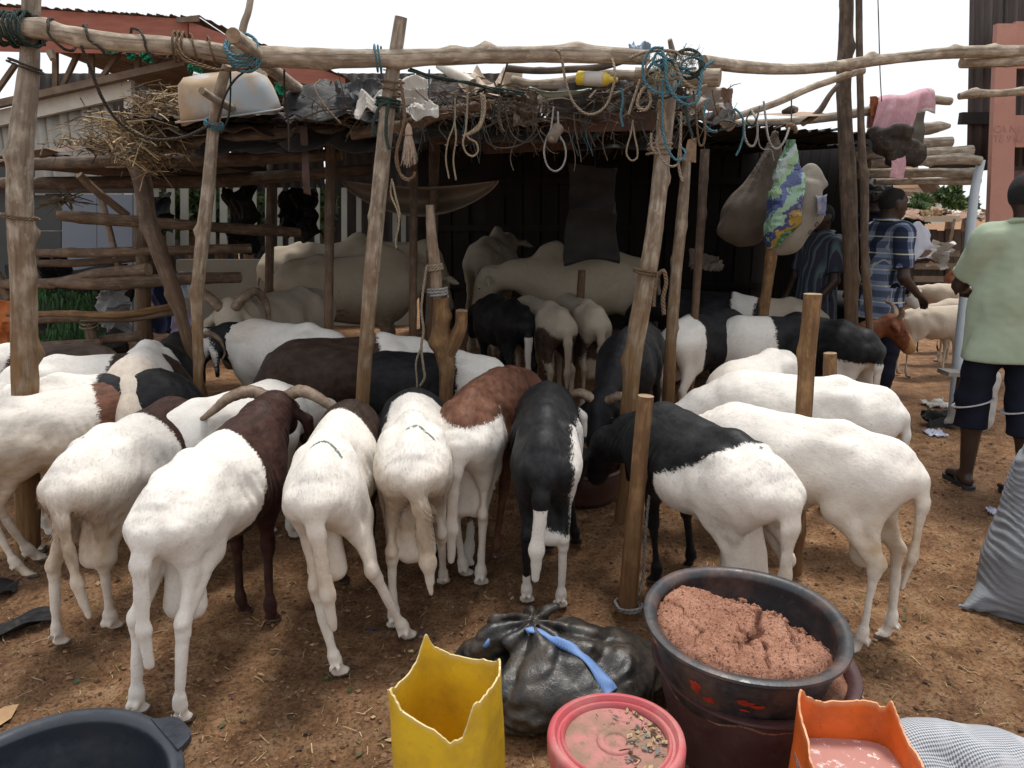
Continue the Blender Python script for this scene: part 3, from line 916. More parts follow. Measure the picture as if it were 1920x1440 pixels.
log('dark straight post behind the split stake', [(776, 300, 4.9), (775, 480, 4.9), (774, 650, 4.9)], [15.8, 15.8, 15.0], 'pole_dark', 'wooden_post', 'post', G1, seed=6, foot=True)
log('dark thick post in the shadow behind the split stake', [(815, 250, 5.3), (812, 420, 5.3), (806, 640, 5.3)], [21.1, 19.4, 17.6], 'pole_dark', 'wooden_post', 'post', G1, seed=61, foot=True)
log('leaning pole tangled with ropes at its top, in front of the black ram', [(1258, 120, 3.6), (1247, 230, 3.58), (1238, 330, 3.57), (1231, 400, 3.56), (1220, 480, 3.56), (1198, 600, 3.56), (1184, 700, 3.56), (1177, 850, 3.56), (1165, 970, 3.56)], [35.2, 31.7, 29.9, 31.7, 33.4, 35.2, 33.4, 24.6, 26.4], 'pole', 'wooden_post', 'post', G1,
    knots=[(.22, .3, .4, .03), (.60, 3.0, .45, .035), (.71, 3.2, .4, .035), (.83, 1.2, .3, .03)], seed=7, foot=True, wob=.05, sides=18)
log('slimmer leaning pole just behind the rope tangled one', [(1288, 290, 4.3), (1279, 400, 4.3), (1269, 500, 4.3), (1258, 640, 4.3), (1253, 750, 4.3)], [17.6, 22.0, 22.0, 22.0, 22.9], 'pole', 'wooden_post', 'post', G1, seed=8, foot=True)
log('short thick stake with a splintered top standing nearest the basins', [(1211, 742, 2.66), (1205, 800, 2.66), (1196, 900, 2.66), (1187, 1000, 2.65), (1175, 1150, 2.65)], [29.0, 29.9, 30.8, 33.4, 36.1], 'pole_orange', 'wooden_stake', 'stake', 'stakes driven into the pen floor', knots=[(.34, 5.9, .45, .02), (.6, 2, .15, .03)], seed=9, foot=True, wob=.06, sides=18)
log('tall sawn stump behind the white sheep right of centre', [(1524, 551, 3.0), (1520, 600, 3.0), (1514, 660, 3.0), (1508, 760, 3.0), (1490, 1062, 3.0)], [34.3, 33.4, 32.6, 29.9, 27.3], 'pole_orange', 'wooden_stake', 'stake', 'stakes driven into the pen floor', seed=10, foot=True, wob=.05, sides=18)
log('short sawn stump just right of the tall one', [(1557, 662, 3.75), (1556, 700, 3.75), (1554, 760, 3.75)], [23.8, 24.6, 24.6], 'pole_orange', 'wooden_stake', 'stake', 'stakes driven into the pen floor', seed=11, foot=True)
log('tall thick pole of the pair rising out of the picture at right', [(1588, -60, 5.2), (1586, 60, 5.2), (1582, 150, 5.2), (1585, 250, 5.2), (1590, 350, 5.2), (1595, 480, 5.2), (1596, 600, 5.2)], [26.4, 26.4, 25.5, 26.4, 29.9, 27.3, 24.6], 'pole_dark', 'wooden_post', 'post', G1, knots=[(.15, .1, .5, .04), (.63, .2, .4, .04), (.8, 2.0, .3, .03)], seed=12, foot=True, sides=16)
log('thinner pole of the pair standing against the thick one at right', [(1610, -60, 5.1), (1611, 60, 5.1), (1613, 180, 5.1), (1616, 280, 5.1), (1621, 370, 5.1), (1621, 480, 5.1), (1627, 560, 5.1), (1631, 620, 5.1)], [12.3, 12.3, 12.3, 14.1, 15.8, 13.2, 15.0, 12.3], 'pole_dark', 'wooden_post', 'post', G1, knots=[(.4, .2, .5, .03), (.58, .2, .6, .03), (.85, .1, .7, .03)], seed=13, foot=True)
log('brown post below the hanging rice sack', [(1452, 420, 5.35), (1446, 480, 5.35), (1434, 570, 5.35)], [22.0, 22.0, 18.5], 'pole_orange', 'wooden_post', 'post', G1, seed=14, foot=True)
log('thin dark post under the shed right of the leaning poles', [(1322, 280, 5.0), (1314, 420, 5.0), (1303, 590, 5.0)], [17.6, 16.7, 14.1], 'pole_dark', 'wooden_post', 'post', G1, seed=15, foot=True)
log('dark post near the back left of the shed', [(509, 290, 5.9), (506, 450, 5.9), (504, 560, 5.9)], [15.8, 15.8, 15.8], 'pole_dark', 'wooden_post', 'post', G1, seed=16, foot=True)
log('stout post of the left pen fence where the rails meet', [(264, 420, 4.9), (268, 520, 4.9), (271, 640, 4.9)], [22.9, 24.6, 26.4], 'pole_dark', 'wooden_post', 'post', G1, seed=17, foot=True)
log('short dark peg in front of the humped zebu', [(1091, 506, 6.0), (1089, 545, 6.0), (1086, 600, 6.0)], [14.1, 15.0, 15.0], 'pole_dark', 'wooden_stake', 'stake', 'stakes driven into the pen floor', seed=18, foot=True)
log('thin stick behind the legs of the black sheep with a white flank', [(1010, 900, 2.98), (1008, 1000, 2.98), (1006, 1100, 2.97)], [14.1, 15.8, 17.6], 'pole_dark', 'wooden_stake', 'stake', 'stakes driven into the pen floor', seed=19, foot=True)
# forked stump with a split stake tied to it
fk = log('short forked post with two prongs beside the chestnut backed sheep', [(827, 556, 3.72), (826, 590, 3.74), (828, 640, 3.75), (838, 690, 3.75), (836, 740, 3.75)], [29.9, 29.9, 38.7, 29.9, 26.4], 'pole_orange', 'forked_post', 'post', G1, seed=20, foot=True, wob=.1, sides=16, knots=[(.08, .2, .5, .03), (.2, 3, .4, .03)])
link('prong', tube_mesh('prong', [dp(866, 582, 3.72), dp(864, 610, 3.73), dp(852, 640, 3.74), dp(836, 672, 3.75)], [.030, .034, .040, .036], M['pole_orange'], 12, 16, .1, (), 4, M['cut']), fk)
log('split pale stake lashed to the forked post', [(806, 384, 3.70), (809, 440, 3.70), (816, 500, 3.70), (820, 560, 3.70)], [15.0, 19.4, 21.1, 19.4], 'pole', 'split_stake', 'stake', 'stakes driven into the pen floor', seed=21, wob=.05)

# --- beams and roof poles
G2 = 'poles and branches of the roof'
log('long thick bleached beam tied across the posts', [(-40, 52, 3.16), (60, 54, 3.14), (130, 66, 3.13), (230, 80, 3.15), (330, 86, 3.2), (440, 103, 3.28), (560, 108, 3.34), (700, 110, 3.40), (860, 106, 3.46), (1000, 102, 3.52), (1110, 102, 3.56), (1215, 108, 3.6)], [33.4, 35.2, 33.4, 33.4, 31.7, 35.2, 35.2, 33.4, 31.7, 28.2, 29.9, 26.4], 'beam', 'wooden_beam', 'beam', G2,
    knots=[(.10, 1.6, .3, .05), (.15, 4.5, .3, .04), (.42, .5, .4, .06), (.48, 4.4, .3, .05), (.735, 1.4, .75, .035), (.68, 1.8, .35, .04), (.88, 1.6, .45, .05), (.60, 4.6, .3, .04)], seed=30, wob=.09, sides=20, n=150,
    stubs=[((95, 98, 3.12), (99, 112, 3.10), 12)])
log('knobbly beam sweeping right from the rope tangle past the paired poles', [(1318, 116, 3.8), (1400, 126, 4.0), (1480, 130, 4.2), (1550, 126, 4.45), (1610, 118, 4.7), (1690, 108, 4.8), (1800, 98, 4.9), (1930, 96, 5.0)], [22.9, 21.1, 19.4, 19.4, 21.1, 19.4, 21.1, 21.1], 'beam', 'wooden_beam', 'beam', G2, knots=[(.58, 1.5, .8, .035), (.5, 4.6, .3, .03), (.80, 1.5, .5, .03), (.9, 1.6, .4, .03)], seed=31, sides=14, n=110)
log('short rail end poking in from the right below the knobbly beam', [(1802, 118, 5.0), (1850, 116, 5.0), (1940, 112, 5.0)], [19.4, 21.1, 21.1], 'beam', 'wooden_beam', 'beam', G2, seed=32)
log('thin rail across the pink pillar', [(1798, 181, 5.3), (1824, 176, 5.3), (1870, 175, 5.3), (1940, 170, 5.3)], [11.4, 17.6, 13.2, 15.0], 'beam', 'wooden_beam', 'beam', G2, seed=33, knots=[(.2, 1.5, .4, .02), (.8, 1.5, .3, .02)])
log('thin grey pole rising diagonally to the paired poles', [(1370, 222, 4.35), (1450, 195, 4.5), (1520, 165, 4.7), (1590, 140, 4.9), (1618, 132, 4.95)], [12.3, 12.3, 13.2, 13.2, 14.1], 'beam', 'wooden_beam', 'beam', G2, seed=34)
log('dark crooked branch bracing the paired poles', [(1505, 232, 5.0), (1535, 210, 5.05), (1556, 178, 5.05), (1572, 160, 5.1)], [10.6, 12.3, 9.7, 8.8], 'pole_dark', 'branch', 'branch', G2, seed=35)
log('thick log lying under the right beam with its sawn end showing', [(1190, 142, 3.75), (1270, 146, 3.7), (1350, 146, 3.62)], [29.9, 31.7, 31.7], 'beam', 'wooden_beam', 'beam', G2, seed=36)
log('short peg standing up out of the rope tangle', [(1256, 74, 3.55), (1262, 100, 3.58), (1268, 140, 3.6)], [7.9, 10.6, 11.4], 'pole', 'wooden_peg', 'peg', G2, seed=37)
log('pole end jutting over the beam near the blue rope tie', [(437, 66, 3.02), (470, 92, 3.2), (520, 138, 3.6), (575, 180, 4.2)], [29.9, 28.2, 24.6, 22.0], 'beam', 'wooden_beam', 'beam', G2, seed=38)
log('thin branch sticking up into the sky behind the beam', [(474, -30, 3.75), (466, 20, 3.72), (456, 50, 3.7), (448, 110, 3.68)], [13.2, 12.3, 14.1, 12.3], 'beam', 'branch', 'branch', G2, seed=39)
log('pale pole end beside the upturned tub', [(378, 170, 3.45), (410, 190, 3.6), (450, 210, 3.9), (510, 238, 4.4)], [13.2, 15.0, 15.8, 15.8], 'pole', 'wooden_beam', 'beam', G2, seed=40)
log('roof edge pole under the straw and the tub', [(318, 276, 4.2), (400, 262, 4.15), (520, 250, 4.1), (620, 245, 4.05), (705, 243, 4.0)], [22.9, 21.1, 21.1, 19.4, 19.4], 'pole_dark', 'wooden_beam', 'beam', G2, seed=41)
log('brown roof edge pole between the leaning pole and the hanging loops', [(660, 252, 3.9), (760, 236, 3.85), (830, 212, 3.82), (920, 196, 3.80)], [21.1, 22.9, 22.9, 19.4], 'rail', 'wooden_beam', 'beam', G2, seed=42)
log('dark branch lying just under the long beam', [(948, 128, 3.85), (1010, 133, 3.85), (1070, 130, 3.82), (1125, 126, 3.8), (1180, 112, 3.8)], [13.2, 12.3, 13.2, 12.3, 8.8], 'pole_dark', 'branch', 'branch', G2, seed=43, knots=[(.3, 1.5, .5, .015)])
log('pale crooked roof branch in the middle of the eaves', [(960, 152, 3.95), (1000, 160, 3.92), (1060, 155, 3.9), (1130, 140, 3.9), (1200, 142, 3.9)], [21.1, 19.4, 21.1, 17.6, 19.4], 'beam', 'branch', 'branch', G2, seed=44)
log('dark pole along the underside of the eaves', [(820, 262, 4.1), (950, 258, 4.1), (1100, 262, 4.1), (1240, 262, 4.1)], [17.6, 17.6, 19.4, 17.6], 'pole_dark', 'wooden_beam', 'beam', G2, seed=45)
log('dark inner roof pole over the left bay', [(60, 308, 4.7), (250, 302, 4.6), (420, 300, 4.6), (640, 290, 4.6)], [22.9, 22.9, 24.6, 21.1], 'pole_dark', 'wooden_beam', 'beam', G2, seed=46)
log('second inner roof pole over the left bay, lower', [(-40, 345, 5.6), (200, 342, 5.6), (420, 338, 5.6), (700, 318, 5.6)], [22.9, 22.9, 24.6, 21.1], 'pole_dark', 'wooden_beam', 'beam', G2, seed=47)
log('roof pole running along the right bay to the towel', [(1360, 232, 5.35), (1480, 228, 5.4), (1570, 218, 5.45), (1650, 204, 5.5), (1735, 188, 5.55), (1782, 190, 5.6)], [12.3, 14.1, 15.8, 17.6, 17.6, 14.1], 'pole', 'wooden_beam', 'beam', G2, seed=48)
LG = 'log ends jutting right from the shed'
for i, (pts, w, lb) in enumerate([
    ([(1630, 246, 5.9), (1730, 242, 5.9), (1758, 238, 5.9), (1781, 236, 5.9)], [20, 22, 22, 8], 'splintered log end just below the towel'),
    ([(1640, 268, 5.85), (1730, 268, 5.85), (1784, 266, 5.85)], [18, 18, 19], 'rounded log end, second below the towel'),
    ([(1600, 293, 5.75), (1720, 288, 5.75), (1822, 283, 5.75)], [20, 20, 22], 'longer log with a chopped end, third below the towel'),
    ([(1630, 308, 5.7), (1730, 302, 5.7), (1800, 298, 5.7), (1838, 302, 5.7)], [16, 18, 22, 16], 'twisted log end reaching nearest the pink pillar'),
    ([(1610, 326, 5.9), (1720, 324, 5.9), (1836, 325, 5.9)], [18, 18, 18], 'straight log end above the house roof'),
    ([(1640, 341, 5.95), (1740, 340, 5.95), (1836, 339, 5.95)], [12, 14, 16], 'lowest thin log end over the far goats')]):
    log(lb, pts, w, 'pole', 'log_end', 'log', LG, seed=70 + i, wob=.12)
# --- left pen rails
G3 = 'log rails of the left pen'
for i, (pts, w, lb, mt) in enumerate([
    ([(106, 404, 4.55), (150, 408, 4.6), (200, 412, 4.7), (330, 420, 4.9), (430, 428, 5.2), (560, 436, 5.6)], [18, 24, 22, 20, 20, 18], 'top fence rail with a cut end at left', 'rail'),
    ([(60, 475, 4.9), (160, 474, 4.9), (300, 470, 4.9), (470, 466, 5.2)], [16, 17, 18, 18], 'straight second fence rail from the top', 'rail'),
    ([(60, 494, 5.0), (160, 492, 5.0), (290, 480, 5.0)], [14, 16, 14], 'dark rail lying under the second rail', 'pole_dark'),
    ([(-30, 534, 5.0), (100, 530, 4.95), (180, 514, 4.9), (278, 505, 4.8)], [16, 18, 20, 24], 'thick rail with a squared end across the stout post', 'rail'),
    ([(92, 530, 4.6), (140, 532, 4.6), (220, 532, 4.7), (330, 524, 4.9), (450, 520, 5.2)], [12, 22, 22, 24, 20], 'gnarled split rail with a twisted grain', 'rail'),
    ([(12, 590, 4.6), (120, 588, 4.6), (230, 590, 4.65), (330, 575, 4.9)], [8, 12, 14, 14], 'thin pale rail above the fodder', 'pole_orange'),
    ([(22, 606, 4.7), (120, 598, 4.7), (240, 597, 4.7), (340, 585, 4.9)], [9, 12, 12, 10], 'lower thin rail tied to a peg', 'rail'),
    ([(178, 640, 4.8), (220, 634, 4.8), (270, 630, 4.8)], [16, 18, 18], 'short bottom rail left of the stout post', 'rail'),
    ([(40, 650, 4.7), (120, 645, 4.7), (190, 640, 4.7)], [14, 14, 12], 'bottom rail half hidden by dark sheep', 'rail'),
    ([(-40, 462, 5.0), (20, 560, 5.0)], [20, 20], 'slanting pole behind the left edge post', 'pole_dark'),
    ([(148, 328, 4.6), (190, 366, 4.7), (240, 405, 4.8)], [14, 15, 14], 'brown diagonal brace under the left eaves', 'rail'),
    ([(188, 366, 5.0), (205, 430, 5.0), (222, 500, 5.0)], [11, 11, 13], 'pale thin brace in front of the blue gate', 'pole'),
    ([(168, 600, 4.75), (172, 625, 4.75), (176, 650, 4.75)], [18, 18, 16], 'short peg tied with string to the rails', 'rail')]):
    log(lb, pts, w, mt, 'fence_rail', 'rail', G3, seed=90 + i, wob=.1)
# ------------------------------------------------------------------ animals
def seg_lerp(a, b, t): return tuple(a[i] + (b[i] - a[i]) * t for i in range(3))
def beast_sdf(s, h, sp):
    """sheep / goat / zebu with the croup at about 0.85*s; +x is forwards. sp = pose dictionary"""
    g = sp.get
    fat, zebu = g('fat', 1.0), g('zebu', False)
    lo = (-0.42, -0.48, -0.02)
    hi = (1.45, 0.58, 1.25)
    D = SDF(lo, hi, h)
    w = 0.87 * fat
    sc = (1, w, 1)
    bend = g('bend', 0.0)                                  # sideways curve of the front of the trunk
    yb = lambda x: bend * max(0.0, x - 0.15) ** 2 * 1.6
    # trunk
    D.rc((-0.03, 0, 0.70), (0.15, 0, 0.69), 0.118, 0.140, 0.05, sc)
    D.rc((0.12, 0, 0.668), (0.32, yb(.32), 0.645), 0.150, 0.174, 0.06, (1, w * 1.10, 1))
    D.rc((0.32, yb(.32), 0.645), (0.48, yb(.48), 0.65), 0.174, 0.166, 0.06, (1, w * 1.03, 1))
    D.rc((0.46, yb(.46), 0.65), (0.60, yb(.6), 0.66), 0.165, 0.130, 0.06, (1, w * 0.9, 1.05))
    D.rc((-0.10, 0, 0.695), (-0.115, 0, 0.685), 0.095, 0.085, 0.06, sc)
    D.rc((-0.09, 0, 0.785), (0.10, 0, 0.825), 0.030, 0.028, 0.06)
    D.rc((0.10, 0, 0.822), (0.30, yb(.3), 0.800), 0.028, 0.028, 0.06)
    D.rc((0.30, yb(.3), 0.785), (0.54, yb(.54), 0.800), 0.040, 0.050, 0.07)
    if zebu:
        D.rc((0.50, yb(.5), 0.86), (0.58, yb(.58), 0.85), 0.075, 0.06, 0.06, (1, .6, 1))
        D.rc((0.15, 0, 0.60), (0.5, 0, 0.56), 0.17, 0.15, 0.08, sc)
    for sg in (-1, 1):
        D.rc((0.055, sg * 0.098 * w, 0.780), (0.065, sg * 0.100 * w, 0.772), 0.030, 0.030, 0.05)       # hip bone
        D.rc((-0.155, sg * 0.056, 0.695), (-0.145, sg * 0.060, 0.675), 0.032, 0.03, 0.05)                # pin bone
    # flank hollow
    for sg in (-1, 1):
        D.rc((0.165, sg * 0.215 * w, 0.735), (0.20, sg * 0.215 * w, 0.69), 0.05, 0.035, 0.09, sub=True)
    # legs; foot offsets are local ground points
    hf = g('hind', [(-0.09, 0.10), (-0.09, -0.10)])
    ff = g('front', [(0.52, 0.09), (0.53, -0.09)])
    lt = g('leg', 1.0)
    for i, sg in enumerate((1, -1)):
        fx, fy = hf[i]
        dx, dy = fx + 0.09, fy - sg * 0.10
        q = lambda x, y, z: (x + dx * (0.66 - z) / 0.66, sg * y * w + dy * (0.66 - z) / 0.66, z)
        k = 0.03
        D.rc(q(0.00, 0.080, 0.66), q(0.060, 0.100, 0.535), 0.106, 0.060, 0.05, (1, .74, 1))          # thigh
        D.rc(q(-0.105, 0.068, 0.665), q(-0.062, 0.088, 0.51), 0.056, 0.032, 0.05, (1, .85, 1))       # hamstring
        D.rc(q(0.048, 0.100, 0.535), q(-0.085, 0.100, 0.375), 0.050 * lt, 0.0225 * lt, k, (1, .8, 1))  # gaskin
        D.rc(q(-0.062, 0.092, 0.51), q(-0.108, 0.100, 0.385), 0.027 * lt, 0.0135 * lt, 0.025, (1, .8, 1))
        D.rc(q(-0.112, 0.100, 0.392), q(-0.119, 0.100, 0.372), 0.0145 * lt, 0.0165 * lt, 0.015)         # point of the hock
        D.rc(q(-0.106, 0.100, 0.375), q(-0.098, 0.100, 0.335), 0.0245 * lt, 0.0250 * lt, 0.018, (1, .88, 1))
        D.rc(q(-0.098, 0.100, 0.345), q(-0.088, 0.100, 0.11), 0.0200 * lt, 0.0158 * lt, 0.012)
        D.rc(q(-0.088, 0.100, 0.105), q(-0.084, 0.100, 0.085), 0.0225 * lt, 0.0235 * lt, 0.015)
        D.rc(q(-0.084, 0.100, 0.085), q(-0.066, 0.100, 0.034), 0.0190 * lt, 0.0210 * lt, 0.012)
        for cz in (-1, 1):
            e_ = q(-0.110, 0.100, 0.072)
            D.rc((e_[0], e_[1] + cz * 0.012, e_[2]), (e_[0] - .004, e_[1] + cz * 0.013, e_[2] - .008), 0.0085, 0.006, 0.006)
            a, b = q(-0.062, 0.100, 0.03), q(-0.036, 0.100, 0.012)
            D.rc((a[0], a[1] + cz * 0.013, a[2]), (b[0], b[1] + cz * 0.017, b[2]), 0.0180, 0.0135, 0.003)
        fx, fy = ff[i]
        dx, dy = fx - 0.52, fy - sg * 0.09
        yy = yb(.52)
        q = lambda x, y, z: (x + dx * (0.66 - z) / 0.66, yy * max(0, z / .62) + sg * y * w + dy * (0.66 - z) / 0.66, z)
        D.rc(q(0.55, 0.10, 0.72), q(0.50, 0.122, 0.58), 0.066, 0.082, 0.06, (1, .62, 1))              # shoulder
        D.rc(q(0.51, 0.105, 0.59), q(0.500, 0.10, 0.49), 0.070, 0.044, 0.05, (1, .75, 1))
        D.rc(q(0.500, 0.10, 0.49), q(0.525, 0.09, 0.345), 0.042 * lt, 0.0265 * lt, 0.03, (1, .85, 1))
        D.rc(q(0.530, 0.09, 0.355), q(0.527, 0.09, 0.315), 0.0275 * lt, 0.0270 * lt, 0.015)            # knee
        D.rc(q(0.524, 0.09, 0.32), q(0.52, 0.09, 0.11), 0.0200 * lt, 0.0160 * lt, 0.012)
        D.rc(q(0.52, 0.09, 0.105), q(0.522, 0.09, 0.085), 0.0225 * lt, 0.0235 * lt, 0.015)
        D.rc(q(0.522, 0.09, 0.085), q(0.540, 0.09, 0.034), 0.0190 * lt, 0.0210 * lt, 0.012)
        for cz in (-1, 1):
            a, b = q(0.543, 0.09, 0.03), q(0.568, 0.09, 0.012)
            D.rc((a[0], a[1] + cz * 0.013, a[2]), (b[0], b[1] + cz * 0.017, b[2]), 0.0180, 0.0135, 0.003)
    # neck and head
    poll = np.array(g('poll', (0.93, 0.0, 0.66)), float)
    muz = np.array(g('muzzle', (1.05, 0.0, 0.44)), float)
    nk = g('neck', 1.0)
    nb = np.array((0.58, yb(.58), 0.685))
    mid = (nb + poll) / 2 + np.array((0.0, 0, 0.015))
    D.rc(nb, mid, 0.128 * nk, 0.096 * nk, 0.08, (1, .78, 1))
    D.rc(mid, poll - np.array((0.02, 0, 0.02)), 0.096 * nk, 0.078 * nk, 0.05, (1, .85, 1))
    ax = (muz - poll)
    L = np.linalg.norm(ax)
    ax = ax / L
    side = np.cross(np.array((0, 0, 1.0)), ax)
    side = side / (np.linalg.norm(side) + 1e-6) if np.linalg.norm(side) > 0.05 else np.array((0, 1.0, 0))
    up = np.cross(ax, side)                                # towards the forehead / nose bridge
    if up[2] < 0 and abs(ax[2]) < 0.9: up, side = -up, -side
    hs = g('headsize', 1.0)
    D.rc(poll, poll + ax * 0.06, 0.074 * hs, 0.076 * hs, 0.04)
    D.rc(poll + ax * 0.05, poll + ax * (L * 0.9), 0.070 * hs, 0.047 * hs, 0.03)
    D.rc(poll + ax * 0.06 + up * 0.020, poll + ax * (L * 0.75) + up * 0.014, 0.052 * hs, 0.036 * hs, 0.03)
    D.rc(poll + ax * (L * 0.86), muz, 0.045 * hs, 0.038 * hs, 0.02)
    D.rc(muz - up * 0.022 - ax * 0.01, poll + ax * L * 0.55 - up * 0.035, 0.028 * hs, 0.036 * hs, 0.025)   # jaw
    for sg in (-1, 1):
        e = poll + ax * 0.085 * hs + up * 0.028 * hs + side * sg * 0.058 * hs
        D.rc(e + up * 0.012, e + ax * 0.03, 0.018, 0.016, 0.02)
        n_ = muz + side * sg * 0.016 + up * 0.012 + ax * 0.035 * hs
        D.rc(n_, n_, 0.009, 0.009, 0.012, sub=True)
        E0 = poll + ax * 0.015 + side * sg * 0.068 * hs - up * 0.004
        if g('ear', 'droop') == 'droop':
            E1 = E0 + side * sg * 0.06 + np.array((0, 0, -0.045)) + ax * 0.02
            E2 = E1 + np.array((0, 0, -0.12)) + side * sg * 0.012 + ax * 0.01
        else:
            E1 = E0 + side * sg * 0.07 + np.array((0, 0, 0.0))
            E2 = E1 + side * sg * 0.07 + np.array((0, 0, -0.03))
        D.rc(E0, E1, 0.018, 0.026, 0.02)
        D.rc(E1, E2, 0.026, 0.013, 0.01)
    # tail
    tl = g('tail', 0.42)
    if tl > 0:
        ty = g('taily', 0.0)
        tw = 0.8 if zebu else 1.0
        pts = [(-0.135, 0, 0.735), (-0.195, ty * .15, 0.68), (-0.212, ty * .45, 0.60), (-0.205, ty * .8, 0.735 - tl * 0.72), (-0.185, ty, 0.735 - tl)]
        rads = [0.042, 0.034, 0.029, 0.023, 0.013] if not zebu else [0.045, 0.026, 0.017, 0.014, 0.028]
        if g('tailup'):
            pts = [(-0.135, 0, 0.76), (-0.18, 0, 0.80), (-0.19, 0, 0.85), (-0.17, 0, 0.88)]
            rads = [0.03, 0.025, 0.022, 0.012]
        D.chain(pts, [r * tw for r in rads], 0.03, (0.68, 1.0, 1))
    if g('scrotum'):
        sr = g('scrotum')
        for sg in (-1, 1):
            D.rc((-0.005, sg * 0.022, 0.53), (-0.030, sg * 0.027, 0.395 - sr * 0.35), 0.036, 0.042 * (1 + 1.6 * sr), 0.016)
    if g('sheath', True):
        D.rc((0.22, 0, 0.49), (0.27, 0, 0.455), 0.03, 0.016, 0.04)
    X_, Y_, Z_ = D.ax[0][:, None, None], D.ax[1][None, :, None], D.ax[2][None, None, :]
    rib = np.sin((X_ + 0.25 * (Z_ - .6)) * 6.283 / 0.042) * np.clip((X_ - .17) / .05, 0, 1) * np.clip((.47 - X_) / .05, 0, 1) * np.clip((Z_ - .50) / .06, 0, 1) * np.clip((.76 - Z_) / .08, 0, 1) * (np.abs(Y_) > .06)
    D.f += (g('ribs', 0.0022) * rib).astype(np.float32)
    nf = np.sin((X_ - .70 + .5 * (Z_ - .65)) * 6.283 / 0.034) * np.exp(-((X_ - .70) / .09) ** 2) * np.clip((Z_ - .5) / .1, 0, 1)          # skin folds of the neck
    D.f += (0.0022 * nf).astype(np.float32)
    D.noise(0.0085 if zebu else 0.0048, 4.5, sp.get('seed', 1), 4)
    head = dict(poll=poll, ax=ax, side=side, up=up, L=L, hs=hs)
    return D, head
def fleece_mesh(V, Q, N, attrs, count, mat, ln=0.016, seed=3, wid=0.0016, rag=None):
    rs = np.random.RandomState(seed)
    P4 = V[Q]
    area = np.linalg.norm(np.cross(P4[:, 2] - P4[:, 0], P4[:, 3] - P4[:, 1]), axis=1)
    f = rs.choice(len(Q), count, p=area / area.sum())
    u, v = rs.rand(count, 1), rs.rand(count, 1)
    q = Q[f]
    lerp = lambda A: (A[q[:, 0]] * (1 - u) * (1 - v) + A[q[:, 1]] * u * (1 - v) + A[q[:, 2]] * u * v + A[q[:, 3]] * (1 - u) * v)
    P, Nn = lerp(V), lerp(N)
    Nn /= np.linalg.norm(Nn, axis=1)[:, None] + 1e-9
    g = np.tile(np.array([[-0.8, 0, -0.75]]), (count, 1))
    leg = np.clip((0.5 - P[:, 2]) / 0.1, 0, 1)[:, None]
    g = g * (1 - leg) + leg * np.array([[0.0, 0, -1.0]])
    # swirls: the coat lies differently from place to place
    g[:, 1] += 0.9 * sines(P, 3.0, seed, 2)
    g[:, 0] += 0.5 * sines(P, 4.0, seed + 2, 2)
    g += rs.normal(size=g.shape) * 0.2
    t = g - Nn * (g * Nn).sum(1)[:, None]
    t /= np.linalg.norm(t, axis=1)[:, None] + 1e-9
    L = ln * (0.5 + rs.rand(count, 1)) * np.where(P[:, 2:3] < 0.45, 0.45, 1.0)
    lift = 0.08 + 0.14 * rs.rand(count, 1)
    if rag is not None:
        rg = rag(P[:, 0], P[:, 1], P[:, 2])[:, None]
        L = L * (1 + 1.6 * rg)
        lift = lift + 0.22 * rg
    d = t + Nn * lift
    d /= np.linalg.norm(d, axis=1)[:, None]
    b = np.cross(d, Nn)
    b /= np.linalg.norm(b, axis=1)[:, None] + 1e-9
    P = P - Nn * 0.001
    A, B, C = P - b * wid, P + b * wid, P + d * L
    VV = np.stack([A, B, C], 1).reshape(-1, 3)
    F = np.arange(count * 3).reshape(-1, 3)
    at = {}
    for k, a in attrs.items():
        if a.ndim == 1: val = lerp(a[:, None])[:, 0]
        else: val = lerp(a)
        at[k] = np.repeat(val, 3, axis=0)
    me = np_mesh('fleece', VV, F, [mat], None, True, at)
    nn = np.repeat(Nn + 0.15 * d, 3, axis=0)
    nn /= np.linalg.norm(nn, axis=1)[:, None]
    me.normals_split_custom_set_from_vertices([tuple(x) for x in nn])
    return me
def horn_mesh(pts, r0, r1, ridges=True, flat=0.8):
    n = 40
    me = tube_mesh('horn', pts, [r0, r0 * 0.9, r0 * 0.68, r0 * 0.4, r1], M['horn'], 10, n, flat=flat)
    if ridges:
        co = np.zeros(len(me.vertices) * 3, dtype=np.float32)
        me.vertices.foreach_get('co', co)
        co = co.reshape(-1, 3)
        P = catmull(pts, n)
        ring = co[:n * 10].reshape(n, 10, 3)
        amp = (1 + 0.055 * np.where(np.arange(n) % 3 == 0, -1, 0.5) * np.clip(1.2 - np.arange(n) / n, 0, 1))
        co[:n * 10] = (P[:, None] + (ring - P[:, None]) * amp[:, None, None]).reshape(-1, 3)
        me.vertices.foreach_set('co', co.ravel())
        me.update()
    return me
BEASTS = []
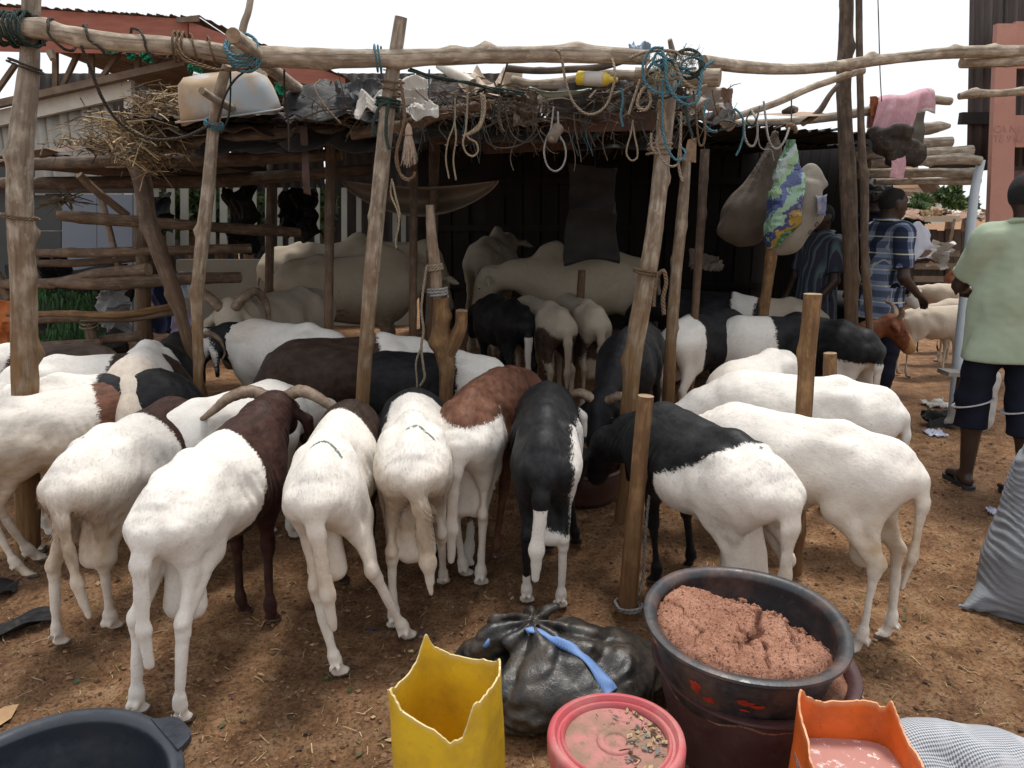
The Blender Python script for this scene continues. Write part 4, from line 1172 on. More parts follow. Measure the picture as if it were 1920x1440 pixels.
def beast(label, cat='sheep', name=None, mat='coat_brown', hip=None, d=None, s=1.0, head=90.0, hindpx=None, frontpx=None,
          patch=None, dirt=0.3, dirtfn=None, mark=None, hair=0, hairlen=0.016, rag=None, horns=None, voxel=0.014, group='sheep and rams crowding the pens', seed=1, eyes=True, **pose):
    """hip: photograph pixel of the top of the croup; d: its distance. Feet pixels (ground) refine the pose."""
    th = R(head)
    ca, sa = math.cos(th), math.sin(th)
    if hip is not None and d is None:
        w = gp(hip[0], hip[1], 0.85 * s)
    elif hip is not None:
        w = dp(hip[0], hip[1], d)
    else:
        a, b = gp(*hindpx[0]), gp(*hindpx[1])
        w = (a + b) / 2 + Vector((ca, sa, 0)) * 0.09 * s
    ox, oy = w.x - ca * 0.03 * s, w.y - sa * 0.03 * s
    def loc(p):
        g_ = gp(*p)
        x, y = (g_.x - ox) / s, (g_.y - oy) / s
        return (x * ca + y * sa, -x * sa + y * ca)
    if hindpx: pose['hind'] = [loc(p) for p in hindpx]
    if frontpx: pose['front'] = [loc(p) for p in frontpx]
    pose['seed'] = seed
    D, hd = beast_sdf(s, voxel, pose)
    V, Q = D.mesh()
    x, y, z = V[:, 0], V[:, 1], V[:, 2]
    N = vnormals(V, Q)
    pt = patch(x, y, z) if patch else np.full(len(V), -1.0)
    base = np.clip((0.66 - z) / 0.25, 0, 1) * np.clip((z - 0.20) / 0.15, 0, 1) * 0.95 + 0.28 + 0.6 * np.clip((.30 - z) / .1, 0, 1)
    base = base + 0.35 * np.clip((-0.05 - x) / 0.1, 0, 1) * np.clip((0.8 - z) / 0.2, 0, 1) * np.clip((z - .2) / .2, 0, 1)
    dv = base * dirt
    if dirtfn is not None: dv = np.clip(dv + dirtfn(x, y, z), 0, 1)
    mk = mark(x, y, z) if mark else np.zeros(len(V))
    at = {'patch': pt, 'dirt': dv, 'mark': mk, 'lco': V * s}
    me = np_mesh((name or cat), V * s, Q, [M[mat], M['hoof']], (z[Q].mean(1) < 0.026).astype(int), True, at)
    o = link(name or cat, me)
    o.location = (ox, oy, 0)
    o.rotation_euler = (0, 0, th)
    tag(o, label, cat, group)
    if hair:
        at2 = dict(at)
        fm = fleece_mesh(V * s, Q, N, at2, hair, M[mat], hairlen * s, seed, rag=(lambda X, Y, Z: rag(X / s, Y / s, Z / s)) if rag else None)
        f = link('fleece', fm, o)
        f['kind'] = 'stuff'
    if eyes:
        for sg in (-1, 1):
            e = (hd['poll'] + hd['ax'] * 0.097 * hd['hs'] + hd['up'] * 0.036 * hd['hs'] + hd['side'] * sg * 0.070 * hd['hs']) * s
            em = tube_mesh('eye', [e - hd['ax'] * 0.011, e - hd['ax'] * 0.006, e, e + hd['ax'] * 0.006, e + hd['ax'] * 0.011], [0.002, 0.009, 0.0115, 0.009, 0.002], M['eye'], 8, 9)
            link('eye', em, o)
    if horns:
        for sg in (-1, 1):
            b = hd['poll'] + hd['up'] * 0.045 * hd['hs'] + hd['side'] * sg * 0.035 * hd['hs'] + hd['ax'] * 0.01
            pts = [b]
            fr = (hd['side'] * sg, hd['up'], hd['ax'])
            for (u, v, w_) in horns[1]:
                pts.append(b + fr[0] * u + fr[1] * v + fr[2] * w_)
            link('horn', horn_mesh([p * s for p in pts], horns[0] * s, 0.006 * s), o)
    BEASTS.append((label, ox, oy))
    return o, hd
def to_local(o, p):
    mw = Matrix.Translation(o.location) @ Matrix.Rotation(o.rotation_euler.z, 4, 'Z')
    return mw.inverted() @ Vector(p)
HORN_OUT = (0.034, [(0.07, 0.03, -0.04), (0.17, 0.0, -0.07), (0.26, -0.04, -0.03), (0.33, -0.05, 0.0), (0.39, -0.03, 0.0)])
HORN_CURL = (0.036, [(0.06, 0.03, -0.06), (0.12, -0.03, -0.11), (0.16, -0.12, -0.06), (0.17, -0.15, 0.05), (0.19, -0.11, 0.13)])
HORN_GOAT = (0.022, [(0.04, 0.06, -0.03), (0.12, 0.11, -0.05), (0.22, 0.13, -0.06), (0.31, 0.17, -0.04)])
# ------------------------------------------------------------------ the herd (heading: 90 = facing away from the camera)
def front_dark(x0, slope=0.0, zs=0.0): return lambda x, y, z: (x - x0) + slope * y + zs * (z - 0.7)
def arc_mark(cx, cy, w, zmin=0.7):
    """a scribbled paint line across the croup, seen on the upper side"""
    return lambda x, y, z: np.exp(-((x - cx + 0.5 * (y - cy) ** 2 / w) / 0.010) ** 2) * (np.abs(y - cy) < w) * (z > zmin)
shag = lambda x, y, z: np.clip((0.05 - x) / 0.15, 0, 1) * np.clip((0.72 - z) / 0.1, 0, 1) * np.clip((z - 0.40) / 0.08, 0, 1)
tanrump = lambda k: (lambda x, y, z: k * np.clip((0.12 - x) / 0.2, 0, 1) * np.clip((0.76 - z) / 0.15, 0, 1) * np.clip((z - 0.34) / 0.1, 0, 1))
tanall = lambda k: (lambda x, y, z: k * np.clip((0.78 - z) / 0.2, 0, 1) * np.clip((z - 0.30) / 0.15, 0, 1))
VF, VM, VB = 0.0088, 0.013, 0.019
# --- nearest row, backs to the camera
ram1, hd1 = beast('white ram with dark brown shoulders and wide curled horns, nearest the black tub', mat='coat_brown', hindpx=[(243, 1352), (343, 1372)], hip=(338, 885), d=2.2,
    frontpx=[(447, 1160), (515, 1176)], head=86, s=0.96, patch=front_dark(0.30, 0.10, -0.45), dirt=0.14, tail=0.50, taily=0.055, scrotum=0.09,
    poll=(0.80, -0.02, 0.83), muzzle=(0.98, 0.0, 0.70), hair=32400, hairlen=0.011, voxel=VF, seed=11, fat=0.93, neck=1.1,
    horns=(0.037, [(0.07, 0.02, -0.03), (0.15, -0.015, -0.05), (0.22, -0.06, -0.02), (0.28, -0.09, 0.01), (0.33, -0.085, 0.03)]))
beast('white sheep with brown neck, tan flank and a green paint mark, left of the ram', mat='coat_brown', hindpx=[(98, 1222), (214, 1190)], hip=(174, 815), d=2.52,
    head=83, s=0.95, patch=front_dark(0.27, 0.25, -0.30), dirt=0.45, dirtfn=tanrump(0.55), mark=arc_mark(0.02, 0.06, 0.05), tail=0.52, taily=-0.05, scrotum=0.06,
    poll=(0.90, -0.12, 0.64), muzzle=(1.0, -0.18, 0.42), hair=21600, hairlen=0.014, rag=shag, voxel=VF, seed=12)
beast('tan flanked white sheep with chestnut shoulders cut by the left edge', mat='coat_red', hip=(-22, 785), d=2.98, hindpx=[(42, 1088), (68, 1058)], head=50, s=0.94,
    patch=front_dark(0.42, 0.0, -0.3), dirt=0.8, dirtfn=tanall(0.75), poll=(0.92, 0.0, 0.62), muzzle=(1.03, 0, 0.42), hair=16200, hairlen=0.0125, voxel=VF, seed=13,
    tail=0.4)
beast('white sheep hidden behind the brown shouldered horned ram', mat='coat_brown', hip=(352, 850), d=2.95, head=62, s=0.94,
    dirt=0.2, poll=(0.93, 0.0, 0.6), muzzle=(1.03, 0, 0.40), voxel=VM, seed=14, scrotum=.1)
beast('white sheep with dark brown neck standing with hind legs spread, centre left', mat='coat_dkbrown', hip=(603, 806), d=2.40, hindpx=[(625, 1282), (782, 1208)],
    head=92, s=0.97, patch=front_dark(0.38, 0.0, -0.2), dirt=0.4, dirtfn=tanrump(0.25), mark=arc_mark(0.02, -0.02, 0.055), tail=0.50, taily=-0.05, scrotum=0.04,
    poll=(0.90, 0.06, 0.66), muzzle=(1.03, 0.06, 0.44), hair=29700, hairlen=0.0125, voxel=VF, seed=15, fat=0.86)
beast('shaggy tan rumped white ram with black neck and hanging scrotum, between two sheep', mat='coat_black', hindpx=[(735, 1190), (836, 1102)], hip=(772, 758), d=2.62,
    head=97, s=0.97, patch=lambda x, y, z: np.maximum((x - 0.47), (y - 0.10) * 1.2 - np.clip(0.25 - x, 0, 1) * 1.6), dirt=0.35, dirtfn=tanrump(0.75), mark=arc_mark(0.01, -0.03, 0.055), tail=0.50, taily=-0.055, scrotum=0.14,
    poll=(0.92, 0.08, 0.66), muzzle=(1.02, 0.08, 0.44), hair=35100, hairlen=0.015, rag=shag, voxel=VF, seed=16, fat=1.05)
beast('white rumped sheep with chestnut red back and shoulders beside the forked post', mat='coat_red', hindpx=[(868, 1090), (905, 1108)], hip=(880, 722), d=2.92,
    head=84, s=1.0, patch=lambda x, y, z: np.maximum(x - 0.16, (z - 0.775) * 1.2) + 0.1 * (z - .7), dirt=0.25, dirtfn=tanrump(0.2), tail=0.52, taily=0.05, scrotum=0.04,
    poll=(0.86, -0.12, 0.72), muzzle=(1.00, -0.26, 0.60), hair=27000, hairlen=0.014, voxel=VF, seed=17, fat=1.0, bend=-0.25, frontpx=[(870, 1075), (930, 1060)])
def blackwhite(x, y, z):
    body = np.minimum(0.098 + y + 0.13 * np.clip(x, 0, .5), z - 0.42 - 0.25 * y)           # white stripe down the right flank, white hind legs
    tail = np.where((x < -0.185) & (z < 0.56), -1.0, 1.0)
    lower = np.where((y > 0.02) & (z > 0.17) & (z < 0.5) & (x > -0.18), 0.04, -1.0)
    return np.maximum(np.minimum(body, tail * 0.05), np.maximum(lower, np.where((x > 0.35) & (z < .5), 0.05, -1)))
beast('black sheep with white right flank, white tail and one black hind shin', mat='coat_black', hindpx=[(978, 1140), (1060, 1150)], hip=(1025, 752), d=2.68,
    frontpx=[(1020, 1040), (1088, 1030)], head=87, s=0.98, patch=blackwhite, dirt=0.12, tail=0.47, taily=0.035, poll=(0.90, -0.05, 0.68), muzzle=(1.0, -0.07, 0.46), hair=27000, hairlen=0.012, voxel=VF, seed=18, fat=0.9, scrotum=.05)
beast('black fronted ram with white hindquarters and scribbled mark, behind the feed basin', mat='coat_black', hip=(1402, 815), d=2.44, hindpx=[(1345, 1185), (1468, 1180)],
    frontpx=[(1232, 1100), (1300, 1070)], head=114, s=0.96, patch=lambda x, y, z: np.maximum((x - 0.30) + 0.3 * (z - 0.68), (z - 0.78) * 1.2 + (x - .10) * .8), dirt=0.35, dirtfn=tanrump(0.3), mark=arc_mark(-0.01, -0.06, 0.06), tail=0.45, taily=0.0, scrotum=0.15,
    poll=(0.86, 0.08, 0.60), muzzle=(0.95, 0.08, 0.40), hair=29700, hairlen=0.0125, voxel=VF, seed=19, fat=1.08)
beast('large all white sheep standing side on right of the feed basin', mat='coat_brown', hindpx=[(1612, 1236), (1674, 1204)], hip=(1618, 802), d=2.60,
    head=139, s=0.95, dirt=0.6, dirtfn=tanall(0.22), tail=0.48, taily=0.03, scrotum=0.14, poll=(0.84, -0.12, 0.58), muzzle=(0.92, -0.16, 0.38), hair=32400, hairlen=0.011, voxel=VF, seed=20, fat=1.06)
beast('white sheep with hollow flank standing just behind the large white one', mat='coat_brown', hip=(1606, 703), d=3.30, head=160, s=0.97, dirt=0.25, tail=0.42,
    poll=(0.88, 0.06, 0.58), muzzle=(0.98, 0.06, 0.38), hair=18900, hairlen=0.012, voxel=VM, seed=21, fat=1.05)
beast('white sheep heading towards the camera with cream neck, left of a sawn stump', mat='coat_brown', hip=(1458, 642), d=4.02, head=228, s=0.98, dirt=0.3,
    dirtfn=lambda x, y, z: 0.5 * np.clip((x - 0.5) / 0.2, 0, 1), poll=(0.80, -0.02, 0.52), muzzle=(0.88, -0.02, 0.33), hair=12150, hairlen=0.015, voxel=VM, seed=22, fat=0.98)
# --- left hand crowd
beast('white sheep with black forequarters, third row at the left', mat='coat_black', hip=(75, 700), d=3.32, head=14, s=0.98, patch=front_dark(0.24, 0.0, -0.3), dirt=0.2,
    poll=(0.80, 0, 0.45), muzzle=(0.86, 0, 0.27), hair=12150, voxel=VM, seed=23)
beast('white sheep with dark brown front lowered behind the black fronted one', mat='coat_dkbrown', hip=(78, 682), d=3.72, head=16, s=0.99, patch=front_dark(0.30, 0.1, -0.5), dirt=0.2,
    poll=(0.74, 0, 0.50), muzzle=(0.78, 0, 0.32), hair=6750, voxel=VM, seed=24)
beast('dark brown sheep with white rump at the foot of the left pole', mat='coat_dkbrown', hip=(-10, 655), d=4.1, head=8, s=0.98, patch=front_dark(0.12, 0, -0.2), dirt=0.3,
    poll=(0.76, 0, 0.50), muzzle=(0.80, 0, 0.32), voxel=VM, seed=25)
beast('white sheep lowering its tan neck in front of a black one', mat='coat_brown', hip=(280, 652), d=4.0, head=-72, s=1.04, dirt=0.25, dirtfn=lambda x, y, z: 0.6 * np.clip((x - 0.4) / 0.2, 0, 1),
    poll=(0.84, 0, 0.48), muzzle=(0.90, 0, 0.30), hair=8100, hairlen=.02, voxel=VM, seed=26, fat=.9)
beast('all black sheep squeezed behind the white one with a tan neck', mat='coat_black', hip=(338, 640), d=4.65, head=-76, s=0.97, patch=lambda x, y, z: x * 0 + 1.0,
    poll=(0.86, 0, 0.55), muzzle=(0.95, 0, 0.36), voxel=VM, seed=27)
beast('white ram with black ears and eye patch looking down, in front of the cream one', mat='coat_black', hip=(598, 630), d=4.4, head=152, s=1.06,
    patch=lambda x, y, z: np.where((x > 0.60) & (y > .05), 0.075 - np.abs((y - 0.14) + .25 * (z - .70)), -1.0), dirt=0.3, dirtfn=lambda x, y, z: 0.45 * np.exp(-((x - .52) / .12) ** 2) * (z > .74),
    poll=(0.76, 0.17, 0.74), muzzle=(0.80, 0.33, 0.55), hair=12150, hairlen=0.014, voxel=VM, seed=28, fat=1.05, neck=1.0,
    horns=(0.026, [(0.05, 0.01, -0.03), (0.09, -0.05, -0.03), (0.10, -0.11, 0.01), (0.11, -0.12, 0.06)]))
beast('cream coloured horned ram with its face down between the poles', mat='coat_cream', hip=(576, 560), d=5.85, head=248, s=1.16, dirt=0.3,
    poll=(0.82, 0.05, 0.80), muzzle=(0.93, 0.12, 0.50), hair=9450, hairlen=0.014, voxel=VM, seed=29, horns=HORN_CURL)
beast('dark brown sheep with white rump standing sideways behind the leaning pole', mat='coat_dkbrown', hip=(742, 616), d=4.1, head=203, s=1.06,
    patch=front_dark(0.14, 0.0, 0.1), dirt=0.25, poll=(0.74, 0.03, 0.50), muzzle=(0.78, 0.05, 0.30), hair=12150, hairlen=0.015, voxel=VM, seed=30)
beast('black sheep with white rump behind the forked post', mat='coat_black', hip=(882, 640), d=3.95, head=178, s=0.97, patch=front_dark(0.10), dirt=0.2,
    poll=(0.84, 0, 0.50), muzzle=(0.92, 0, 0.32), hair=6750, voxel=VM, seed=31)
# --- under the shed
beast('black sheep with white tail, rump to the camera under the shed', mat='coat_black', hip=(968, 556), d=5.75, head=112, s=1.04,
    patch=lambda x, y, z: np.where((x < -0.185) & (z < 0.62), -1.0, 1.0), tail=0.5, voxel=VM, seed=32, fat=1.1, hair=5400)
beast('cream sheep with muddy brown thighs beside the white tailed black one', mat='coat_cream', hip=(1040, 550), d=5.6, head=112, s=1.04, dirt=0.35,
    dirtfn=lambda x, y, z: 0.0 * x, patch=lambda x, y, z: 0.13 - np.sqrt((x + 0.05) ** 2 + (z - 0.56) ** 2) + 0.0 * y, tail=0.5, voxel=VM, seed=33, hair=5400)
beast('cream sheep with muddy thighs, farther right of its twin, before the cow', mat='coat_cream', hip=(1108, 548), d=5.7, head=104, s=1.04, dirt=0.4,
    patch=lambda x, y, z: 0.11 - np.sqrt((x + 0.02) ** 2 + (z - 0.54) ** 2) + 0.0 * y, tail=0.3, scrotum=0.2, voxel=VM, seed=34, hair=5400)
beast('black ram with pale ridged horns facing the camera and feeding from the tub', mat='coat_black', hip=(1205, 600), d=4.7, head=249, s=1.05,
    patch=lambda x, y, z: x * 0 + 1.0, poll=(0.92, -0.02, 0.55), muzzle=(1.06, -0.02, 0.36), voxel=VM, seed=35,
    horns=(0.034, [(0.07, 0.03, -0.02), (0.13, 0.0, 0.0), (0.16, -0.05, 0.06), (0.15, -0.08, 0.13)]))
beast('black sheep with white rump behind the inner leaning pole', mat='coat_black', hip=(1288, 588), d=5.0, head=42, s=1.03,
    patch=lambda x, y, z: x - 0.06, dirt=0.3, poll=(0.85, 0, 0.55), muzzle=(0.95, 0, 0.36), voxel=VB, seed=36)
beast('black sheep with a white saddle deep under the shed', mat='coat_black', hip=(1392, 548), d=6.3, head=150, s=1.04,
    patch=lambda x, y, z: np.abs(x - 0.0) - 0.09, dirt=0.3, voxel=VB, seed=37)
beast('white necked black sheep standing left of the sawn stump', mat='coat_black', hip=(1520, 590), d=5.2, head=184, s=1.0,
    patch=front_dark(0.36) and (lambda x, y, z: 0.34 - x), dirt=0.25, poll=(0.88, -.02, .60), muzzle=(1.0, -.02, .42), voxel=VM, seed=38)
beast('black sheep with white rump behind the short sawn stump', mat='coat_black', hip=(1600, 610), d=4.85, head=112, s=1.0,
    patch=lambda x, y, z: np.maximum(z - 0.62, x - 0.03), dirt=0.3, voxel=VM, seed=39, tail=0.45, hair=6750)
beast('brown goat with swept horns and tan muzzle looking right, behind the paired poles', cat='goat', mat='coat_goat', hip=(1462, 632), d=5.25, head=5, s=0.90, group='goats at the back of the pens',
    patch=lambda x, y, z: np.where(x < 0.5, 1.0, np.minimum(1.04 - x, 0.05)), poll=(0.92, -0.06, 0.88), muzzle=(1.085, -0.11, 0.67), ear='flat', headsize=1.05, voxel=VM, seed=40, neck=.9, tail=.2,
    horns=(0.024, [(0.05, 0.05, -0.05), (0.10, 0.06, -0.10), (0.17, 0.05, -0.12), (0.24, 0.10, -0.13)]))
beast('white goat with a dark cord round its neck beside the low bench', cat='goat', mat='coat_cream', hip=(1722, 572), d=7.0, head=8, s=0.80, group='goats at the back of the pens', leg=.9,
    dirt=0.15, poll=(0.80, -0.02, 0.78), muzzle=(0.94, -0.03, 0.62), ear='flat', tailup=True, tail=.2, scrotum=.2, voxel=VB, seed=41)
beast('pale goat half hidden behind the man in the green shirt', cat='goat', mat='coat_cream', hip=(1850, 592), d=7.6, head=180, s=0.80, group='goats at the back of the pens', dirt=0.3, voxel=VB, seed=42, ear='flat', tail=.15)
beast('white faced sheep with a black eye patch looking out between pole and stump', mat='coat_black', hip=(1520, 520), d=7.0, head=322, s=1.0,
    patch=lambda x, y, z: np.where(x < 0.74, 0.08, 0.045 - np.sqrt((x - 0.88) ** 2 + (z - 0.90) ** 2) + 0 * y), poll=(0.80, -0.03, 0.98), muzzle=(0.96, -0.05, 0.78), dirt=0.1, voxel=VB, seed=43)
beast('white sheep deep under the shed behind the sawn stump', mat='coat_cream', hip=(1500, 562), d=6.2, head=165, s=1.0, dirt=0.2, voxel=VB, seed=44)
beast('brown and white goat facing the camera in the far pen', cat='goat', mat='coat_goat', hip=(1795, 512), d=10.6, head=268, s=0.9, group='goats at the back of the pens',
    patch=lambda x, y, z: np.minimum(z - 0.42, 0.86 - x), poll=(0.86, 0, .84), muzzle=(0.98, 0.02, .66), ear='flat', voxel=VB, seed=45)
beast('tan and white goat standing side on in the far pen', cat='goat', mat='coat_cream', hip=(1815, 540), d=9.4, head=184, s=0.78, group='goats at the back of the pens', dirt=0.8, ear='flat', voxel=VB, seed=46,
    poll=(0.82, -0.1, 0.74), muzzle=(0.96, -0.14, 0.62))
beast('black goat lying low by the bags of the far pen', cat='goat', mat='coat_black', hip=(1725, 640), d=8.2, head=10, s=0.55, group='goats at the back of the pens', patch=lambda x, y, z: x * 0 + 1., voxel=0.03, seed=47, ear='flat')
# --- zebu cattle
cg = 'zebu cattle tethered in the shed'
zp = dict(ribs=0.004, cat='cow', mat='coat_zebu', zebu=True, group=cg, voxel=VB, leg=1.15, tail=0.62, ear='flat')
beast('pale zebu cow with dirty belly seen side on behind the thin post', hip=(578, 482), d=6.6, head=1, s=1.39, dirt=0.9, seed=51, fat=1.0,
    patch=lambda x, y, z: 0.10 - np.sqrt(((x - 0.10) / 1.6) ** 2 + (z - 0.52) ** 2) + 0 * y, poll=(0.80, 0.25, .70), muzzle=(0.90, 0.40, .48), hair=6750, **zp)
beast('pale zebu cow with greyish rump farther back at the left of the shed', hip=(545, 447), d=7.5, head=4, s=1.47, dirt=0.4, seed=52, poll=(0.95, 0, .80), muzzle=(1.08, 0, .58), **zp)
beast('humped cream zebu facing left at the right of the shed', hip=(1172, 464), d=7.0, head=179, s=1.385, dirt=0.3, seed=53, poll=(0.95, 0, .70), muzzle=(1.05, 0, .45), **zp)
beast('zebu cow standing rump first in the darkest middle of the shed', hip=(908, 452), d=8.0, head=80, s=1.50, dirt=0.5, seed=54, poll=(0.95, 0, .80), muzzle=(1.08, 0, .58), **zp)
# ------------------------------------------------------------------ clutter on the roof, ropes, hanging things
m_blackp = plastic('black_plastic', (.010, .010, .011), .62, (.05, .04, .03), .35, spec=.25)
m_whitep = plastic('white_bag', (.62, .60, .56), .55, (.35, .27, .19), .45, .25)
m_beige = plastic('beige_sheet', (.46, .37, .28), .7, (.25, .16, .1), .5)
m_board = plain('red_brown_board', (.11, .05, .033), (.05, .028, .02), 4, .8, .2, 30)
m_sackc = plain('dirty_sack', (.17, .135, .105), (.09, .07, .055), 5, .85, .3, 60)
def mkcr(name, label, cat, px, py, d, w, h, tilt, amp, seed, mat, fold=3.0, hang=0.0, group='rubbish piled on the shed roof', n=30):
    c = dp(px, py, d)
    U = Vector((msz(w, c), 0, 0))
    a = R(tilt)
    Vv = Vector((0, math.cos(a), math.sin(a))) * msz(h, c)
    o = crumple(name, c, U, Vv, amp, seed, mat, n, fold=fold, hang=hang)
    tag(o, label, cat, group)
    return o
mkcr('tarpaulin', 'black plastic sheet bunched on the roof behind the leaning pole', 'tarpaulin', 640, 192, 3.9, 190, 160, 30, .030, 1, m_blackp, 1.5)
mkcr('tarpaulin', 'dark grey crumpled sheet under the black one at the eaves', 'tarpaulin', 672, 178, 3.8, 90, 60, 60, .018, 2, plastic('grey_plastic', (.045, .05, .055), .6, (.12, .1, .08), .4, spec=.25))
mkcr('paper_bag', 'dirty white paper bag left of the leaning pole top', 'bag', 702, 190, 3.62, 70, 62, 40, .020, 3, m_whitep, 1.7)
mkcr('paper_bag', 'white crumpled bag poking up right of the leaning pole', 'bag', 775, 172, 3.72, 64, 62, 55, .018, 4, m_whitep, 1.7)
mkcr('plastic_bag', 'thin white plastic bag lying lowest beside the leaning pole', 'bag', 790, 205, 3.6, 60, 44, 35, .016, 5, m_whitep, 2.0)
mkcr('cardboard_scrap', 'beige bent sheet scrap behind the yellow packet', 'sheet', 925, 150, 4.0, 110, 70, 35, .03, 6, m_beige, 1.6)
mkcr('cardboard_scrap', 'pale flat scrap jutting over the tan loops', 'sheet', 890, 180, 3.7, 90, 40, 5, .01, 7, m_beige, 1.0)
mkcr('plastic_sheet', 'pale green plastic strip under the yellow packet', 'sheet', 1050, 172, 3.68, 120, 30, 10, .02, 8, plastic('green_tint_plastic', (.32, .40, .34), .3, (.2, .2, .15), .4), 2)
mkcr('rag', 'grey rag hanging from the middle of the eaves', 'rag', 985, 205, 3.72, 44, 60, 85, .02, 9, m_sackc)
mkcr('rag', 'dark rag sheet hanging from the eaves by the ribbed block', 'rag', 1090, 190, 3.75, 90, 60, 85, .02, 10, plain('dark_rag', (.05, .04, .034), (.025, .02, .018), 6, .9), 2.0)
mkcr('blue_sheet', 'pale blue scrap sticking up behind the rope tangle', 'sheet', 1200, 92, 3.7, 42, 26, 60, .02, 11, plastic('pale_blue', (.32, .42, .52), .5, (.3, .3, .3), .2), 2)
mkcr('metal_sheet', 'bent rusty roofing scrap right of the rope tangle', 'sheet', 1340, 200, 4.2, 80, 60, 45, .05, 12, plain('rust_scrap', (.26, .17, .115), (.12, .07, .045), 8, .7), 1.5)
mkcr('metal_sheet', 'tan roof sheet edge beneath the diagonal thin pole', 'sheet', 1455, 216, 5.0, 190, 50, 12, .012, 13, plain('tan_scrap', (.40, .28, .20), (.26, .17, .12), 4, .8), 1.0)
mkcr('metal_sheet', 'rusty curled roof corner beside the left edge post', 'sheet', 110, 283, 4.3, 130, 50, 12, .02, 14, m_roof, 1.5)
mkcr('dark_cloth', 'black cloth hanging among the pale slats', 'cloth', 300, 400, 8.8, 46, 70, 88, .05, 15, m_blackp, group='cloths hanging inside the shed')
mkcr('dark_cloth', 'long black cloth hanging right of the cream ram post', 'cloth', 452, 415, 6.3, 60, 120, 88, .06, 16, m_blackp, group='cloths hanging inside the shed')
mkcr('net_bundle', 'dark tangled net hung before the slats', 'net', 560, 400, 7.0, 70, 90, 88, .06, 17, m_blackp, group='cloths hanging inside the shed')
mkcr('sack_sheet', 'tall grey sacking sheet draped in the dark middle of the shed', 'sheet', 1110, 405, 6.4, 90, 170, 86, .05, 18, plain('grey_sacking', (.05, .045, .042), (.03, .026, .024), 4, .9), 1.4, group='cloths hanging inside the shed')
mkcr('pale_rag', 'pale grey rag lying on a ledge under the shed', 'rag', 1322, 492, 6.4, 60, 46, 50, .05, 19, m_sackc, 1.6, group='cloths hanging inside the shed')
# packet
def bottle(name, label, a, b, r, mats, group):
    P = [a.lerp(b, t) for t in (0, .03, .2, .7, .82, .9, 1.0)]
    o = link(name, tube_mesh(name, P, [r * .6, r, r, r, r * .55, r * .4, r * .35], mats[0], 14, 34, .04, (), 4))
    tag(o, label, 'packet', group)
    P2 = [a.lerp(b, t) for t in (.22, .45, .68)]
    link('paper_wrapper', tube_mesh('paper_wrapper', P2, [r * 1.06] * 3, mats[1], 14, 10, .03, (), 5), o)
    return o
bottle('plastic_bottle', 'yellow plastic bottle with a white wrapper lying on the eaves', dp(1082, 146, 3.6), dp(1158, 150, 3.52), .030, [plastic('yellow_bottle', (.62, .46, .03), .35, (.3, .2, .1), .3), m_whitep], 'rubbish piled on the shed roof')
log('white painted short pipe lying on the roof in front of the sky', [(822, 122, 3.75), (850, 138, 3.7), (886, 158, 3.62)], [14, 20, 20], 'beam', 'pipe', 'pipe', 'rubbish piled on the shed roof', seed=120).data.materials[0] = plastic('white_pipe', (.58, .57, .52), .5, (.3, .2, .12), .5)
bd = board('board', dp(1040, 232, 3.86), dp(1246, 226, 3.80), .03, msz(34, dp(1140, 230, 3.8)), m_board)
tag(bd, 'dark red brown board along the eaves under the ribbed block', 'board', G2)
bd = board('board', dp(905, 268, 4.3), dp(1250, 250, 4.3), .03, .12, m_board)
tag(bd, 'dim reddish board inside the eaves', 'board', G2)
bd = board('board', dp(1246, 250, 3.50), dp(1238, 190, 3.50), .012, msz(42, dp(1240, 220, 3.5)), M['cut'])
tag(bd, 'chewed pale board tied against the rope tangled pole', 'board', G2)
bd = prism('board', [(1282, 300), (1290, 262), (1306, 258), (1305, 305)], 3.75, .012, M['cut'])
tag(bd, 'tan board scrap dangling right of the rope tangle', 'board', G2)
# upturned tub
def tub():
    c = dp(436, 196, 3.95)
    w, h = msz(180, c), msz(74, c)
    prof = [(.50, 0), (.49, .2), (.465, .55), (.43, .82), (.36, .96), (.2, 1.0), (0.0, 1.0)]
    n = 44
    V, F = [], []
    for k, (r, z) in enumerate(prof):
        for i in range(n):
            a = i / n * 6.283
            ca, sa = math.cos(a), math.sin(a)
            e = 0.62
            x = math.copysign(abs(ca) ** e, ca) * r * w
            y = math.copysign(abs(sa) ** e, sa) * r * w * .72
            V.append((x, y, z * h + .012 * math.sin(a * 3 + k)))
    for k in range(len(prof) - 1):
        for i in range(n):
            j = (i + 1) % n
            F.append([k * n + i, k * n + j, (k + 1) * n + j, (k + 1) * n + i])
    o = link('upturned_tub', np_mesh('upturned_tub', V, F, [plain('faded_tub', (.34, .38, .41), (.36, .26, .165), 3.5, .65, .1, 30, c3=(.42, .33, .23), lo=.46, hi=.58)]))
    o.location = dp(436, 218, 3.95)
    o.rotation_euler = (R(10), R(-8), R(8))
    s = o.modifiers.new('t', 'SOLIDIFY'); s.thickness = .006
    tag(o, 'faded blue and tan plastic tub lying upside down on the roof', 'tub')
    V2, F2 = [], []
    for k in range(2):
        for i in range(n):
            a = i / n * 6.283
            ca, sa = math.cos(a), math.sin(a)
            r = .50 + .05 * k
            V2.append((math.copysign(abs(ca) ** .62, ca) * r * w, math.copysign(abs(sa) ** .62, sa) * r * w * .72, .004))
    F2 = [[i, (i + 1) % n, n + (i + 1) % n, n + i] for i in range(n)]
    r_ = link('rim', np_mesh('rim', V2, F2, [o.data.materials[0]]), o)
    s = r_.modifiers.new('t', 'SOLIDIFY'); s.thickness = .008
tub()
mkcr('plastic_scrap', 'striped pale plastic scrap behind the upturned tub', 'sheet', 395, 150, 4.1, 60, 30, 60, .03, 21, m_whitep, 2)
